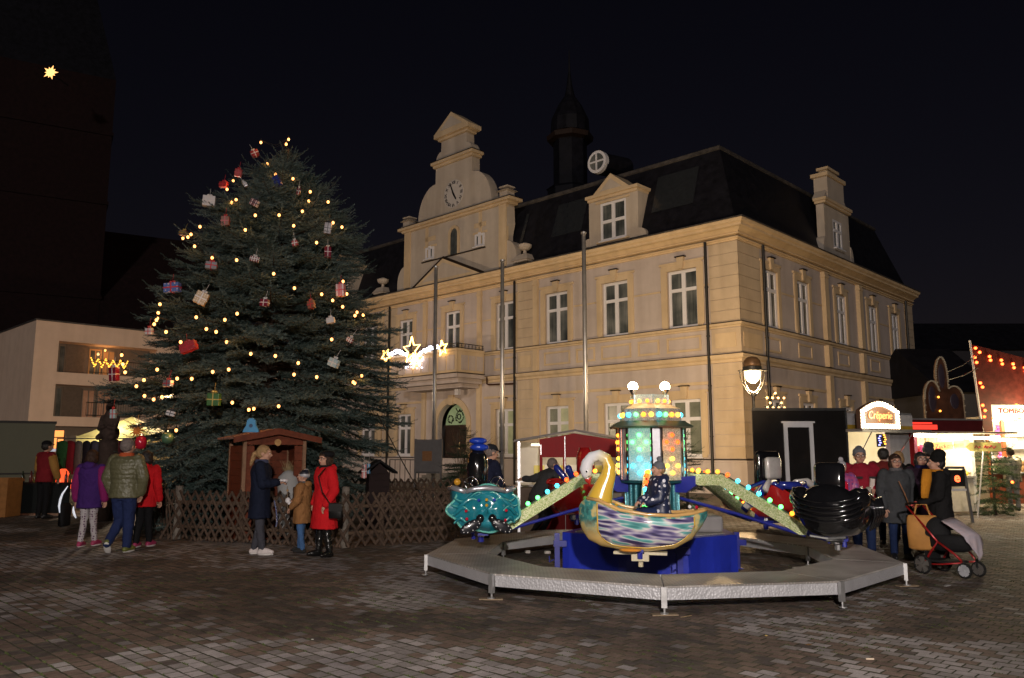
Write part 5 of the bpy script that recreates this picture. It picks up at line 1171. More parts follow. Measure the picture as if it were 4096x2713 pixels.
for x in (-.25,.20):
    q = MB(); q.lathe([(.02,2.40),(.03,2.42),(.055,2.46),(.055,2.48)], 14, (x,-.12,0)); q.obj('lamp_socket', M('chrome'), car)
    q = MB(); q.ball((x,-.12,2.515), .068, 16, 10); q.obj('flood_bulb', parb, car, smooth=True)
    l = bpy.data.lights.new('flood_light', 'SPOT'); l.energy = 2900; l.color = (1,.68,.35); l.spot_size = R(64); l.spot_blend = .35; l.shadow_soft_size = .05
    lo = link(bpy.data.objects.new('flood_light', l), car, (x, .0, 2.56)); lo.rotation_euler = Vector((.22,1.0,.40)).to_track_quat('-Z','Y').to_euler()
    point_lamp('bulb_glow', (x,-.20,2.56), 5, (1,.75,.4), .05, car)
for z_, kc in ((1.70,(1,.5,.2)),(1.37,(.6,.9,.8))):
    for a_ in (R(240),R(300),R(0),R(180)): point_lamp('panel_glow', (.66*math.cos(a_),.66*math.sin(a_),z_), .8, kc, .12, car)
# arms
armf = glitter('green_foil', (.42,.55,.14), (1.0,1.0,.70)); tealf = glitter('sea_foil', (.12,.42,.36), (.5,.9,.8))
def arm(th):
    ca, sa = math.cos(R(th)), math.sin(R(th)); U = Vector((ca,sa,0)); V = Vector((-sa,ca,0)); Z = Vector((0,0,1))
    prof = [(.62,1.19),(.62,1.31),(1.02,1.31),(2.10,.68),(2.06,.58),(1.98,.58),(.98,1.17),(.70,1.16)]
    q = MB(); q.prism(prof, lambda r,z:tuple(U*r+V*.045+Z*z), lambda r,z:tuple(U*r-V*.045+Z*z)); o = q.obj('arm', armf, car)
    q = MB(); q.tube([U*.62+Z*1.315, U*1.02+Z*1.315, U*2.10+Z*.69], .012, 6); q.obj('arm_edge', M('dark_edge', (.03,.05,.03), .5), o)
    q = MB(); q.prism([(.36,1.06),(.36,1.26),(.66,1.29),(.66,1.16),(.52,1.06)], lambda r,z:tuple(U*r+V*.06+Z*z), lambda r,z:tuple(U*r-V*.06+Z*z)); q.obj('arm_bracket', blue_st, o)
    q = MB(); q.tube([U*.42+Z*.98, U*1.2+Z*.80, U*2.05+Z*.57], .022, 8); q.obj('tie_rod', blue_st, o)
    q = MB(); q.prism([(2.0,.60),(2.12,.68),(2.34,.60),(2.55,.60),(2.55,.53),(2.28,.52)], lambda r,z:tuple(U*r+V*.04+Z*z), lambda r,z:tuple(U*r-V*.04+Z*z)); q.tube([U*2.5+Z*.46, U*2.5+Z*.64], .03, 8); q.obj('foot', blue_st, o)
    kinds = ['yellow','orange','orange','red','cyan','cyan','cyan','green','green','orange','yellow'] if th > 270 or th < 90 else ['yellow','orange','orange','red','red','cyan','cyan','green','green','green','cyan']
    for j, kk in enumerate(kinds):
        r_ = .68 + j*.135
        z_ = 1.345 if r_ < 1.02 else 1.345-(r_-1.02)*.583
        bulb(kk, U*r_+Z*z_, o, 1.05)
    q = MB(); q.tube([U*2.4+Z*.50, U*2.4+Z*.60], .10, 12); q.obj('swivel', M('chrome'), o)
    return o
ANG = {'swan':257, 'black':327, 'mouse':34, 'red':112, 'teal':190}
for th in ANG.values(): arm(th)
def gondola_frame(th, rg=2.42):
    return (rg*math.cos(R(th)), rg*math.sin(R(th)), 0), R(th)-R(90)   # local +x = travel direction
# ---- shell helper: hull lofted along x from (x, zbottom, ztop, halfwidth)
def hull(secs, n=14, pw=2.4, lip=.02):
    q = MB(); vs = []; m = len(secs)
    for (x,zb,zt,w) in secs:
        for k in range(n+1):
            t = math.pi*k/n; c, s = math.cos(t), math.sin(t)
            y = w*math.copysign(abs(c)**(2/pw), c); z = zt - (zt-zb)*abs(s)**(2/pw)
            vs.append((x,y,z))
    fs = []
    for i in range(m-1):
        for k in range(n): fs.append((i*(n+1)+k, i*(n+1)+k+1, (i+1)*(n+1)+k+1, (i+1)*(n+1)+k))
    for i in range(m-1):     # deck inside, a little lower than the rim
        pass
    q.add(vs, fs); q.add([vs[k] for k in range(n+1)], [tuple(range(n+1))]); q.add([vs[(m-1)*(n+1)+k] for k in range(n+1)], [tuple(range(n,-1,-1))])
    return q
def deck(secs, drop=.06, shrink=.94):
    q = MB(); vs = []
    for (x,zb,zt,w) in secs: vs += [(x,w*shrink,zt-drop),(x,-w*shrink,zt-drop)]
    q.add(vs, [(2*i,2*i+1,2*i+3,2*i+2) for i in range(len(secs)-1)]); return q
def rim(secs, r=.022):
    q = MB()
    for sg in (-1,1): q.tube([(x,sg*w,zt) for (x,zb,zt,w) in secs], r, 8)
    return q
def swan_mat():
    m = M('swan_body_paint', (.62,.48,.16), .18, var=.0, coat=.6); nt = m.node_tree; b = nt.nodes['Principled BSDF']
    tc = nt.nodes.new('ShaderNodeTexCoord'); sp_ = nt.nodes.new('ShaderNodeSeparateXYZ'); nt.links.new(tc.outputs['Object'], sp_.inputs[0])
    n = nt.nodes.new('ShaderNodeTexNoise'); n.inputs['Scale'].default_value = 9; n.inputs['Detail'].default_value = 3; nt.links.new(tc.outputs['Object'], n.inputs[0])
    r1 = nt.nodes.new('ShaderNodeValToRGB'); e_ = r1.color_ramp.elements; e_[0].position = .36; e_[0].color = (.03,.10,.10,1); e_[1].position = .5; e_[1].color = (.06,.26,.24,1)
    x = e_.new(.60); x.color = (.50,.42,.18,1); x = e_.new(.75); x.color = (.62,.50,.22,1)
    nt.links.new(n.outputs['Fac'], r1.inputs['Fac'])
    mr = nt.nodes.new('ShaderNodeMapRange'); mr.inputs['From Min'].default_value = .70; mr.inputs['From Max'].default_value = .92; nt.links.new(sp_.outputs['Z'], mr.inputs['Value'])
    mx = nt.nodes.new('ShaderNodeMix'); mx.data_type = 'RGBA'; mx.inputs['A'].default_value = (.62,.42,.14,1); nt.links.new(mr.outputs['Result'], mx.inputs['Factor']); nt.links.new(r1.outputs[0], mx.inputs['B']); nt.links.new(mx.outputs['Result'], b.inputs['Base Color'])
    return m
def neck_mat():
    m = M('swan_neck_paint', (.7,.6,.3), .24, var=.0, coat=.6); nt = m.node_tree; b = nt.nodes['Principled BSDF']
    tc = nt.nodes.new('ShaderNodeTexCoord'); sp_ = nt.nodes.new('ShaderNodeSeparateXYZ'); nt.links.new(tc.outputs['Object'], sp_.inputs[0])
    a_ = nt.nodes.new('ShaderNodeMath'); a_.operation = 'MULTIPLY_ADD'; a_.inputs[1].default_value = -1.9; a_.inputs[2].default_value = 0; nt.links.new(sp_.outputs['X'], a_.inputs[0])
    s_ = nt.nodes.new('ShaderNodeMath'); s_.operation = 'SUBTRACT'; nt.links.new(a_.outputs[0], s_.inputs[0]); nt.links.new(sp_.outputs['Z'], s_.inputs[1])
    mr = nt.nodes.new('ShaderNodeMapRange'); mr.inputs['From Min'].default_value = -2.62; mr.inputs['From Max'].default_value = -2.25; nt.links.new(s_.outputs[0], mr.inputs['Value'])
    r1 = nt.nodes.new('ShaderNodeValToRGB'); e_ = r1.color_ramp.elements; e_[0].color = (.62,.62,.64,1); e_[1].color = (.62,.40,.05,1); x = e_.new(.55); x.color = (.66,.58,.36,1)
    nt.links.new(mr.outputs['Result'], r1.inputs['Fac']); nt.links.new(r1.outputs[0], b.inputs['Base Color']); return m
def wing_mat():
    m = M('swan_wing_paint', (.6,.6,.6), .2, var=.0, coat=.6); nt = m.node_tree; b = nt.nodes['Principled BSDF']
    tc = nt.nodes.new('ShaderNodeTexCoord'); mp = nt.nodes.new('ShaderNodeMapping'); mp.inputs['Rotation'].default_value = (0,R(6),0); nt.links.new(tc.outputs['Object'], mp.inputs[0])
    m2 = nt.nodes.new('ShaderNodeMapping'); m2.inputs['Scale'].default_value = (4.2,1.0,24.0); nt.links.new(mp.outputs[0], m2.inputs[0])
    w = nt.nodes.new('ShaderNodeTexNoise'); w.inputs['Scale'].default_value = 1.0; w.inputs['Detail'].default_value = .6; nt.links.new(m2.outputs[0], w.inputs['Vector'])
    r1 = nt.nodes.new('ShaderNodeValToRGB'); e_ = r1.color_ramp.elements; e_[0].position = .30; e_[0].color = (.030,.025,.075,1); e_[1].position = .74; e_[1].color = (.05,.20,.20,1)
    for p_, c_ in ((.40,(.13,.11,.24,1)),(.48,(.36,.33,.42,1)),(.53,(.58,.54,.52,1)),(.60,(.14,.38,.37,1))): x = e_.new(p_); x.color = c_
    nt.links.new(w.outputs['Fac'], r1.inputs['Fac'])
    w2 = nt.nodes.new('ShaderNodeTexWave'); w2.bands_direction = 'X'; w2.inputs['Scale'].default_value = .75; w2.inputs['Distortion'].default_value = 3.0; nt.links.new(mp.outputs[0], w2.inputs['Vector'])
    r2 = nt.nodes.new('ShaderNodeValToRGB'); r2.color_ramp.elements[0].position = .985; r2.color_ramp.elements[1].position = .999; nt.links.new(w2.outputs['Fac'], r2.inputs['Fac'])
    mx = nt.nodes.new('ShaderNodeMix'); mx.data_type = 'RGBA'; mx.inputs['B'].default_value = (.10,.36,.32,1); mx.inputs['Factor'].default_value = 0.0; nt.links.new(r1.outputs[0], mx.inputs['A']); nt.links.new(mx.outputs['Result'], b.inputs['Base Color']); return m
# ---- swan
loc, rz = gondola_frame(257, 2.42)
sec = [(.72,.88,1.04,.03),(.68,.76,1.10,.12),(.60,.66,1.15,.20),(.45,.595,1.13,.27),(.2,.56,1.03,.31),(-.1,.55,.985,.32),(-.4,.59,.975,.28),(-.6,.70,.995,.20),(-.72,.85,1.02,.10),(-.78,.96,1.035,.03)]
q = hull(sec); sw = q.obj('swan_gondola', swan_mat(), car, smooth=True, loc=loc, rotz=rz, label='painted swan gondola at the front of the carousel'); SWAN = sw; sw.scale = (.93,.93,.96)
q = deck(sec[3:9], .10); q.obj('cockpit_floor', M('red_leatherette', (.30,.02,.02), .4, var=.1), sw)
q = rim(sec[2:], .02); q.obj('rim', M('tan_rim', (.55,.33,.12), .2, coat=.5), sw, smooth=True)
q = MB(); path = [(.50,0,1.02),(.46,0,1.16),(.415,0,1.28),(.365,0,1.40),(.35,0,1.50),(.385,0,1.59),(.47,0,1.635),(.56,0,1.61),(.615,0,1.545),(.632,0,1.47),(.622,0,1.41),(.605,0,1.365)]
q.tube(path, [.17,.145,.115,.092,.078,.07,.066,.066,.07,.078,.066,.040], 16, sq=.8, up=(1,0,0)); q.obj('neck', neck_mat(), sw, smooth=True)
q = MB(); q.tube([(.612,0,1.385),(.606,0,1.34),(.585,0,1.285)], [.05,.038,.006], 12, sq=.7); q.obj('beak', M('beak_red', (.42,.03,.02), .25, coat=.5), sw, smooth=True)
for sg in (-1,1):
    q = MB(); q.ball((.618,sg*.060,1.445), (.022,.008,.026), 10, 7); e0 = q.obj('eye', M('eye_white', (.65,.65,.65), .2), sw); q = MB(); q.ball((.617,sg*.066,1.445), (.011,.006,.013), 8, 5); q.obj('pupil', M('gloss_black', (.006,.006,.007), .12, coat=.6), e0)
    q = MB(); q.tube([(.640,sg*.056,1.47),(.642,sg*.050,1.51),(.636,sg*.048,1.545)], .004, 5); q.tube([(.575,sg*.055,1.40),(.585,sg*.062,1.385),(.60,sg*.06,1.395)], .004, 5); q.obj('lash', M('gloss_black'), sw)
    # wing: shell raised off the hull with feather ridges
    q = MB(); vs = []; nx, nz = 26, 22
    for i in range(nx+1):
        x = .47 - i*(1.10)/nx
        zs_ = np.interp(x, [s_[0] for s_ in sec][::-1], [s_[2] for s_ in sec][::-1]); wb = np.interp(x, [s_[0] for s_ in sec][::-1], [s_[3] for s_ in sec][::-1]); zb_ = np.interp(x, [s_[0] for s_ in sec][::-1], [s_[1] for s_ in sec][::-1])
        u = i/nx; env = min(1, (u/.14))**.5 * min(1,(1-u)/.12)**.5
        top = zs_ - .035; bot = zb_ + .06 + (1-env)*.22*(zs_-zb_)
        for j in range(nz+1):
            v = j/nz; z = top + (bot-top)*v; s_ = max(0,min(1,(zs_-z)/(zs_-zb_)))**(2.4/2); c = max(0,1-s_**2)**.5; y = wb*c**(2/2.4)
            ridge = .010*abs(math.sin(v*math.pi*6)) if u > .18 else .006
            edge = min(1, 8*v*(1-v))*min(1,10*u*(1-u)); vs.append((x, sg*(y+.004+.022*edge+ridge*edge), z))
    q.add(vs, [(i*(nz+1)+j, i*(nz+1)+j+1, (i+1)*(nz+1)+j+1, (i+1)*(nz+1)+j) for i in range(nx) for j in range(nz)]); q.obj('wing', wing_mat(), sw, smooth=True)
    bd = [vs[i*(nz+1)+nz] for i in range(nx+1)]; q = MB(); q.tube([vs[j] for j in range(0,nz+1,3)] + bd[::2] + [vs[nx*(nz+1)+j] for j in range(nz,-1,-4)], .010, 6); q.obj('wing_edge', M('gold_paint', (.55,.35,.05), .25, coat=.5), sw, smooth=True)
    q = MB(); q.ball((.10,sg*.22,.585), (.13,.05,.022), 10, 6); q.obj('webbed_foot', M('orange_paint', (.55,.22,.03), .3), sw)
q = MB(); q.cbox((0,0,.535), (.62,.14,.03)); q.cbox((0,0,.49), (.20,.16,.08)); q.tube([(0,0,.38),(0,0,.47)], .03, 8); q.obj('mount', M('cream_bracket', (.45,.40,.28), .5), sw)
for k,(x,y,c_) in enumerate(((-.62,.12,'green_gloss'),(-.66,.02,'red_gloss'),(-.58,-.08,'eye_white'))):
    q = MB(); q.ball((x,-abs(y)-.02,1.05), .022, 8, 6); q.obj('cap_lamp', M(c_), sw)
q = MB(); q.ball((.30,-.30,1.06), .028, 10, 7); q.obj('cap_lamp', M('amber_cap', (.5,.3,.02), .15, coat=.6), sw)
# ---- teal shell gondola seen from behind
loc, rz = gondola_frame(190, 2.40)
teal = M('teal_lacquer', (.012,.17,.22), .16, var=.25, scale=4, coat=.7); teal2 = M('mint_edge', (.12,.42,.36), .2, coat=.6); silver = M('silver_lacquer', (.5,.5,.54), .25, .7, var=.1)
tg_ = MB()
sec2 = [(-.42,.86,1.05,.05),(-.40,.74,1.10,.26),(-.34,.64,1.13,.37),(-.2,.58,1.14,.42),(.1,.56,1.12,.42),(.35,.60,1.08,.36),(.55,.72,1.05,.22),(.62,.85,1.02,.06)]
q = hull(sec2); tl = q.obj('teal_gondola', teal, car, smooth=True, loc=loc, rotz=rz, label='teal ruffled gondola with two steering wheels')
q = deck(sec2[1:7], .06); q.obj('cockpit_floor', silver, tl); q = rim(sec2[1:7], .035); q.tube([(-.40,-.26,1.10),(-.425,-.13,1.135),(-.43,0,1.145),(-.425,.13,1.135),(-.40,.26,1.10)], .035, 8); q.obj('rim', silver, tl, smooth=True)
def shield(t, r): # scalloped rear shell: t angle, r 0..1
    k = r*(1+.055*math.cos(7*t+.4)*min(1,max(0,(r-.5)*2)) + .05*math.cos(2*t)**4)
    return (-.50+.17*r*r+.028*math.sin(9*r+1.5*math.cos(2*t)), .455*k*math.cos(t), .875+.285*k*math.sin(t))
q = MB(); na, nr_ = 48, 10; vs = [shield(2*math.pi*i/na, j/nr_) for j in range(nr_+1) for i in range(na)]
q.add(vs, [(j*na+i, j*na+(i+1)%na, (j+1)*na+(i+1)%na, (j+1)*na+i) for j in range(nr_) for i in range(na)]); q.obj('rear_shell', teal, tl, smooth=True)
q = MB(); q.tube([shield(2*math.pi*i/96, 1.0) for i in range(97)], .016, 6); q.obj('ruffle_edge', teal2, tl, smooth=True)
for sg in (-1,1):
    for (cz_, amp, w0, w1) in ((1.035,.05,.05,.40),(.965,.045,.12,.43),(.86,.05,.22,.44),(.74,.035,.25,.40)):
        q = MB(); p2 = []
        for i in range(13):
            u = i/12; y = sg*(w0+(w1-w0)*u); z = cz_ + amp*math.sin(u*5.2+cz_*7) - .02*u; rr2 = min(1,math.hypot(y/.455,(z-.875)/.285)); p2.append((-.512+.17*rr2*rr2, y, z))
        q.tube(p2, [.012+.016*math.sin(math.pi*i/12) for i in range(13)], 7); q.obj('ruffle', teal, tl, smooth=True)
        q = MB(); q.tube([(x-.016,y,z+.010) for x,y,z in p2], .0075, 5); q.obj('ruffle_edge', teal2, tl, smooth=True)
for sg in (-1,1):
    R3 = Matrix.Rotation(sg*R(62),3,'X'); q = MB(); q.ball((-.50,sg*.20,.665), (.035,.072,.155), 16, 10, R3); pad = q.obj('bumper_pad', M('black_vinyl', (.010,.010,.014), .3, coat=.3), tl, smooth=True)
    for i in range(10):
        t_ = 2*math.pi*i/10; pd = R3 @ Vector((-.030,.050*math.cos(t_),.118*math.sin(t_))); q = MB(); q.ball(Vector((-.50,sg*.20,.665))+pd, .0085, 6, 4); q.obj('white_dot', M('eye_white'), pad)
    q = MB(); q.ball((-.49,sg*.08,.765), (.045,.055,.055), 12, 8); q.obj('bumper_knob', M('gloss_black'), tl, smooth=True)
    q = MB(); q.tube([(-.28+.02*math.sin(t),sg*.17+.085*math.cos(t),1.20+.085*math.sin(t)) for t in [k*math.pi/10 for k in range(21)]], .009, 6)
    for t in (0,2.09,4.19): q.tube([(-.28,sg*.17,1.20),(-.28,sg*.17+.08*math.cos(t),1.20+.08*math.sin(t))], .006, 5)
    q.tube([(-.28,sg*.17,1.20),(-.22,sg*.17,1.10)], .01, 6); q.obj('steering_wheel', M('chrome'), tl, smooth=True)
for (y,z,m_) in ((0,1.00,'amber_cap'),(0,.93,'amber_cap'),(-.10,.995,'blue_cap'),(.10,.995,'blue_cap'),(-.26,.86,'red_gloss'),(.26,.86,'red_gloss'),(-.25,.74,'red_gloss'),(.25,.76,'red_gloss')):
    q = MB(); q.ball((-.515+.5*y*y,y,z), .021, 10, 6); q.obj('cap_lamp', M(m_, (.02,.05,.4), .15, coat=.6), tl)
q = MB(); q.ball((-.05,.33,1.21), .048, 12, 8); q.obj('amber_lamp', M('amber_lamp', (.45,.22,.02), .15, coat=.6), tl, smooth=True)
# plain padded seat back (dark) with a blue cushion on top
q = MB(); q.loft([((.36,0,1.08),.09,.10),((.37,0,1.22),.12,.14),((.38,0,1.40),.13,.155),((.38,0,1.56),.11,.13),((.38,0,1.63),.06,.08)], 20); q.obj('seat_back', M('gloss_black'), tl, smooth=True)
q = MB(); q.ball((.36,-.02,1.67), (.10,.14,.055), 14, 8); q.ball((.36,.0,1.76), (.09,.13,.05), 14, 8); q.obj('blue_cushion', M('blue_gloss', (.012,.04,.34), .16, coat=.6), tl, smooth=True)
q = MB(); q.cbox((0,0,.535), (.4,.14,.03)); q.tube([(0,0,.42),(0,0,.53)], .04, 8); q.obj('mount', blue_st, tl)
# ---- black gondola
loc, rz = gondola_frame(327, 2.42)
blackg = M('black_lacquer', (.006,.006,.007), .11, var=.2, coat=.8)
sec3 = [(.58,.82,.98,.10),(.56,.70,1.06,.26),(.48,.63,1.14,.36),(.32,.60,1.16,.41),(.0,.58,1.05,.42),(-.35,.60,1.0,.40),(-.62,.68,1.0,.32),(-.76,.80,1.02,.16)]
q = hull(sec3, pw=2.8); bk = q.obj('black_gondola', blackg, car, smooth=True, loc=loc, rotz=rz, label='glossy black gondola with draped folds')
q = deck(sec3[2:7], .10); q.obj('cockpit_floor', M('red_leatherette'), bk); q = rim(sec3[2:], .026); q.obj('rim', blackg, bk, smooth=True)
for k in range(5):
    q = MB(); z_ = 1.14-k*.055; q.tube([(.40+(.20+.035*math.sin(k*.8))*math.cos(t*math.pi/2)**.7, .39*math.sin(t*math.pi/2), z_+.02-.14*math.cos(t*math.pi/2)) for t in [i/8 for i in range(-7,8)]], [.012+.012*math.cos(i/8*1.5) for i in range(-7,8)], 8); q.obj('drape_fold', blackg, bk, smooth=True)
q = MB(); q.ball((.40,0,.93), (.235,.37,.30), 20, 12); q.obj('front_bulge', blackg, bk, smooth=True)
for sg in (-1,1):
    q = MB(); q.ball((.34,sg*.33,1.06), (.17,.13,.13), 16, 10); q.obj('shoulder', blackg, bk, smooth=True)
    for j in range(4): q = MB(); q.tube([(-.02-j*.2,sg*.42,1.04),(-.06-j*.2,sg*.44,.85),(-.10-j*.18,sg*.36,.66)], [.02,.03,.012], 8); q.obj('drape_fold', blackg, bk, smooth=True)
q = MB(); q.cbox((.27,0,1.30), (.13,.36,.36), Matrix.Rotation(R(-8),3,'Y'), .06); q.obj('head_bolster', blackg, bk, smooth=True)
q = MB(); q.cbox((.10,0,1.16), (.09,.36,.20), bev=.04); q.obj('dash_pad', M('red_gloss'), bk, smooth=True)
q = MB(); q.tube([(-.02+.02*math.sin(t),.10*math.cos(t),1.18+.09*math.sin(t)) for t in [k*math.pi/10 for k in range(21)]], .010, 6); q.tube([(-.02,0,1.18),(.08,0,1.14)], .01, 6); q.obj('steering_wheel', M('gloss_black'), bk, smooth=True)
for k,(x,y) in enumerate(((-.62,.18),(-.66,-.14),(-.5,.3))):
    q = MB(); q.cbox((x,y,1.07), (.20,.07,.14), Matrix.Rotation(R(25),3,'Y'), .02); q.obj('tail_fin', M('ivory_gloss', (.42,.38,.33), .2, coat=.5), bk, smooth=True)
q = MB(); q.tube([(.53,-.2,.625),(.5,0,.60),(.53,.2,.625)], .015, 6); q.cbox((0,0,.545), (.45,.16,.03)); q.tube([(0,0,.42),(0,0,.54)], .04, 8); q.obj('mount', M('grey_bracket', (.2,.2,.2), .5, .6), bk)
# ---- red, blue and white striped gondola at the back right
loc, rz = gondola_frame(34, 2.40)
redg = M('red_lacquer', (.32,.012,.012), .16, var=.2, coat=.7); bluel = M('blue_lacquer', (.015,.025,.20), .18, coat=.7); ivory = M('ivory_lacquer', (.45,.42,.40), .2, coat=.6)
q = hull(sec3); rg_ = q.obj('striped_gondola', redg, car, smooth=True, loc=loc, rotz=rz, label='red gondola with blue and white striped wings behind')
q = deck(sec3[2:7], .08); q.obj('cockpit_floor', M('gloss_black'), rg_); q = rim(sec3[1:], .03); q.obj('rim', bluel, rg_, smooth=True)
for sg in (-1,1):
    for j in range(9):
        a_ = R(-35+j*16); q = MB(); p0_ = Vector((.40,sg*.22,1.16)); p1_ = Vector((.30-.62*math.sin(a_)*.55,sg*(.42+.22*math.cos(a_)),1.02-.30*math.sin(a_+.5)))
        q.tube([p0_, p0_.lerp(p1_,.5)+Vector((0,sg*.05,.05)), p1_], [.03,.055,.065], 10, sq=.6); q.obj('striped_rib', bluel if j % 2 else ivory, rg_, smooth=True)
q = MB(); q.tube([(.50,-.28,1.12),(.58,0,1.10),(.50,.28,1.12)], [.05,.07,.05], 10); q.obj('collar', bluel, rg_, smooth=True)
q = MB(); q.cbox((.08,0,1.36), (.12,.52,.52), bev=.055); q.obj('seat_back', M('gloss_black'), rg_, smooth=True)
q = MB(); q.cbox((.18,0,1.36), (.10,.34,.34), bev=.045); q.obj('head_cushion', ivory, rg_, smooth=True)
q = MB(); q.cbox((0,0,.545), (.45,.16,.03)); q.tube([(0,0,.42),(0,0,.54)], .04, 8); q.obj('mount', blue_st, rg_)
# ---- red gondola behind the column
loc, rz = gondola_frame(112, 2.35)
q = hull(sec2); r2_ = q.obj('red_gondola', redg, car, smooth=True, loc=loc, rotz=rz, label='plain glossy red gondola behind the column')
q = deck(sec2[1:7], .06); q.obj('cockpit_floor', M('gloss_black'), r2_); q = rim(sec2[1:7], .03); q.obj('rim', redg, r2_, smooth=True)
q = MB(); q.loft([((.20,0,1.10),.10,.14),((.18,0,1.28),.14,.20),((.17,0,1.5),.14,.20),((.16,0,1.68),.08,.12)], 18); q.obj('seat_back', redg, r2_, smooth=True)
for sg in (-1,1): q = MB(); q.capsule((-.1,sg*.12,1.12),(-.25,sg*.22,1.34),.05,.06); q.obj('blue_lever', bluel, r2_, smooth=True)
q = MB(); q.tube([(0,0,.42),(0,0,.58)], .04, 8); q.obj('mount', blue_st, r2_)
# cables and scraps on the ground inside the ring
cab = MB(); cab.tube([(CX-1.9,CY-.2,.012),(CX-1.6,CY-.45,.012),(CX-1.3,CY-.35,.012),(CX-1.1,CY-.1,.012)], .011, 6); o = cab.obj('power_cable', M('dark_cable')); tag(o, 'dark cable lying on the ground inside the walkway', 'cable')
for (px,py,lab,sz) in ((2190,2215,'white plastic connector left of the blue base',(.10,.05,.04)),(2110,2213,'pale stone-like plug beside the cable',(.07,.06,.04)),(3190,2272,'white paper scrap inside the walkway at right',(.12,.07,.008))):
    q = MB(); q.cbox((0,0,sz[2]/2+.002), sz, Matrix.Rotation(R(20),3,'Z'), .003); o = q.obj('scrap', M('scrap_white', (.45,.42,.38), .7), loc=G(px,py)); tag(o, lab, 'scrap')
# ================================================================== RED TICKET BOOTH
maroon = M('maroon_panel', (.23,.010,.012), .6, var=.12); alu = M('aluminium', (.55,.55,.56), .35, .8, var=.1); inner = M('booth_inner', (.55,.50,.42), .5, var=.06)
bo = G(2071,2136); bth = thing('ticket_booth', 'red ticket booth with lit interior behind the carousel', 'booth', (bo.x,bo.y,0))
BW, BD, EH_, AH = 2.30, 1.5, 1.82, 2.02
q = MB(); q.box(0,.05,-.02,.03,0,EH_); q.obj('corner_post', alu, bth)
for (x0,x1,z0,z1) in ((.44,BW,.02,.62),(.44,.50,.62,1.50),(.91,.975,.62,1.50),(1.42,1.48,.62,1.50),(BW-.06,BW,.62,1.5)):
    q = MB(); q.box(x0,x1,0,.03,z0,z1); q.obj('front_panel', maroon, bth)
q = MB(); q.prism([(.44,1.50),(BW,1.50),(BW,EH_-.02),(BW/2,AH-.04),(.44,EH_+.04)], lambda x,z:(x,-.002,z), lambda x,z:(x,.03,z)); q.obj('fascia', maroon, bth)
q = MB(); q.box(.945,.955,-.006,-.002,.05,AH-.1); q.box(.46,.475,-.006,-.002,1.55,1.75); q.obj('panel_seam', alu, bth)
for sg, x0, x1, z0, z1 in ((0,-.08,BW/2,EH_-.01,AH),(1,BW/2,BW+.08,AH,EH_-.01)):
    q = MB(); q.prism([(x0,z0),(x1,z1),(x1,z1+.04),(x0,z0+.04)], lambda x,z:(x,-.12,z), lambda x,z:(x,BD+.1,z)); q.obj('roof_sheet', M('booth_roof', (.16,.14,.13), .6, .3), bth)
q = MB(); q.box(0,BW,BD-.03,BD,0,EH_); q.box(0,.03,.04,BD-.03,.0,EH_-.02); q.box(BW-.03,BW,.04,BD-.03,0,EH_-.02); q.obj('inner_wall', inner, bth)
q = MB(); q.box(.05,BW-.05,.9,BD-.03,.88,.92); q.obj('counter', alu, bth)
yel = dots('yellow_price_list', (.55,.45,.08), (.16,.12,.03), 30, .14)
for x in (.36,.80,1.62): q = MB(); q.box(x,x+.24,BD-.045,BD-.032,1.0,1.32); q.obj('price_list', yel, bth)
q = MB(); q.tube([(.3,BD-.4,1.76),(1.9,BD-.4,1.76)], .02, 8); q.obj('tube_lamp', bulb_mat('booth_tube', (1,.86,.62), 6), bth); point_lamp('booth_light', (1.1,.7,1.55), 15, (1,.84,.58), .2, bth)
q = MB(); q.tube([(-.05,-.03,1.02),(.12,-.03,1.02)], .008, 6); q.tube([(.0,-.03,.9),(.0,-.03,.94)], .01, 6); q.obj('door_latch', alu, bth)
q = MB(); q.box(.05,.44,.05,.09,.0,.9); q.obj('half_door', M('brown_board', (.10,.07,.05), .7), bth)
# ================================================================== CREPE TRAILER
crp = thing('crepe_trailer', 'black crepe trailer with bright arched sign and open hatch', 'food trailer', (5.24,17.5,0))
blackp = M('black_panel', (.008,.0075,.0075), .22, var=.3, scale=2, coat=.2); whitep = M('white_trim', (.50,.49,.50), .5, var=.04); cream_in = M('cream_inner', (.60,.54,.42), .6, var=.05)
TW = 2.03
q = MB(); q.box(0,TW,0,.05,.18,2.50); q.obj('side_panel', blackp, crp)
q = MB(); q.box(-.01,TW+.01,-.02,.0,2.50,2.56); q.box(TW-.005,TW+.025,-.012,.02,.18,2.5); q.obj('edge_trim', M('black_trim', (.01,.01,.01), .5), crp)
x0, x1 = .66, 1.30
for b_ in ((x0,x0+.085,.2,2.14),(x1-.085,x1,.2,2.14),(x0+.0,x1,2.14,2.23)):
    q = MB(); q.box(b_[0],b_[1],-.03,-.002,b_[2],b_[3]); q.obj('door_trim', whitep, crp)
q = MB(); q.box(x0-.04,x1+.04,-.04,-.002,2.23,2.27); q.obj('door_head', whitep, crp); q = MB(); q.box(x0+.09,x1-.09,-.012,-.002,.2,2.13); q.obj('door_leaf', blackp, crp)
q = MB(); q.lathe([(.0,0),(.22,0),(.24,.05),(.24,.16),(.22,.2),(0,.2)], 20); wob = q.obj('wheel', M('tyre', (.01,.01,.01), .8), crp, loc=(1.0,.3,.24)); wob.rotation_euler = (R(90),0,0)
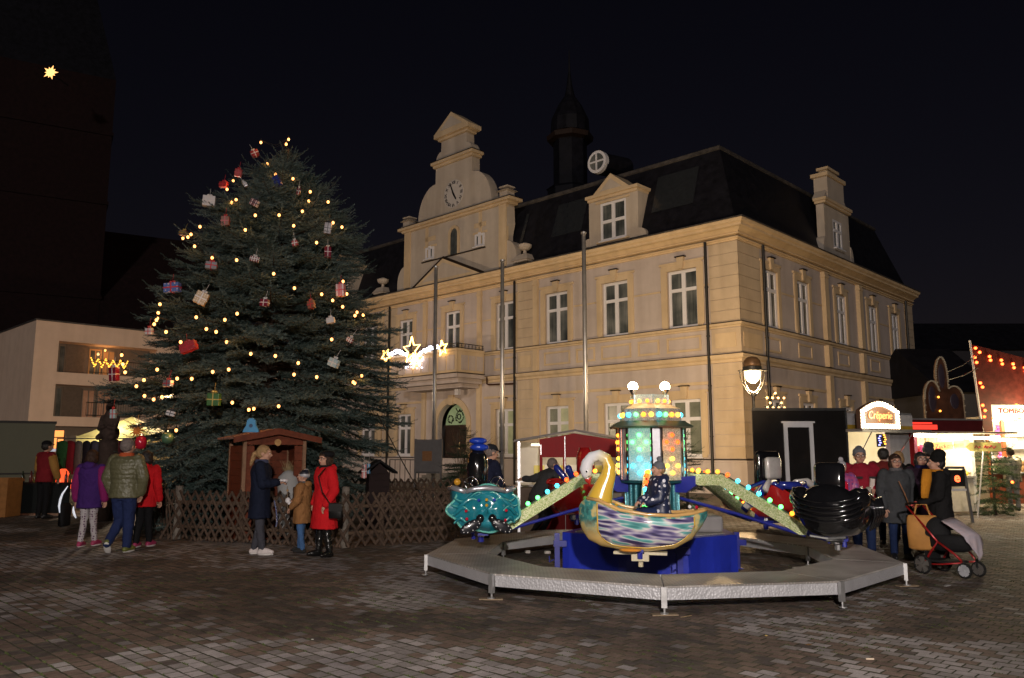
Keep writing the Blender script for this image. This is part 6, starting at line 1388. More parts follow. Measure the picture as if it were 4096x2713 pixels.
# hatch front, turned to the right
hf = Matrix.Translation((TW,0,0)) @ Matrix.Rotation(R(30),4,'Z')
HL = 2.35
def hbox(name, b_, mat, parent=crp): q = MB(); q.box(*b_, hf); return q.obj(name, mat, parent)
hbox('hatch_counter', (0,1.30,-.28,.30,1.02,1.07), alu); hbox('lower_panel', (0.03,HL,.0,.04,.18,1.02), M('cream_panel',(.40,.36,.30),.5)); hbox('door_panel', (1.48,2.18,.0,.04,1.02,2.06), M('grey_panel', (.34,.33,.34), .5)); hbox('red_post', (2.2,HL,-.01,.05,.18,2.06), M('maroon_panel')); hbox('white_post', (1.30,1.46,-.005,.045,1.02,2.06), M('pink_white', (.50,.40,.40), .5))
hbox('back_wall', (0.06,HL,1.75,1.8,.2,2.45), cream_in); hbox('end_wall', (HL-.04,HL,.05,1.75,.2,2.45), cream_in); hbox('roof', (.0,HL,.02,1.8,2.45,2.5), alu); hbox('header', (0.03,HL,.0,.05,2.10,2.20), M('ochre_band', (.30,.19,.02), .5)); hbox('header_top', (0.03,HL,.0,.05,2.20,2.45), M('grey_panel')); hbox('awning_rail', (-.02,HL+.05,-.42,.0,2.04,2.10), alu)
q = MB(); q.tube([hf @ Vector((.08,-.05,1.25)), hf @ Vector((.30,-.40,2.04))], .012, 6); q.tube([hf @ Vector((1.42,-.05,1.35)), hf @ Vector((1.75,-.40,2.04))], .012, 6); q.obj('hatch_strut', M('chrome'), crp)
point_lamp('hatch_light', hf @ Vector((.7,.8,1.95)), 120, (1,.86,.60), .2, crp)
q = MB(); q.tube([hf @ Vector((.1,.5,2.38)), hf @ Vector((1.4,.5,2.38))], .025, 8); q.obj('tube_lamp', bulb_mat('booth_tube', (1,.86,.62), 6), crp)
hbox('led_sign', (.62,.88,-.30,-.27,1.72,2.0), M('black_trim')); 
for k in range(10):
    q = MB(); q.cbox(hf @ Vector((.66+.18*(k%2)+.02*(k%3),-.305,1.76+.024*k)), (.05,.01,.02)); q.obj('led', bulb_mat('blue_led', (.3,.3,1), 5) if k % 2 == 0 else bulb_mat('amber_led', (1,.4,.05), 5), crp)
# arched sign
SW, SH = 1.30, .60
pl = [(.0,0),(SW,0),(SW,.40)] + [(SW*(1-k/10), .40+(SH-.40)*math.sin(math.pi*k/10)) for k in range(1,10)] + [(0,.40)]
sg0 = hf @ Matrix.Translation((-.10,-.44,2.10))
q = MB(); q.prism(pl, lambda x,z:tuple(sg0 @ Vector((x,.10,z))), lambda x,z:tuple(sg0 @ Vector((x,-.0,z)))); sgn = q.obj('sign_board', M('sign_dark', (.10,.05,.03), .5), crp)
bulbw = bulb_mat('sign_bulb', (1,.80,.52), 14)
path_ = []
for off in (.035, .085):
    path_ += [(x_,off) for x_ in np.linspace(off,SW-off,15)] + [(x_,.40+(SH-.40)*math.sin(math.pi*x_/SW)-off) for x_ in np.linspace(off,SW-off,15)] + [(off,z_) for z_ in np.linspace(off+.05,.36,5)] + [(SW-off,z_) for z_ in np.linspace(off+.05,.36,5)]
sbm = MB(); sbm.ball((0,0,0), .026, 8, 5); sb0 = None
for (x_,z_) in path_:
    p = sg0 @ Vector((x_,-.02,z_))
    if sb0 is None: sb0 = sbm.obj('sign_bulb', bulbw, sgn, loc=p)
    else: dup(sb0, sgn, p)
Mt = sg0 @ Matrix.Translation((SW/2,-.012,.29)) @ Matrix.Rotation(R(90),4,'X')
text_mesh('sign_lettering', 'Crêperie', .235, bulb_mat('neon_orange', (1,.30,.10), 2.2), sgn, Mt, .008, shear=.15, width=.95)
point_lamp('sign_light', sg0 @ Vector((SW/2,-.35,.3)), 34, (1,.8,.5), .2, crp)
# things in the hatch
for k,(x,w,h,c_) in enumerate(((.15,.12,.22,(.5,.5,.5)),(.38,.16,.12,(.55,.38,.05)),(.62,.10,.26,(.30,.05,.04)),(.9,.2,.1,(.5,.5,.52)),(1.1,.09,.24,(.12,.2,.3)))):
    q = MB(); q.lathe([(w/2,0),(w/2,h*.7),(w/3,h*.8),(w/4,h)], 12); o = q.obj('counter_jar', M('jar_%d'%k, c_, .3), loc=hf @ Vector((x,-.1,1.07)) + Vector((5.24,17.5,0))); tag(o, ['steel canister at the left end of the crepe hatch','squat yellow tub in the crepe hatch','tall dark red bottle in the crepe hatch','flat steel dish in the crepe hatch','slim blue bottle at the right end of the crepe hatch'][k], 'jar', 'jars on the crepe counter')
# ================================================================== SWEETS STALL
so_ = Vector((10.35,20.6,0)); RZS = R(14)
swt = thing('sweets_stall', 'brightly lit candy stall with long tube lamps and big unlit arched sign', 'stall', so_, RZS)
SWW, SDD = 1.62, 1.6
def sbox(name, b_, mat): q = MB(); q.box(*b_); return q.obj(name, mat, swt)
sbox('counter_front', (0,SWW,0,.04,.1,.95), M('cream_panel')); sbox('counter_top', (-.02,SWW+.02,-.12,.5,.95,1.0), alu); sbox('left_post', (-.10,0,-.01,.06,.1,2.1), M('magenta_post', (.22,.01,.06), .5)); sbox('right_post', (SWW,SWW+.10,-.01,.06,.1,2.1), M('white_post', (.55,.52,.48), .5)); sbox('back_wall', (0,SWW,SDD,SDD+.04,.1,2.3), cream_in); sbox('side_wall', (SWW+.03,SWW+.08,.06,SDD,.1,2.3), cream_in); sbox('side_wall', (-.08,-.03,.06,SDD,.1,2.3), cream_in); sbox('ceiling', (-.1,SWW+.1,.0,SDD,2.3,2.35), M('cream_inner')); sbox('fascia', (-.55,SWW+.35,-.10,-.04,2.12,2.42), M('dark_red_fascia', (.07,.008,.010), .4)); sbox('awning', (-.6,SWW+.75,-.75,-.04,2.07,2.115), M('awning_sheet', (.30,.24,.18), .6)); sbox('fascia_frame', (-.55,SWW+.35,-.14,-.10,2.42,2.46), alu)
q = MB(); q.box(-.25,.55,-.105,-.101,2.18,2.30); q.box(-.4,.4,-.105,-.101,2.32,2.36); q.obj('red_neon_strip', bulb_mat('red_neon', (1,.05,.03), 1.4), swt)
for (x0,x1,y,z) in ((-.5,.25,-.25,2.03),(.35,1.0,-.35,2.0),(1.05,1.75,-.5,1.97),(1.6,2.3,-.66,1.93)):
    q = MB(); q.tube([(x0,y,z),(x1,y-.1,z-.02)], .034, 10); q.obj('tube_lamp', bulb_mat('sweets_tube', (1,.90,.68), 14), swt)
point_lamp('stall_light', (.8,.6,1.9), 120, (1,.86,.60), .25, swt); point_lamp('awning_light', (1.2,-.6,1.8), 150, (1,.84,.55), .3, swt)
for zz in (1.28,1.55): sbox('shelf', (0,SWW,1.1,SDD,zz,zz+.02), alu)
sign_p = M('sign_orange', (.50,.30,.10), .6)
q = MB(); q.prism([(0,0),(.78,.06),(.78,.26),(.12,.22)], lambda x,z:(.18+x,-.10,1.62+z), lambda x,z:(.18+x,-.12,1.62+z)); q.prism([(.84,.07),(1.30,.10),(1.34,.2),(1.30,.30),(.84,.27)], lambda x,z:(.18+x,-.10,1.62+z), lambda x,z:(.18+x,-.12,1.62+z)); sbd = q.obj('name_board', sign_p, swt)
text_mesh('lettering', 'Zuckerwatte', .17, M('red_lettering', (.40,.01,.04), .6), sbd, Matrix.Translation((.86,-.124,1.77)) @ Matrix.Rotation(R(-5),4,'Y') @ Matrix.Rotation(R(90),4,'X'), .002, shear=.12)
# arched back sign with three lobes edged with bulbs that are off
arch = M('arch_sign_board', (.060,.024,.013), .6, var=.6, scale=3); ab = MB()
lob = [(-.52,.0)]+[(-.17+.35*math.cos(t), .62+.55*math.sin(t)) for t in np.linspace(math.pi,.45,10)] + [(.30+.26*math.cos(t)*1.0, 1.30+.62*math.sin(t)) for t in np.linspace(math.pi*1.02,-.02*math.pi,10)] + [(.80+.40*math.cos(t), .62+.40*math.sin(t)) for t in np.linspace(math.pi*.7,0,8)] + [(1.22,.0)]
lob = [(x*.70+.42, z*.84) for x,z in lob]
ab.prism(lob, lambda x,z:(x+.25,.0,2.46+z), lambda x,z:(x+.25,.06,2.46+z)); abo = ab.obj('arch_sign', arch, swt)
q = MB(); q.tube([(x+.25,-.005,2.46+z) for x,z in lob], .02, 6); q.obj('arch_edge', M('dull_gold_edge', (.22,.16,.10), .5), abo)
for (cx_,cz_,rx_,rz_) in ((.55,2.96,.12,.34),(.88,3.57,.10,.32),(1.23,2.92,.14,.2)): q = MB(); q.ball((cx_,-.01,cz_), (rx_,.02,rz_), 18, 9); q.obj('arch_medallion', M('medallion', (.03,.02,.03), .5), abo)
off_b = M('unlit_bulb', (.35,.30,.22), .25)
ub = MB(); ub.ball((0,0,0), .022, 6, 4); ub0 = None
for i in range(len(lob)-1):
    for t in (0,.33,.66):
        x = lob[i][0]*(1-t)+lob[i+1][0]*t+.25; z = lob[i][1]*(1-t)+lob[i+1][1]*t+2.46; p = (x,-.03,z)
        if ub0 is None: ub0 = ub.obj('bulb', off_b, abo, loc=p)
        else: dup(ub0, abo, p)
for (x,z) in ((.72,3.02),(.74,2.66)): q = MB(); q.ball((x,-.03,z), .028, 8, 5); q.obj('lit_bulb', bulb_mat('orange_sign_bulb', (1,.35,.05), 4), abo)
# sweets: each bag, heart and jar stands on its own
cols = [(.5,.03,.04),(.05,.35,.06),(.55,.35,.03),(.5,.06,.25),(.08,.12,.45),(.55,.5,.42),(.55,.2,.03)]
cn = ['red','green','yellow','pink','blue','white','orange']; rg = random.Random(12); SM = Matrix.Translation(so_) @ Matrix.Rotation(RZS,4,'Z')
bagm = {}
k = 0
for row, (zz, y, n) in enumerate(((1.57,1.25,9),(1.30,1.25,9),(1.0,.12,9))):
    for i in range(n):
        c_ = rg.randrange(7); q = MB(); h = rg.uniform(.12,.2); w = rg.uniform(.05,.075)
        q.lathe([(w*.6,0),(w,h*.2),(w*.9,h*.65),(w*.3,h*.8),(w*.55,h)], 9); x = .1+i*(SWW-.2)/(n-1)
        o = q.obj('sweets_bag', M('candy_'+cn[c_], cols[c_], .3, coat=.3), loc=SM @ Vector((x,y+rg.uniform(-.04,.04),zz)), smooth=True)
        tag(o, [cn[c_]+' bag of sweets, %s from the left on the top candy shelf','%s',][0] % ordinal(i) if row == 0 else (cn[c_]+' bag of sweets, %s from the left on the lower candy shelf' if row == 1 else cn[c_]+' cone of sweets, %s from the left on the candy counter') % ordinal(i), 'sweets', 'sweets on the candy stall, row %s' % ['top','lower','counter'][row]); k += 1
for i in range(7):
    q = MB(); q.ball((0,0,-.12), (.07,.07,.12), 10, 7); q.tube([(0,0,0),(0,0,.3)], .004, 4); o = q.obj('cotton_candy_bag', M('candy_'+cn[(i*3)%7], cols[(i*3)%7], .3), loc=SM @ Vector((.12+i*.12,.15,1.78+.03*(i%2)))); tag(o, '%s cotton candy bag, %s from the left under the candy stall ceiling' % (cn[(i*3)%7], ordinal(i)), 'sweets', 'bags hung in the candy stall')
# yellow arrow board and black A-board with a red letter
ar = at(3940,1810,20.2); arr = thing('arrow_board', 'yellow arrow-shaped board between the candy stall and the fir', 'sign', (ar.x,ar.y,0))
q = MB(); zc = at(3940,1788,20.2).z; q.prism([(-.48,0),(-.36,.11),(.42,.11),(.42,-.11),(-.36,-.11)], lambda x,z:(x,0,zc+z), lambda x,z:(x,.02,zc+z)); q.obj('board', M('yellow_board', (.60,.52,.16), .5), arr)
q = MB(); q.tube([(-.30,.03,0),(-.02,.03,zc-.1)], .02, 6); q.obj('strut', M('white_post'), arr)
for (x,w) in ((-.18,.14),(.04,.10),(.20,.16)): q = MB(); q.tube([(x-w/2,-.004,zc-.03),(x-w/4,-.004,zc+.035),(x+w/6,-.004,zc-.035),(x+w/2,-.004,zc+.02)], .014, 5); q.obj('lettering', M('red_lettering'), arr)
ao = G(3835,2150); ab_ = thing('a_board', 'dark A-board with a glowing red letter behind the stroller', 'sign', (ao.x+.0,ao.y+3.2,0), R(8))
ay = (ao.y+3.2)/ao.y; ab_.location = (at(3820,1810,ao.y+3.2).x, ao.y+3.2, 0)
q = MB(); q.prism([(-.32,0),(-.26,0),(-.22,1.22),(-.30,1.22)], lambda x,z:(x,-.02,z), lambda x,z:(x,.02,z)); q.prism([(.34,0),(.28,0),(.16,1.22),(.22,1.22)], lambda x,z:(x,-.02,z), lambda x,z:(x,.02,z)); q.box(-.28,.2,-.02,.02,1.22,1.28); q.obj('frame', M('grey_bracket'), ab_)
q = MB(); q.box(-.26,.18,-.03,-.022,.82,1.20); q.obj('display', M('black_trim'), ab_); q = MB(); q.box(-.24,.2,-.03,-.022,.72,.77); q.obj('white_bar', whitep, ab_)
text_mesh('red_letter', 'e', .30, bulb_mat('red_led', (1,.10,.03), 5), ab_, Matrix.Translation((-.02,-.035,1.02)) @ Matrix.Rotation(R(90),4,'X'), .004, bevel=.008)
# ================================================================== LOTTERY STALL
to = at(3958,1810,23.6); tom = thing('lottery_stall', 'lottery stall with red bulb-edged gable board and bright prize shelves', 'stall', (to.x,to.y,0), R(6))
def tbox(name, b_, mat): q = MB(); q.box(*b_); return q.obj(name, mat, tom)
TWW = 4.2
tbox('counter_front', (.0,TWW,0,.05,.12,.98), M('red_brown_panel', (.20,.05,.025), .5)); tbox('counter_top', (-.02,TWW,-.1,.5,.98,1.02), alu); tbox('front_post', (.42,.52,-.03,.05,.12,2.55), M('orange_post', (.45,.10,.03), .5)); tbox('left_post', (-.06,.0,-.02,.05,.12,2.6), M('orange_post')); tbox('front_post', (2.6,2.7,-.03,.05,.12,2.55), M('orange_post')); tbox('back_wall', (0,TWW,2.2,2.25,.1,2.6), cream_in); tbox('side_wall', (-.05,-.0,.06,2.2,.1,2.6), cream_in); tbox('ceiling', (0,TWW,0,2.2,2.6,2.65), cream_in)
nb_ = tbox('name_band', (.0,TWW,-.16,-.06,2.62,2.98), M('name_band', (.50,.44,.42), .5)); text_mesh('lettering', 'TOMBOLA', .20, M('dark_red_lettering', (.12,.005,.015), .6), nb_, Matrix.Translation((.27,-.166,2.80)) @ Matrix.Rotation(R(90),4,'X'), .002, align='LEFT', bevel=.006, width=1.12)
q = MB(); q.prism([(-.42,2.2),(-.05,2.2),(-.05,3.0),(TWW+.6,3.0),(TWW+.6,3.5),(-.55,4.75)], lambda x,z:(x,-.30,z), lambda x,z:(x,-.26,z)); gb = q.obj('gable_board', M('dark_red_board', (.060,.010,.008), .6, var=.4), tom)
q = MB(); q.tube([(-.38,-.32,1.9),(-.57,-.32,4.85)], .03, 8); q.obj('edge_pole', M('white_post'), gb)
rbm = bulb_mat('red_gable_bulb', (1,.10,.02), 10); rbo = MB(); rbo.ball((0,0,0), .042, 8, 6); rb0 = None
lst = [(-.42+.0,4.62),(-.30,4.5),(-.46,4.35),(-.42,4.2)] + [(.0+i*.36,4.38-i*.105) for i in range(9)] + [(.0+i*.36+.02,4.27-i*.105) for i in range(9)] + [(-.36,3.6),(-.30,3.48),(-.34,2.95),(-.28,2.8),(-.32,2.62)]
for (x,z) in lst:
    if rb0 is None: rb0 = rbo.obj('bulb', rbm, gb, loc=(x,-.34,z))
    else: dup(rb0, gb, (x,-.34,z))
ob = bulb_mat('amber_band_bulb', (1,.40,.05), 9); 
for (x,z) in [(-.02+i*.85,3.03) for i in range(5)] + [(.03+i*.85,2.57) for i in range(5)]: q = MB(); q.ball((x,-.19,z), .04, 8, 6); q.obj('band_bulb', ob, nb_)
point_lamp('stall_light', (.9,.8,2.3), 260, (1,.88,.62), .3, tom); point_lamp('stall_light', (2.6,.8,2.3), 260, (1,.88,.62), .3, tom); point_lamp('awning_light', (1.0,-1.0,2.6), 380, (1,.80,.42), .3, tom)
for x in (.3,1.4): q = MB(); q.tube([(x,.5,2.55),(x+.9,.5,2.55)], .03, 8); q.obj('tube_lamp', bulb_mat('sweets_tube'  , (1,.90,.68), 14), tom)
for zz in (1.3,1.7,2.1): tbox('shelf', (0,TWW,1.75,2.2,zz,zz+.02), alu)
TM = Matrix.Translation(tom.location) @ Matrix.Rotation(R(6),4,'Z')
toyc = [M('toy_white',(.60,.58,.52),.8), M('toy_cream',(.55,.45,.28),.8), M('toy_brown',(.30,.18,.09),.8), M('candy_pink',cols[3],.3), M('toy_grey',(.3,.3,.3),.8)]
for row, (zz,yy) in enumerate(((1.02,.15),(1.32,1.9),(1.72,1.9),(2.12,1.9))):
    for i in range(7):
        q = MB(); s = rg.uniform(.8,1.15); q.ball((0,0,.10*s), (.085*s,.075*s,.10*s), 10, 7); q.ball((0,-.02,.24*s), (.065*s,.06*s,.06*s), 10, 7)
        for sg in (-1,1): q.ball((sg*.05*s,0,.29*s), .022*s, 6, 4); q.ball((sg*.07*s,-.05,.06*s), (.03*s,.05*s,.03*s), 6, 4); q.ball((sg*.085*s,-.03,.14*s), (.025*s,.03*s,.05*s), 6, 4)
        o = q.obj('plush_toy', toyc[rg.randrange(5)], loc=TM @ Vector((.12+i*.33,yy,zz)), smooth=True); tag(o, '%s plush prize from the left %s' % (ordinal(i), ['on the lottery stall counter','on the low shelf of the lottery stall','on the middle shelf of the lottery stall','on the top shelf of the lottery stall'][row]), 'toy', 'plush prizes, row %d' % (row+1))
# strings of unlit wires between the signs
for (a_,b_,lab) in ((at(3785,1490,21.3),at(3910,1420,23.2),'upper dark wire between the arched sign and the lottery gable'),(at(3785,1522,21.3),at(3912,1472,23.2),'lower dark wire between the arched sign and the lottery gable')):
    q = MB(); q.tube([a_, (a_+b_)/2+Vector((0,0,-.05)), b_], .012, 5); o = q.obj('wire', M('grey_wire', (.06,.06,.06), .6)); tag(o, lab, 'wire')
# ================================================================== LEFT MARKET SIDE
tr = at(0,1810,22.0); trl = thing('market_trailer', 'long plain grey-green trailer body at the left edge', 'trailer', (at(213,1810,22).x-4.6*math.cos(R(31)),22.0-4.6*math.sin(R(31)),0), R(31))
wtr = 4.6; zt = at(150,1695,22).z
q = MB(); q.box(0,wtr,0,2.2,.35,zt); q.obj('body', M('grey_green_panel', (.090,.090,.062), .6, var=.08, scale=1), trl)
q = MB(); q.box(-.02,wtr+.03,-.03,2.23,zt,zt+.06); q.box(-.02,wtr+.02,-.03,-.002,1.02,1.06); q.obj('trim_rail', M('dark_trim', (.025,.022,.02), .6), trl)
for x in (wtr*.3,wtr*.7): q = MB(); q.lathe([(0,0),(.28,0),(.30,.05),(.30,.18),(0,.18)], 18); w__ = q.obj('wheel', M('tyre'), trl, loc=(x,.25,.3)); w__.rotation_euler = (R(90),0,0)
wb = G(45,2055); q = MB(); bx_ = thing('wooden_crate', 'tall orange-brown wooden box at the left edge', 'box', (at(-60,1810,20.2).x,20.2,0)); wcr = at(42,1810,20.2).x-at(-60,1810,20.2).x
for k in range(5): q = MB(); q.box(0,wcr,0,.02,.01+k*.19,.01+k*.19+.185); q.obj('board', M('crate_board', (.26,.115,.035), .7, var=.2, scale=8), bx_)
q = MB(); q.box(wcr-.02,wcr,.022,.6,.01,.96); q.box(0,.02,.022,.6,.01,.96); q.box(.0,wcr,.6,.62,.01,.96); q.obj('side', M('crate_board'), bx_)
# clothes stall: rail with hung clothes, warm lamp
cs = at(420,1810,24.0); cst = thing('clothes_rail', 'market clothes rail with dark, green and red garments hanging', 'clothes rail', (at(225,1810,23.5).x,23.5,0))
q = MB(); q.tube([(0,0,0),(0,0,2.0),(2.6,0,2.0),(2.6,0,0)], .02, 6); q.obj('rail', M('grey_bracket'), cst)
gc_ = [(.03,.12,.04),(.25,.02,.03),(.20,.18,.16),(.03,.03,.04),(.05,.05,.07),(.16,.15,.17),(.04,.03,.03),(.10,.02,.03),(.02,.02,.03),(.14,.10,.08)]
gl_ = ['green','red','pale','black','slate','grey','brown black','wine','black navy','tan']
for i in range(10):
    x = .16+i*.235; q = MB(); h = random.uniform(.75,1.1)
    q.loft([((0,0,1.94),.02,.05),((0,0,1.90),.05,.19),((0,0,1.80),.07,.21),((0,0,1.94-h*.6),.065,.18),((0,0,1.94-h),.08,.22)], 10)
    o = q.obj('hung_garment', M('garment_%d'%i, gc_[i], .9, bump=.4, bscale=20), loc=Vector(cst.location)+Vector((x,0,0)), rotz=R(random.uniform(50,80)), smooth=True); tag(o, gl_[i]+' garment hanging on the clothes rail at left', 'garment', 'garments on the clothes rail')
def tent_cloth():
    m = M('tent_cloth', (.55,.50,.28), .8, var=.1); nt = m.node_tree; b = nt.nodes['Principled BSDF']; out = nt.nodes['Material Output']
    tr_ = nt.nodes.new('ShaderNodeBsdfTranslucent'); tr_.inputs['Color'].default_value = (.75,.68,.34,1); mx = nt.nodes.new('ShaderNodeMixShader'); mx.inputs['Fac'].default_value = .55
    nt.links.new(b.outputs[0], mx.inputs[1]); nt.links.new(tr_.outputs[0], mx.inputs[2]); nt.links.new(mx.outputs[0], out.inputs['Surface']); return m
tent = thing('market_tent', 'pale yellow lit tent canopy behind the stone figure', 'tent', (at(300,1810,29).x,29.0,0)); tw_ = at(600,1810,29).x - at(300,1810,29).x; tz = at(400,1745,29).z
q = MB(); q.add([(0,0,tz-.02),(tw_,0,tz-.02),(tw_,2.6,tz-.02),(0,2.6,tz-.02),(tw_/2,1.3,tz+.75)], [(0,1,4),(1,2,4),(2,3,4),(3,0,4)]); 
nsc = 12
for i in range(nsc):
    xa, xb = tw_*i/nsc, tw_*(i+1)/nsc; q.add([(xa,-.01,tz),(xb,-.01,tz),(xb,-.01,tz-.22),((xa+xb)/2,-.01,tz-.30),(xa,-.01,tz-.22)], [(0,1,2,3,4)])
q.obj('canopy', tent_cloth(), tent)
for (x,y) in ((.03,.03),(tw_-.03,.03),(.03,2.57),(tw_-.03,2.57)): q = MB(); q.tube([(x,y,0),(x,y,tz-.03)], .025, 8); q.obj('pole', M('grey_bracket'), tent)
q = MB(); q.box(.05,tw_-.05,2.5,2.53,.1,tz-.1); q.obj('back_cloth', M('tan_cloth', (.28,.2,.12), .8), tent)
q = MB(); q.tube([(tw_*.3,1.2,tz-.12),(tw_*.6,1.2,tz-.12)], .03, 8); q.obj('tube_lamp', bulb_mat('booth_tube', (1,.86,.62), 6), tent); point_lamp('tent_light', (tw_/2,.7,tz-.25), 110, (1,.86,.55), .2, tent)
wl__ = at(255,1815,22.6); war = thing('warm_lantern', 'glowing red-orange lantern bag beside the clothes rail', 'lantern', at(252,1905,22.4))
q = MB(); q.lathe([(.10,-.36),(.24,-.34),(.22,-.1),(.13,.12),(.06,.2)], 12); q.obj('shade', bulb_mat('red_lantern_glow', (1,.10,.03), 1.3), war, smooth=True)
q = MB(); q.tube([(0,0,.2),(0,0,.5)], .01, 5); q.obj('hanger', M('dark_cable'), war); point_lamp('lantern_light', (0,-.4,-.1), 6, (1,.25,.08), .1, war)
lit = thing('lit_shop_window', 'small orange-lit ground floor window behind the man in the red vest', 'window', at(236,1750,33)); 
q = MB(); q.box(-.20,.20,0,.05,-.45,.28); q.obj('pane', bulb_mat('warm_shop_glow', (1,.33,.08), 1.6), lit); q = MB(); q.box(-.24,.24,-.02,-.002,-.02,.02); q.box(-.24,-.20,-.02,.05,-.48,.3); q.box(.20,.24,-.02,.05,-.48,.3); q.obj('frame', M('dark_trim'), lit)
# bottles on the low table by the trailer
tb = thing('bottle_table', 'low dark table with bottles in front of the trailer', 'table', (at(70,1810,21.0).x,21.0,0)); tw2 = at(290,1810,21).x-at(70,1810,21).x
q = MB(); q.box(0,tw2,0,.5,.78,.82); q.obj('table_top', M('dark_brown_wood'), tb); q = MB(); q.box(0,tw2,.01,.03,.05,.78); q.obj('front_cloth', M('dark_cloth', (.008,.010,.010), .9), tb)
for i in range(9):
    q = MB(); q.lathe([(.035,0),(.04,.02),(.04,.17),(.015,.23),(.015,.30)], 8); o = q.obj('bottle', M('bottle_%d'%(i%3), [(.01,.02,.01),(.10,.02,.02),(.12,.08,.02)][i%3], .15), loc=Vector(tb.location)+Vector((.1+i*(tw2-.2)/8,.15+.1*(i%2),.82)), smooth=True); tag(o, '%s bottle from the left on the low table by the trailer' % ordinal(i), 'bottle', 'bottles on the low table')
# carved stone figure on a pillar
sf = at(433,1810,19.2); stf = thing('carved_figure', 'dark brown carved wooden figure on a rough pillar beside the tree', 'statue', (sf.x,sf.y,0))
cw = M('carved_wood', (.045,.030,.025), .9, var=.4, scale=6, bump=.9, bscale=18)
q = MB(); q.loft([((0,0,0),.20,.2),((.01,0,.6),.18,.18),((0,0,1.2),.19,.18),((0,0,1.6),.21,.19),((-.01,0,1.9),.22,.18)], 12); q.obj('pillar', cw, stf, smooth=True)
q = MB(); q.ball((0,0,2.05), (.24,.18,.22), 12, 8); q.ball((0,-.02,2.38), (.16,.15,.24), 12, 8); q.ball((.01,-.05,2.66), (.11,.12,.13), 12, 8)
for sg in (-1,1): q.capsule((sg*.17,-.02,2.42),(sg*.19,-.13,2.15),.065,.05); q.capsule((sg*.19,-.13,2.15),(sg*.06,-.2,2.2),.05,.045); q.ball((sg*.08,-.03,2.78), .03, 6, 5); q.capsule((sg*.12,-.05,2.02),(sg*.15,-.22,1.95),.09,.07)
q.ball((.01,-.17,2.63), (.05,.06,.045), 8, 6); me_ = remesh(q, .022, 2); mesh_obj('figure', me_, cw, stf)
# litter in the foreground
for (px,py,lab,c_,sz) in ((3480,2640,'cigarette end on the paving at lower right',(.5,.40,.30),(.06,.010,.010)),(3065,2545,'yellowish scrap on the paving below the walkway',(.35,.25,.08),(.02,.015,.006)),(2745,2468,'thin wooden stick lying right of the front leg',(.25,.18,.10),(.16,.008,.006)),(3790,2345,'pale paper scrap under the stroller',(.5,.5,.5),(.12,.03,.004)),(1250,2560,'tiny white scrap in the middle left foreground',(.5,.5,.48),(.018,.014,.004)),(3545,2205,'white paper near the walking people',(.5,.5,.5),(.09,.04,.006)),(3235,2640-60,'faint leaf on the paving at right',(.18,.10,.04),(.05,.03,.003)),(640,2390,'small pale leaf in the left foreground',(.3,.25,.2),(.03,.02,.003))):
    q = MB(); q.cbox((0,0,sz[2]/2+.003), sz, Matrix.Rotation(R(random.uniform(-40,40)),3,'Z')); o = q.obj('litter', M('litter_%d'%px, c_, .8), loc=G(px,py)); tag(o, lab, 'litter')
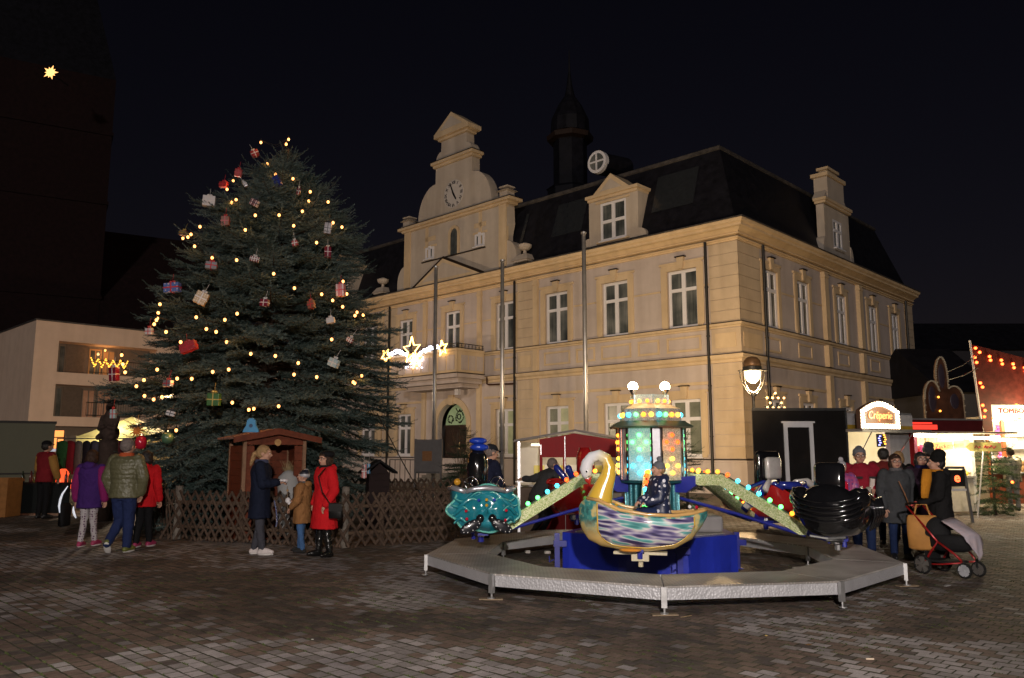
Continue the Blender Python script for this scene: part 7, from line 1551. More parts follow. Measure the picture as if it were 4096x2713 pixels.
# ================================================================== PEOPLE
skin = M('skin', (.42,.235,.165), .55, var=.12, scale=14); lipm = M('lips', (.25,.06,.05), .5); eyew = M('eye_white'); eyed = M('eye_dark', (.01,.008,.007), .2); frame_d = M('glasses_frame', (.015,.012,.012), .3)
def cloth(name, c, rough=.85, var=.15, b=.5, bs=22): return M(name, c, rough, var=var, scale=5, bump=b, bscale=bs, spec=.12)
def person(label, loc, rz, h, coat, trousers, shoes, hair=None, hat=None, arms=None, legs=None, lean=0.0, head_yaw=0.0, head_pitch=0.0, hem=.47, bulk=1.0, flare=1.0, quilt=False, sleeve=None, glasses=False, hood=False, vox=.0115, scarf=None, gloves=None, sole=None, group=None, legw=1.0, seat=False, collar=True, z0=0.0):
    t = thing('person', label, 'person', (loc[0],loc[1],z0), rz, group)
    S = h; hipz = .50
    def V(*p): return Vector(p)*S
    hy, hp_ = R(head_yaw), R(head_pitch); neck = Vector((0,0,.845))
    Hm = Matrix.Rotation(hy,3,'Z') @ Matrix.Rotation(hp_,3,'X')
    def head(p): return neck + Hm @ (Vector(p)-neck)
    def bend(p):
        p = Vector(p); z = p.z/S
        if lean and z > hipz-.06:
            w = min(1,max(0,(z-hipz+.06)/.14)); a = -R(lean)*w; q = p - Vector((0,0,hipz*S)); q = Matrix.Rotation(a,3,'X') @ q; return q + Vector((0,0,hipz*S))
        return p
    arms = arms or {}; legs = legs or {}
    A = {}; L_ = {}
    for s in (-1,1):
        e, w = arms.get(s, ((s*.150,-.015,.640),(s*.150,.035,.495))); A[s] = (Vector((s*.112,0,.808)), Vector(e), Vector(w))
        k, an, toe = legs.get(s, ((s*.058,.012,.285),(s*.060,-.005,.042),(s*.012,.095,-.022))); L_[s] = (Vector((s*.052,0,.50)), Vector(k), Vector(an), Vector(toe))
    def apply(mb):
        mb.v = [tuple(bend(v)) for v in mb.v]; return mb
    # ---- body
    b = MB(); ex = MB()
    def hb(c, r, n=14, m=10): b.ball(head(c)*S, tuple(x*S for x in r), n, m, Hm)
    hb((0,.008,.938),(.050,.060,.062)); hb((0,.028,.905),(.040,.042,.045)); hb((0,.040,.885),(.024,.026,.020)); hb((0,.072,.918),(.0085,.014,.015)); hb((0,.062,.932),(.007,.012,.018)); hb((0,.055,.950),(.036,.016,.014))
    for s in (-1,1): hb((s*.051,-.002,.922),(.007,.014,.020)); hb((s*.026,.046,.908),(.016,.016,.016))
    b.capsule(V(0,-.006,.80), head((0,.004,.885))*S, .034*S, .031*S)
    b.loft([(V(0,0,.48),.08*S,.055*S),(V(0,0,.62),.075*S,.05*S),(V(0,0,.74),.09*S,.058*S),(V(0,0,.82),.05*S,.04*S)], 16)
    for s in (-1,1):
        sh, e, w = A[s]; hp0, k, an, toe = L_[s]
        b.capsule(sh*S, e*S, .027*S, .022*S); b.capsule(e*S, w*S, .022*S, .016*S)
        d_ = (w-e).normalized(); up = Vector((0,0,1)) if abs(d_.z) < .8 else Vector((0,1,0)); lat = d_.cross(up).normalized(); nrm = lat.cross(d_).normalized()
        palm = w + d_*.028; b.capsule((w+d_*.01)*S, (w+d_*.045)*S, .015*S, .017*S); b.capsule((w+d_*.03+lat*.008)*S, (w+d_*.045+lat*.010)*S, .012*S, .012*S); b.capsule((w+d_*.03-lat*.008)*S, (w+d_*.045-lat*.010)*S, .012*S, .012*S)
        for i, (o_, ln) in enumerate(((-.0165,.036),(-.0055,.044),(.0055,.042),(.0165,.032))):
            r0 = w+d_*.048+lat*o_; r1 = r0+d_*ln*.55+nrm*(-.006); r2 = r1+d_*ln*.38+nrm*(-.016)
            ex.capsule(r0*S, r1*S, .0052*S, .0048*S, 6); ex.capsule(r1*S, r2*S, .0048*S, .0042*S, 6)
        r0 = w+d_*.018+lat*(-s)*.016; r1 = r0+d_*.022+lat*(-s)*.018; r2 = r1+d_*.022+lat*(-s)*.002; ex.capsule(r0*S, r1*S, .0068*S, .0058*S, 6); ex.capsule(r1*S, r2*S, .0058*S, .0048*S, 6)
        b.capsule(hp0*S, k*S, .042*S, .030*S); b.capsule(k*S, an*S, .030*S, .020*S); b.capsule(an*S, (an+toe*.6)*S, .018*S, .016*S)
    apply(b); apply(ex)
    body = mesh_obj('body', remesh(b, vox*.82*max(.7,S/1.7), 2, .4, ex, 'body'), gloves if False else skin, t)
    if gloves:
        g_ = MB()
        for s in (-1,1):
            sh, e, w = A[s]; d_ = (w-e).normalized(); g_.capsule((w+d_*.0)*S,(w+d_*.06)*S,.024*S,.022*S,8); g_.capsule((w+d_*.05)*S,(w+d_*.085)*S,.019*S,.012*S,8)
        mesh_obj('gloves', remesh(apply(g_), vox*.8, 1), gloves, t)
    # ---- face details
    lp_ = MB()
    for s in (-1,1):
        f_ = MB(); p_ = MB(); br = MB()
        f_.ball(head((s*.020,.0615,.932))*S, (.0085*S,.005*S,.0055*S), 8, 6, Hm); p_.ball(head((s*.020,.0655,.932))*S, (.0038*S,.003*S,.0042*S), 6, 5, Hm)
        br.tube([head((s*.009,.069,.947))*S, head((s*.020,.069,.950))*S, head((s*.032,.062,.946))*S], .0026*S, 5)
        apply(f_).obj('eye', eyew, body); apply(p_).obj('pupil', eyed, body); apply(br).obj('eyebrow', hair[0] if hair else eyed, body)
    lp_.ball(head((0,.0665,.893))*S, (.017*S,.007*S,.0055*S), 10, 6, Hm)
    apply(lp_).obj('mouth', lipm, body, smooth=True)
    if glasses:
        g_ = MB()
        for s in (-1,1):
            g_.tube([head((s*.022+.0165*math.cos(a),.0755,.931+.0125*math.sin(a)))*S for a in [k*math.pi/8 for k in range(17)]], .0020*S, 5); g_.tube([head((s*.038,.074,.934))*S, head((s*.053,.03,.934))*S, head((s*.054,-.005,.930))*S], .0018*S, 4)
        g_.tube([head((-.006,.077,.934))*S, head((.006,.077,.934))*S], .0018*S, 4); apply(g_).obj('glasses', frame_d, t)
    # ---- trousers and shoes
    q = MB(); q.loft([(V(0,0,.455),.085*S,.058*S),(V(0,0,.50),.098*S,.070*S),(V(0,0,.56),.09*S,.064*S)], 16)
    for s in (-1,1):
        hp0, k, an, toe = L_[s]; q.capsule((hp0+Vector((0,0,-.01)))*S, k*S, .056*S*legw, .041*S*legw); q.capsule(k*S, (k*.55+an*.45)*S, .041*S*legw, .036*S*legw); q.capsule((k*.55+an*.45)*S, (an+Vector((0,0,.012)))*S, .036*S*legw, .031*S*legw)
    mesh_obj('trousers', wrinkle(remesh(apply(q), vox, 3), .011, 11, h*13+loc[0]), trousers, t)
    for s in (-1,1):
        hp0, k, an, toe = L_[s]; q = MB(); tp = an+toe; hl = an - toe*.22 + Vector((0,0,-.022*0)); hl.z = an.z-.020 if abs(toe.z) < .05 else hl.z
        q.capsule(an*S, (an*.6+tp*.4)*S, .030*S, .026*S); q.capsule(hl*S, (an*.35+tp*.65+Vector((0,0,-.004)))*S, .026*S, .027*S); q.capsule((an*.5+tp*.5)*S, tp*S, .027*S, .020*S)
        sh_ = mesh_obj('shoe', remesh(q, vox*.8, 2), shoes, t)
        if min(v.co.z for v in sh_.data.vertices) < .0:
            dz = -min(v.co.z for v in sh_.data.vertices); sh_.location.z = min(dz, .02)
        if sole:
            q = MB(); dt = (tp-hl); dn = dt.normalized(); upv = Vector((0,0,1)) - dn*dn.z; upv.normalize()
            Mm = Matrix((dn.cross(upv), dn, upv)).transposed(); q.ball(((hl+tp)*.5 - upv*.020)*S, (.031*S, (dt.length/2+.022)*S, .011*S), 14, 6, Mm); so__ = q.obj('sole', sole, sh_, smooth=True)
    # ---- coat
    q = MB(); B = bulk; secs = []
    zz = [(hem,.112*flare,.082*flare),(max(hem+.02,.50),.108,.080),(.57,.102,.076),(.63,.098,.074),(.70,.108,.080),(.76,.118,.083),(.805,.120,.070),(.832,.078,.056),(.848,.050,.046)]
    if quilt:
        ks = np.linspace(hem,.842,34); za = [z for z,_,_ in zz]
        for i, z in enumerate(ks):
            m_ = 1+.050*abs(math.sin(i*math.pi/3.6)); secs.append((V(0,0,z), float(np.interp(z,za,[r for _,r,_ in zz]))*S*B*m_, float(np.interp(z,za,[r for _,_,r in zz]))*S*B*m_))
    else: secs = [(V(0,0,z), rx*S*B, ry*S*B) for z,rx,ry in zz]
    q.loft(secs, 24)
    for s in (-1,1):
        sh, e, w = A[s]; r = (.044,.038,.031)
        if quilt:
            for i in range(7):
                u0 = i/7; c0 = sh.lerp(e,u0); c1 = sh.lerp(e,u0+.1); q.capsule(c0*S, c1*S, .046*S*B, .045*S*B); c0 = e.lerp(w,u0); c1 = e.lerp(w,min(.97,u0+.1)); q.capsule(c0*S, c1*S, (.041-.006*u0)*S*B, (.040-.006*u0)*S*B)
        else:
            q.capsule(sh*S, e*S, r[0]*S*B, r[1]*S*B); q.capsule(e*S, e.lerp(w,.97)*S, r[1]*S*B, r[2]*S*B)
            for fr in (.35,.7): c = sh.lerp(e,fr); q.ball(c*S, .0445*S*B, 8, 6)
    if collar: q.lathe([(.052*S,.825*S),(.050*S,.862*S),(.040*S,.862*S),(.040*S,.825*S)], 16)
    if hood: q.ball(V(0,-.062,.838), (.072*S,.042*S,.042*S), 14, 9)
    ct = mesh_obj('coat', wrinkle(remesh(apply(q), vox*(.8 if quilt else 1), 2 if quilt else 3), .006 if quilt else .014, 14 if quilt else 8.5, h*7+loc[0]), coat, t)
    if sleeve:
        for s in (-1,1):
            sh, e, w = A[s]; q = MB(); q.capsule(sh.lerp(e,.1)*S, e*S, .0465*S*B+.010, .0405*S*B+.010); q.capsule(e*S, e.lerp(w,.97)*S, .0405*S*B+.010, .0335*S*B+.010); mesh_obj('sleeve', remesh(apply(q), vox, 2), sleeve, ct)
    if scarf:
        q = MB(); q.lathe([(.058*S,.815*S),(.066*S,.84*S),(.058*S,.872*S),(.03*S,.872*S),(.03*S,.815*S)], 18); mesh_obj('scarf', remesh(apply(q), vox*.9, 2), scarf, t)
    # ---- hair and hat
    if hair:
        hm, kind = hair; q = MB()
        def hh(c, r): q.ball(head(c)*S, tuple(x*S for x in r), 14, 10, Hm)
        hh((0,-.004,.950),(.056,.062,.056)); hh((0,-.020,.928),(.053,.048,.050))
        if kind == 'bob': hh((0,-.024,.905),(.060,.046,.055)); [hh((s*.044,-.002,.905),(.018,.034,.045)) for s in (-1,1)]; hh((0,.040,.968),(.042,.026,.020))
        if kind == 'pony': hh((0,-.062,.918),(.022,.026,.026)); hh((.012,-.082,.880),(.022,.020,.05)); hh((.02,-.090,.835),(.018,.014,.04))
        if kind == 'long': hh((0,-.030,.885),(.062,.042,.075)); [hh((s*.046,-.006,.88),(.020,.036,.07)) for s in (-1,1)]
        if kind == 'short': pass
        me = wrinkle(remesh(apply(q), vox*.75, 1), .009, 38, h*5)
        mesh_obj('hair', me, hm, t)
    if hat:
        hm, kind = hat; q = MB()
        def hh(c, r): q.ball(head(c)*S, tuple(x*S for x in r), 16, 10, Hm)
        if kind in ('beanie','pom'):
            hh((0,-.004,.962),(.060,.066,.054)); hh((0,-.010,.945),(.062,.066,.034))
            if kind == 'beanie': hh((0,-.022,1.000),(.034,.036,.030))
            if kind == 'pom': hh((.0,-.012,1.035),(.030,.030,.030))
        elif kind == 'fur': hh((0,-.004,.965),(.070,.074,.050)); hh((0,-.012,.990),(.060,.062,.040)); hh((0,-.02,.945),(.066,.060,.030))
        elif kind == 'beret': hh((.0,-.012,.975),(.072,.076,.036)); hh((0,-.01,.955),(.060,.066,.026))
        elif kind == 'cap': hh((0,-.004,.962),(.058,.065,.046)); hh((0,.066,.955),(.036,.038,.008))
        elif kind == 'tall': hh((0,-.006,.962),(.062,.068,.055)); hh((0,-.02,1.01),(.056,.06,.048))
        mesh_obj('hat', wrinkle(remesh(apply(q), vox*.8, 2), .005, 24, h*3), hm, t)
    return t, A, L_, bend, S
def G2(px, py): g = G(px, py); return (g.x, g.y)
hair_bl = M('blond_hair', (.28,.17,.08), .6, var=.3, scale=30, bump=.6, bscale=90); hair_br = M('brown_hair', (.035,.018,.012), .55, var=.4, scale=30, bump=.6, bscale=90); hair_gr = M('grey_hair', (.15,.12,.11), .6, var=.3, scale=30, bump=.6, bscale=90); hair_bk = M('black_hair', (.012,.009,.008), .5, var=.4, scale=30, bump=.6, bscale=90)
navy = cloth('navy_wool', (.008,.011,.024)); jeans = cloth('dark_jeans', (.012,.022,.065)); greyj = cloth('grey_jeans', (.045,.045,.055)); blackc = cloth('black_cloth', (.008,.008,.009)); redc = cloth('red_wool', (.46,.010,.014)); blk_leather = M('black_leather', (.006,.006,.006), .25, coat=.3)
white_sh = M('white_sneaker', (.50,.45,.44), .6, var=.12); white_sole = M('white_sole', (.50,.48,.46), .6); black_sh = M('black_shoe', (.010,.010,.011), .4)
# --- group walking away at left
def leggings():
    return dots('flower_leggings', (.36,.33,.34), (.10,.05,.09), 24, .34, .8)
person('girl in purple and magenta jacket and flowered leggings seen from behind', G2(344,2187), R(-4), 1.64, cloth('purple_jacket', (.040,.014,.10)), leggings(), M('pink_shoe', (.30,.03,.09), .5), (hair_br,'bob'), None, {1:((.150,-.01,.63),(.155,.02,.49)),-1:((-.150,-.01,.63),(-.155,.02,.49))}, {1:((.045,.02,.285),(.05,.06,.05),(.01,.09,-.02)),-1:((-.045,.01,.285),(-.05,-.03,.042),(-.01,.09,-.02))}, hem=.40, bulk=1.12, flare=1.02, sleeve=cloth('magenta_sleeve', (.17,.012,.085)), hood=True, legw=.88, sole=white_sole)
person('grey-haired man in olive quilted down jacket seen from behind', G2(482,2210), R(-6), 1.83, M('olive_down', (.095,.090,.048), .38, var=.14, scale=6, bump=.7, bscale=26), cloth('blue_trousers', (.014,.022,.070)), M('neon_sneaker', (.10,.11,.02), .5), (hair_gr,'short'), None, {1:((.168,-.005,.64),(.135,.035,.52)),-1:((-.168,-.005,.64),(-.135,.035,.52))}, {-1:((-.055,.045,.275),(-.075,-.085,.072),(-.02,.060,-.070)),1:((.045,.02,.275),(.035,.03,.038),(.01,.09,-.018))}, hem=.475, bulk=1.20, quilt=True, legw=1.14, sole=white_sole, scarf=cloth('orange_collar', (.36,.07,.025)), vox=.011)
person('person in red jacket half hidden behind the olive-jacketed man', G2(566,2189), R(-8), 1.62, redc, blackc, M('pink_shoe'), (hair_bk,'bob'), None, None, {1:((.045,.02,.285),(.05,.05,.05),(.01,.09,-.02)),-1:((-.045,.01,.285),(-.05,-.03,.042),(-.01,.09,-.02))}, hem=.42, bulk=1.12, sole=white_sole, hood=True)
# --- reflective bag loop carried by the girl, two rings
def refl_mat(): return M('reflective_strip', (.75,.78,.85), .35, var=0.0, emit=(.8,.88,1), es=.35)  # emission in the strips stands for flash light thrown back
bgp = at(262,2020,14.25); bag = thing('dark_bag', 'black bag with bright reflective strips swinging beside the girl in purple', 'bag', (bgp.x,bgp.y,.30))
for (p0,p1,bow,lab) in (((734/2.703,1680+715/2.703),(645/2.703,1680+1005/2.703),-.06,'long curved reflective strip on the dark bag at left'),((796/2.703,1680+935/2.703),(822/2.703,1680+1062/2.703),-.02,'short curved reflective strip beside the girl')):
    Yb = 14.1; a_ = at(*p0,Yb); b_ = at(*p1,Yb); mid = (a_+b_)/2 + Vector((bow,0,0)); q = MB(); q.tube([a_, a_.lerp(mid,.6)+Vector((bow*.3,0,0)), mid, mid.lerp(b_,.5)+Vector((bow*.25,0,0)), b_], [.008,.018,.022,.02,.010], 8, sq=.35); o = q.obj('reflective_strip', refl_mat(), smooth=True, label=lab); attach(o, bag)
q = MB(); q.cbox((0,0,.22), (.10,.30,.40), bev=.05); q.obj('body', M('black_cloth'), bag, smooth=True); q = MB(); q.tube([(0,-.1,.42),(.02,-.06,.62),(.02,.06,.62),(0,.1,.42)], .012, 6); q.obj('strap', M('black_cloth'), bag)
# --- three at the fence
person('blonde woman in long navy coat and grey jeans, seen from the side', G2(1031,2218), R(-78), 1.71, navy, greyj, white_sh, (hair_bl,'pony'), None, {1:((.13,.03,.645),(.075,.150,.655)),-1:((-.13,.03,.645),(-.075,.150,.655))}, {1:((.05,.01,.285),(.05,.04,.042),(.01,.09,-.02)),-1:((-.05,.01,.285),(-.05,-.04,.042),(-.01,.09,-.02))}, hem=.335, bulk=1.15, flare=1.08, head_pitch=-8, scarf=cloth('blue_scarf', (.045,.05,.09)), sole=white_sole)
person('boy in tan coat, striped knit cap and blue jeans at the fence', G2(1203,2210), R(88), 1.30, cloth('tan_coat', (.22,.105,.040), b=.7), cloth('blue_jeans', (.045,.10,.22)), cloth('dark_boot', (.02,.02,.02)), None, (stripes('cap_pattern', (.010,.012,.02), (.30,.30,.32), 2.2, 2), 'beanie'), {1:((.145,.02,.64),(.12,.135,.62)),-1:((-.145,.02,.64),(-.12,.10,.56))}, {1:((.06,.02,.285),(.07,.04,.042),(.01,.10,-.02)),-1:((-.06,.0,.285),(-.07,-.04,.042),(-.01,.10,-.02))}, hem=.36, bulk=1.25, flare=1.0, head_pitch=4, scarf=cloth('slate_scarf', (.06,.075,.085)), hood=True, vox=.010)
person('woman in knee-length red coat with black beret and boots', G2(1292,2226), R(128), 1.61, redc, M('black_leather'), M('black_leather'), (hair_br,'bob'), (cloth('black_felt_hat', (.007,.007,.008)), 'beret'), {1:((.165,-.02,.63),(.13,.05,.50)),-1:((-.165,-.02,.63),(-.13,.05,.50))}, {1:((.055,.01,.285),(.06,.02,.042),(.01,.10,-.02)),-1:((-.065,.0,.285),(-.095,-.02,.042),(-.03,.09,-.02))}, hem=.265, bulk=1.24, flare=1.20, head_yaw=10, glasses=True, hood=True, scarf=M('black_cloth'))
hb_ = at(1340,2070,12.55); hbg = thing('handbag', 'black leather handbag hanging at the side of the red-coated woman', 'handbag', (hb_.x+.03,hb_.y-.10,.62))
q = MB(); q.cbox((0,0,.10), (.21,.08,.24), bev=.022); q.obj('body', blk_leather, hbg, smooth=True); q = MB(); q.cbox((0,-.043,.15), (.205,.006,.12), bev=.002); q.obj('flap', blk_leather, hbg)
pA = at(1282,1905,12.5) - Vector(hbg.location); q = MB(); q.tube([(-.09,0,.20), (pA.x*.55-.05,-.10,pA.z*.5+.08), (pA.x,-.08,pA.z), (pA.x+.06,.10,pA.z+.12)], .010, 6, sq=.5); q.obj('strap', blk_leather, hbg)
# food held by the boy and the woman
sp_ = at(1152,2000,13.2); skw = thing('skewer', 'skewer with paper napkin held by the boy', 'food', sp_)
q = MB(); q.tube([(0,0,-.16),(-.02,0,.22)], .005, 6); q.obj('stick', M('plank_wood'), skw); q = MB(); q.ball((0,0,-.01), (.045,.035,.05), 8, 6); q.ball((.03,-.01,-.05), (.035,.03,.03), 8, 6); q.obj('napkin', M('paper_white', (.55,.53,.54), .8, bump=.8, bscale=40), skw); q = MB(); q.ball((-.015,0,.15), .02, 8, 6); q.obj('fruit', M('tan_food', (.3,.18,.08), .5), skw)
np_ = Vector((-3.64,12.96,1.16)); nap = thing('napkin', 'crumpled white napkin in the hands of the navy-coated woman', 'napkin', np_); q = MB(); rg = random.Random(2)
for k in range(6): q.ball((rg.uniform(-.04,.04),rg.uniform(-.03,.03),rg.uniform(-.02,.02)), (rg.uniform(.02,.045),.03,rg.uniform(.015,.03)), 7, 5)
mesh_obj('paper', remesh(q,.008,1), M('paper_white'), nap)
ly = at(1100,2060,12.8); lan = thing('lanyard', 'blue and white shiny strap hanging from the navy coat', 'strap', ly); q = MB(); q.tube([(-.02,0,.22),(.02,0,.05),(.035,0,-.12),(.02,0,-.18)], .010, 6, sq=.4); q.obj('band', dots('strap_pattern', (.05,.06,.14), (.4,.42,.5), 40, .3), lan)
# --- left background
vest_man, *_ = person('man in dark red vest over yellow sleeves, back to camera', G2(165,2075), R(-25), 1.88, cloth('red_vest', (.16,.012,.016)), M('black_cloth'), black_sh, (hair_bk,'short'), (cloth('black_felt_hat', (.007,.007,.008)), 'cap'), {-1:((-.165,.02,.64),(-.11,.09,.56)),1:((.15,.03,.64),(.13,.09,.53))}, hem=.47, bulk=1.12, sleeve=cloth('yellow_sleeve', (.30,.155,.04)), vox=.014)
q = MB(); rp = at(190,1801,20.0); q.cbox((0,0,0), (.16,.012,.07), bev=.004); o = q.obj('reflective_patch', refl_mat(), loc=(rp.x,20.22,rp.z), label='bright reflective patch'); attach(o, vest_man)
person('dark silhouetted person behind the wooden box at the left edge', G2(20,2050), R(-40), 1.72, M('black_cloth'), M('black_cloth'), black_sh, (hair_bk,'bob'), None, hem=.40, bulk=1.12, vox=.015)
# --- around the carousel
person('man in dark jacket and cap leaning behind the teal gondola', (at(1930,1810,12.95).x,12.95), R(-60), 1.74, cloth('dark_navy_jacket', (.010,.012,.028)), M('black_cloth'), black_sh, (hair_gr,'short'), (cloth('dark_cap', (.015,.017,.022)), 'cap'), {-1:((-.10,.10,.68),(-.05,.20,.62)),1:((.13,.08,.66),(.05,.18,.60))}, hem=.44, bulk=1.16, lean=12, vox=.012)
person('man with glasses in grey jacket leaning at the red booth doorway', (at(2150,1810,15.6).x,15.6), R(-62), 1.60, cloth('charcoal_jacket', (.035,.036,.038)), M('black_cloth'), black_sh, (hair_gr,'short'), None, {1:((.14,.10,.66),(.08,.20,.58)),-1:((-.20,-.06,.69),(-.34,-.10,.66))}, {1:((.06,.14,.28),(.06,-.01,.042),(.01,.10,-.02)),-1:((-.06,.12,.27),(-.06,-.05,.042),(-.01,.10,-.02))}, hem=.44, bulk=1.18, lean=34, glasses=True, head_pitch=24, vox=.012, z0=-.02)
sm = stripes('x', (0,0,0), (1,1,1), 1)
star_coat = dots('star_jacket', (.012,.018,.050), (.55,.55,.60), 15, .27)
SWM = Matrix.Translation((CX,CY,0)) @ Matrix.Translation(gondola_frame(257,2.42)[0]) @ Matrix.Rotation(gondola_frame(257)[1],4,'Z')
sl_ = SWM @ Vector((-.22,0,0)); seated = {s: ((s*.06,.20,.50),(s*.06,.22,.30),(s*.01,.08,.0)) for s in (-1,1)}
person('child in navy jacket with white stars and bobble hat riding the swan', (sl_.x,sl_.y), gondola_frame(257)[1]-R(90)+R(25), 1.06, star_coat, M('dark_jeans'), black_sh, (hair_bl,'short'), (cloth('grey_knit', (.11,.11,.125), b=.9), 'pom'), {s: ((s*.15,.06,.64),(s*.10,.17,.60)) for s in (-1,1)}, seated, hem=.47, bulk=1.30, vox=.009, z0=.92-.53+.04, hood=True)
BLM = Matrix.Translation((CX,CY,0)) @ Matrix.Translation(gondola_frame(327,2.42)[0]) @ Matrix.Rotation(gondola_frame(327)[1],4,'Z')
bl_ = BLM @ Vector((-.24,.05,0))
person('toddler in pink jacket and pale knit hat riding the black gondola', (bl_.x,bl_.y), gondola_frame(327)[1]-R(90)+R(30), .98, dots('pink_jacket', (.26,.05,.14), (.14,.05,.18), 20, .4), M('dark_jeans'), black_sh, None, (cloth('pale_knit', (.26,.25,.27), b=.9), 'pom'), {s: ((s*.15,.06,.64),(s*.10,.17,.60)) for s in (-1,1)}, seated, hem=.47, bulk=1.35, vox=.009, z0=.94-.50+.06, hood=True)
# --- watching at right
anorak, *_ = person('man in red anorak with dark chest stripes and grey beanie', G2(3462,2224), R(165), 1.66, cloth('crimson_anorak', (.20,.010,.022)), jeans, black_sh, (hair_gr,'short'), (cloth('grey_knit', (.11,.11,.125)), 'beanie'), {1:((.165,.0,.63),(.115,.06,.50)),-1:((-.165,.0,.64),(-.10,.12,.62))}, hem=.45, bulk=1.34, legw=1.15, glasses=True, collar=True)
rd = G2(3462,2224)
for (px,py,sz,ang) in ((3430,1911,(.16,.02,.035),0),(3497,1911,(.16,.02,.035),0)):
    p = at(px,py,rd[1]-.19); q = MB(); q.cbox((0,0,0), sz, bev=.006); o = q.obj('chest_stripe', cloth('stripe_grey', (.03,.028,.03)), loc=p); attach(o, anorak)
bk_ = at(3487,1950,rd[1]-.24); rol = thing('paper_roll', 'white box with red print held by the man in the red anorak', 'box', bk_); q = MB(); q.cbox((0,0,0), (.065,.05,.27), Matrix.Rotation(R(8),3,'Y'), .004); q.obj('carton', dots('carton_print', (.55,.46,.42), (.45,.18,.12), 30, .12), rol)
greyw, *_ = person('woman in long grey coat with glasses standing right of the red anorak', G2(3606,2238), R(172), 1.57, cloth('slate_coat', (.042,.044,.048)), jeans, black_sh, (hair_br,'bob'), None, {1:((.15,.0,.63),(.14,.05,.49)),-1:((-.15,.0,.63),(-.13,.05,.49))}, hem=.345, bulk=1.22, flare=1.10, glasses=True, scarf=cloth('grey_scarf', (.09,.085,.09)))
q = MB(); s0 = at(3595,1925,12.18); s1 = at(3640,2030,12.18); q.tube([s0,(s0+s1)/2+Vector((0,-.02,0)),s1], .009, 6, sq=.5); o = q.obj('shoulder_strap', M('tan_leather', (.20,.09,.04), .5)); attach(o, greyw)
person('person in rust red jacket turned to the crepe hatch', (at(3535,1810,14.4).x,14.4), R(-20), 1.68, cloth('rust_jacket', (.13,.018,.016)), M('dark_jeans'), black_sh, (hair_bk,'short'), None, hem=.45, bulk=1.30, lean=10, vox=.014)
person('blond person behind the woman in the grey coat', (at(3592,1810,15.2).x,15.2), R(-15), 1.62, M('black_cloth'), M('dark_jeans'), black_sh, (hair_bl,'bob'), None, hem=.42, bulk=1.15, vox=.015)
person('dark-haired woman with glasses and violet scarf behind the stroller pusher', (at(3680,1810,13.2).x,13.2), R(172), 1.60, cloth('plum_coat', (.022,.010,.020)), M('dark_jeans'), black_sh, (hair_bk,'bob'), None, hem=.36, bulk=1.18, glasses=True, scarf=cloth('violet_scarf', (.015,.012,.05)), vox=.012)
person('tall man in dark hat standing before the candy stall', (at(3712,1810,16.5).x,16.5), R(10), 1.72, cloth('dark_grey_coat', (.025,.025,.028)), M('black_cloth'), black_sh, (hair_bk,'short'), (cloth('slate_hat', (.035,.038,.042)), 'tall'), hem=.40, bulk=1.2, vox=.015)
pw = (at(3745,1810,11.55).x, 11.55)
pusher, *_ = person('woman in black coat with mustard scarf pushing the stroller', pw, R(70), 1.56, cloth('black_coat', (.010,.0095,.010)), M('black_cloth'), black_sh, (hair_bk,'short'), (cloth('black_knit', (.006,.006,.006)), 'tall'), {1:((.15,.03,.64),(.10,.155,.575)),-1:((-.15,.03,.64),(-.10,.155,.575))}, hem=.34, bulk=1.26, flare=1.12, hood=True, gloves=cloth('coral_gloves', (.42,.07,.06)), scarf=cloth('mustard_scarf', (.40,.16,.015)))
q = MB(); fz = at(3700,1905,11.4); q.loft([((0,0,.10),.06,.05),((-.02,0,-.05),.075,.04),((-.05,0,-.22),.06,.03),((-.06,0,-.30),.05,.025)], 12); o = q.obj('scarf_end', M('mustard_scarf'), loc=(fz.x,11.33,fz.z), smooth=True); attach(o, pusher)
lp2 = at(4058,1810,22.4); person('vendor in pale camouflage jacket at the lottery counter', (lp2.x,22.6), R(0), 1.72, dots('camo_jacket', (.22,.20,.15), (.07,.07,.05), 9, .42), cloth('grey_trousers', (.15,.15,.15)), black_sh, (hair_br,'short'), None, {1:((.14,.06,.66),(.08,.20,.62)),-1:((-.14,.06,.66),(-.08,.20,.62))}, hem=.46, bulk=1.3, vox=.015)
# ================================================================== STROLLER
sr = G(3800,2300); strl = thing('stroller', 'black baby stroller with red frame, patterned blanket and silver front wheel', 'stroller', (sr.x,sr.y,0), R(-60))
redm = M('red_frame', (.28,.008,.010), .3, .3, coat=.4); blackm = M('stroller_fabric', (.010,.010,.011), .8, bump=.4, bscale=50)
def wheel(x, y, r, rimm, w=.045):
    q = MB(); q.tube([(x+ (r-.022)*math.cos(a), y, r+(r-.022)*math.sin(a)) for a in [k*2*math.pi/22 for k in range(23)]], .022, 8); wo_ = q.obj('wheel', M('tyre'), strl, smooth=True)
    q = MB()
    for k in range(5):
        a = k*2*math.pi/5+.3; d_ = Vector((math.cos(a),0,math.sin(a))); s_ = Vector((-math.sin(a),0,math.cos(a))); c = Vector((x,y,r))
        for yy in (-.018,.018): pass
        q.prism([(0.015,-.018),((r-.035),-.045),((r-.028),.0),((r-.035),.045),(.015,.018)], lambda u,v:tuple(c+d_*u+s_*v+Vector((0,-.02,0))), lambda u,v:tuple(c+d_*u+s_*v+Vector((0,.02,0))))
    q.tube([(x+(r-.035)*math.cos(a), y, r+(r-.035)*math.sin(a)) for a in [k*2*math.pi/22 for k in range(23)]], .012, 6); q.tube([(x,y-.03,r),(x,y+.03,r)], .022, 10); q.obj('rim', rimm, wo_)
rim_s = M('silver_rim', (.55,.56,.60), .3, .5); rim_g = M('dull_rim', (.14,.13,.12), .4, .5)
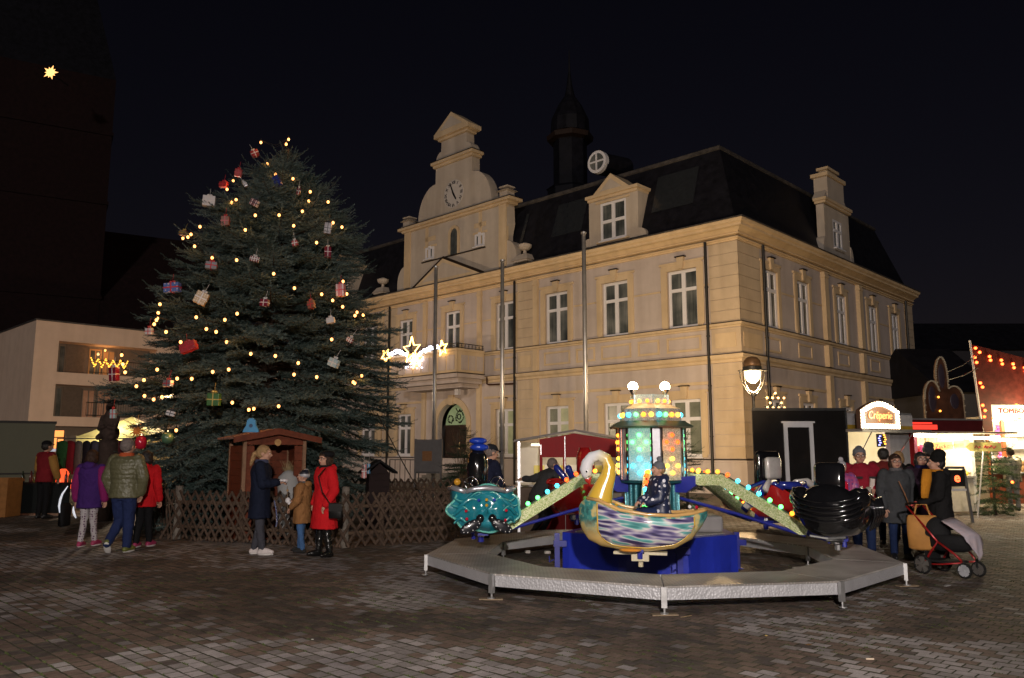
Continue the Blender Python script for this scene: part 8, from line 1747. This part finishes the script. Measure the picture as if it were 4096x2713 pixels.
# local x = travel direction (to the lower right), y = left
wheel(.34,-.18,.115,rim_s); wheel(.34,.18,.115,rim_g); wheel(-.26,-.26,.145,rim_g); wheel(-.26,.26,.145,rim_g)
for s in (-1,1):
    q = MB(); q.tube([(-.26,s*.23,.145),(-.14,s*.22,.34),(-.02,s*.22,.50),(-.28,s*.22,.78),(-.50,s*.21,1.00)], .017, 8); q.obj('frame_tube', redm, strl, smooth=True)
    q = MB(); q.tube([(.33,s*.17,.22),(.22,s*.2,.34),(-.02,s*.22,.50)], .017, 8); q.tube([(-.26,s*.23,.145),(.0,s*.21,.17),(.30,s*.18,.22)], .013, 8); q.obj('frame_tube', redm, strl, smooth=True)
    q = MB(); q.tube([(.33,s*.17,.26),(.33,s*.17,.16),(.34,s*.17,.115)], .022, 8); q.obj('fork', blackm, strl)
q = MB(); q.tube([(-.50,-.21,1.00),(-.55,-.15,1.03),(-.56,0,1.035),(-.55,.15,1.03),(-.50,.21,1.00)], .019, 8); q.obj('handle', M('gloss_black'), strl, smooth=True)
q = MB(); q.tube([(-.26,-.26,.145),(-.26,.26,.145)], .012, 8); q.obj('axle', rim_g, strl)
q = MB(); q.loft([((.02,0,.36),.26,.14),((.04,0,.42),.36,.19),((.05,0,.54),.38,.20),((.05,0,.60),.36,.19)], 22); q.obj('carry_cot', blackm, strl, smooth=True)
q = MB()
vs = []; nn_ = 12
for i in range(nn_+1):
    a = R(-20+i*150/nn_)
    for k in range(nn_+1):
        b_ = math.pi*k/nn_; vs.append((-.16+.27*math.cos(a)*math.sin(b_)*.95-.05, .20*math.cos(b_), .58+.29*math.sin(a)*math.sin(b_)*1.0))
q.add(vs, [(i*(nn_+1)+k, i*(nn_+1)+k+1, (i+1)*(nn_+1)+k+1, (i+1)*(nn_+1)+k) for i in range(nn_) for k in range(nn_)]); q.obj('hood', blackm, strl, smooth=True)
q = MB(); q.box(-.26,.2,-.18,.18,.19,.22); q.box(-.26,-.24,-.18,.18,.22,.34); q.obj('basket', blackm, strl)
strl.scale = (.87,.87,.87)
blk_t = thing('blanket', 'pale pink figured baby blanket draped over the stroller', 'blanket', strl.location, R(-60))
q = MB(); vs = []; n1, n2 = 12, 12
for i in range(n1+1):
    for k in range(n2+1):
        u, v = i/n1, k/n2; y = -.21+.42*u; t_ = 1-v; side = max(0,t_-.30)/.70
        x = .06+.38*min(1,t_/.30)*(1-.12*(2*u-1)**2) + .03*side; z = .86-.05*(2*u-1)**2-.20*min(1,t_/.3) - side*.42*(1-.75*abs(2*u-1.1))
        vs.append((x+.012*math.sin(u*19)*(1-v), y, z+.01*math.sin(v*9+u*6)))
q.add(vs, [(i*(n2+1)+k, i*(n2+1)+k+1, (i+1)*(n2+1)+k+1, (i+1)*(n2+1)+k) for i in range(n1) for k in range(n2)]); bo_ = q.obj('cloth', M('blanket_print', (.30,.29,.34), .85, scale=11, col2=(.46,.36,.37), bump=.4, bscale=20), blk_t, smooth=True); sdm = bo_.modifiers.new('thick','SOLIDIFY'); sdm.thickness = .012
blk_t.scale = (.87,.87,.87)
sbp = at(3695,2055,11.0); sbg = thing('shopping_bag', 'large mustard-orange cloth bag hung on the stroller handle', 'bag', (sbp.x,11.05,.30), R(-20))
q = MB(); q.loft([((0,0,0),.14,.05),((0,0,.03),.19,.08),((0,0,.28),.20,.08),((0,0,.42),.19,.05),((0,0,.46),.17,.03)], 20); q.obj('body', M('orange_cloth', (.36,.17,.045), .7, var=.12, bump=.6, bscale=9), sbg, smooth=True)
q = MB(); q.tube([(-.1,0,.44),(-.06,0,.60),(.06,0,.60),(.1,0,.44)], .012, 6); q.obj('handle', M('orange_cloth'), sbg)
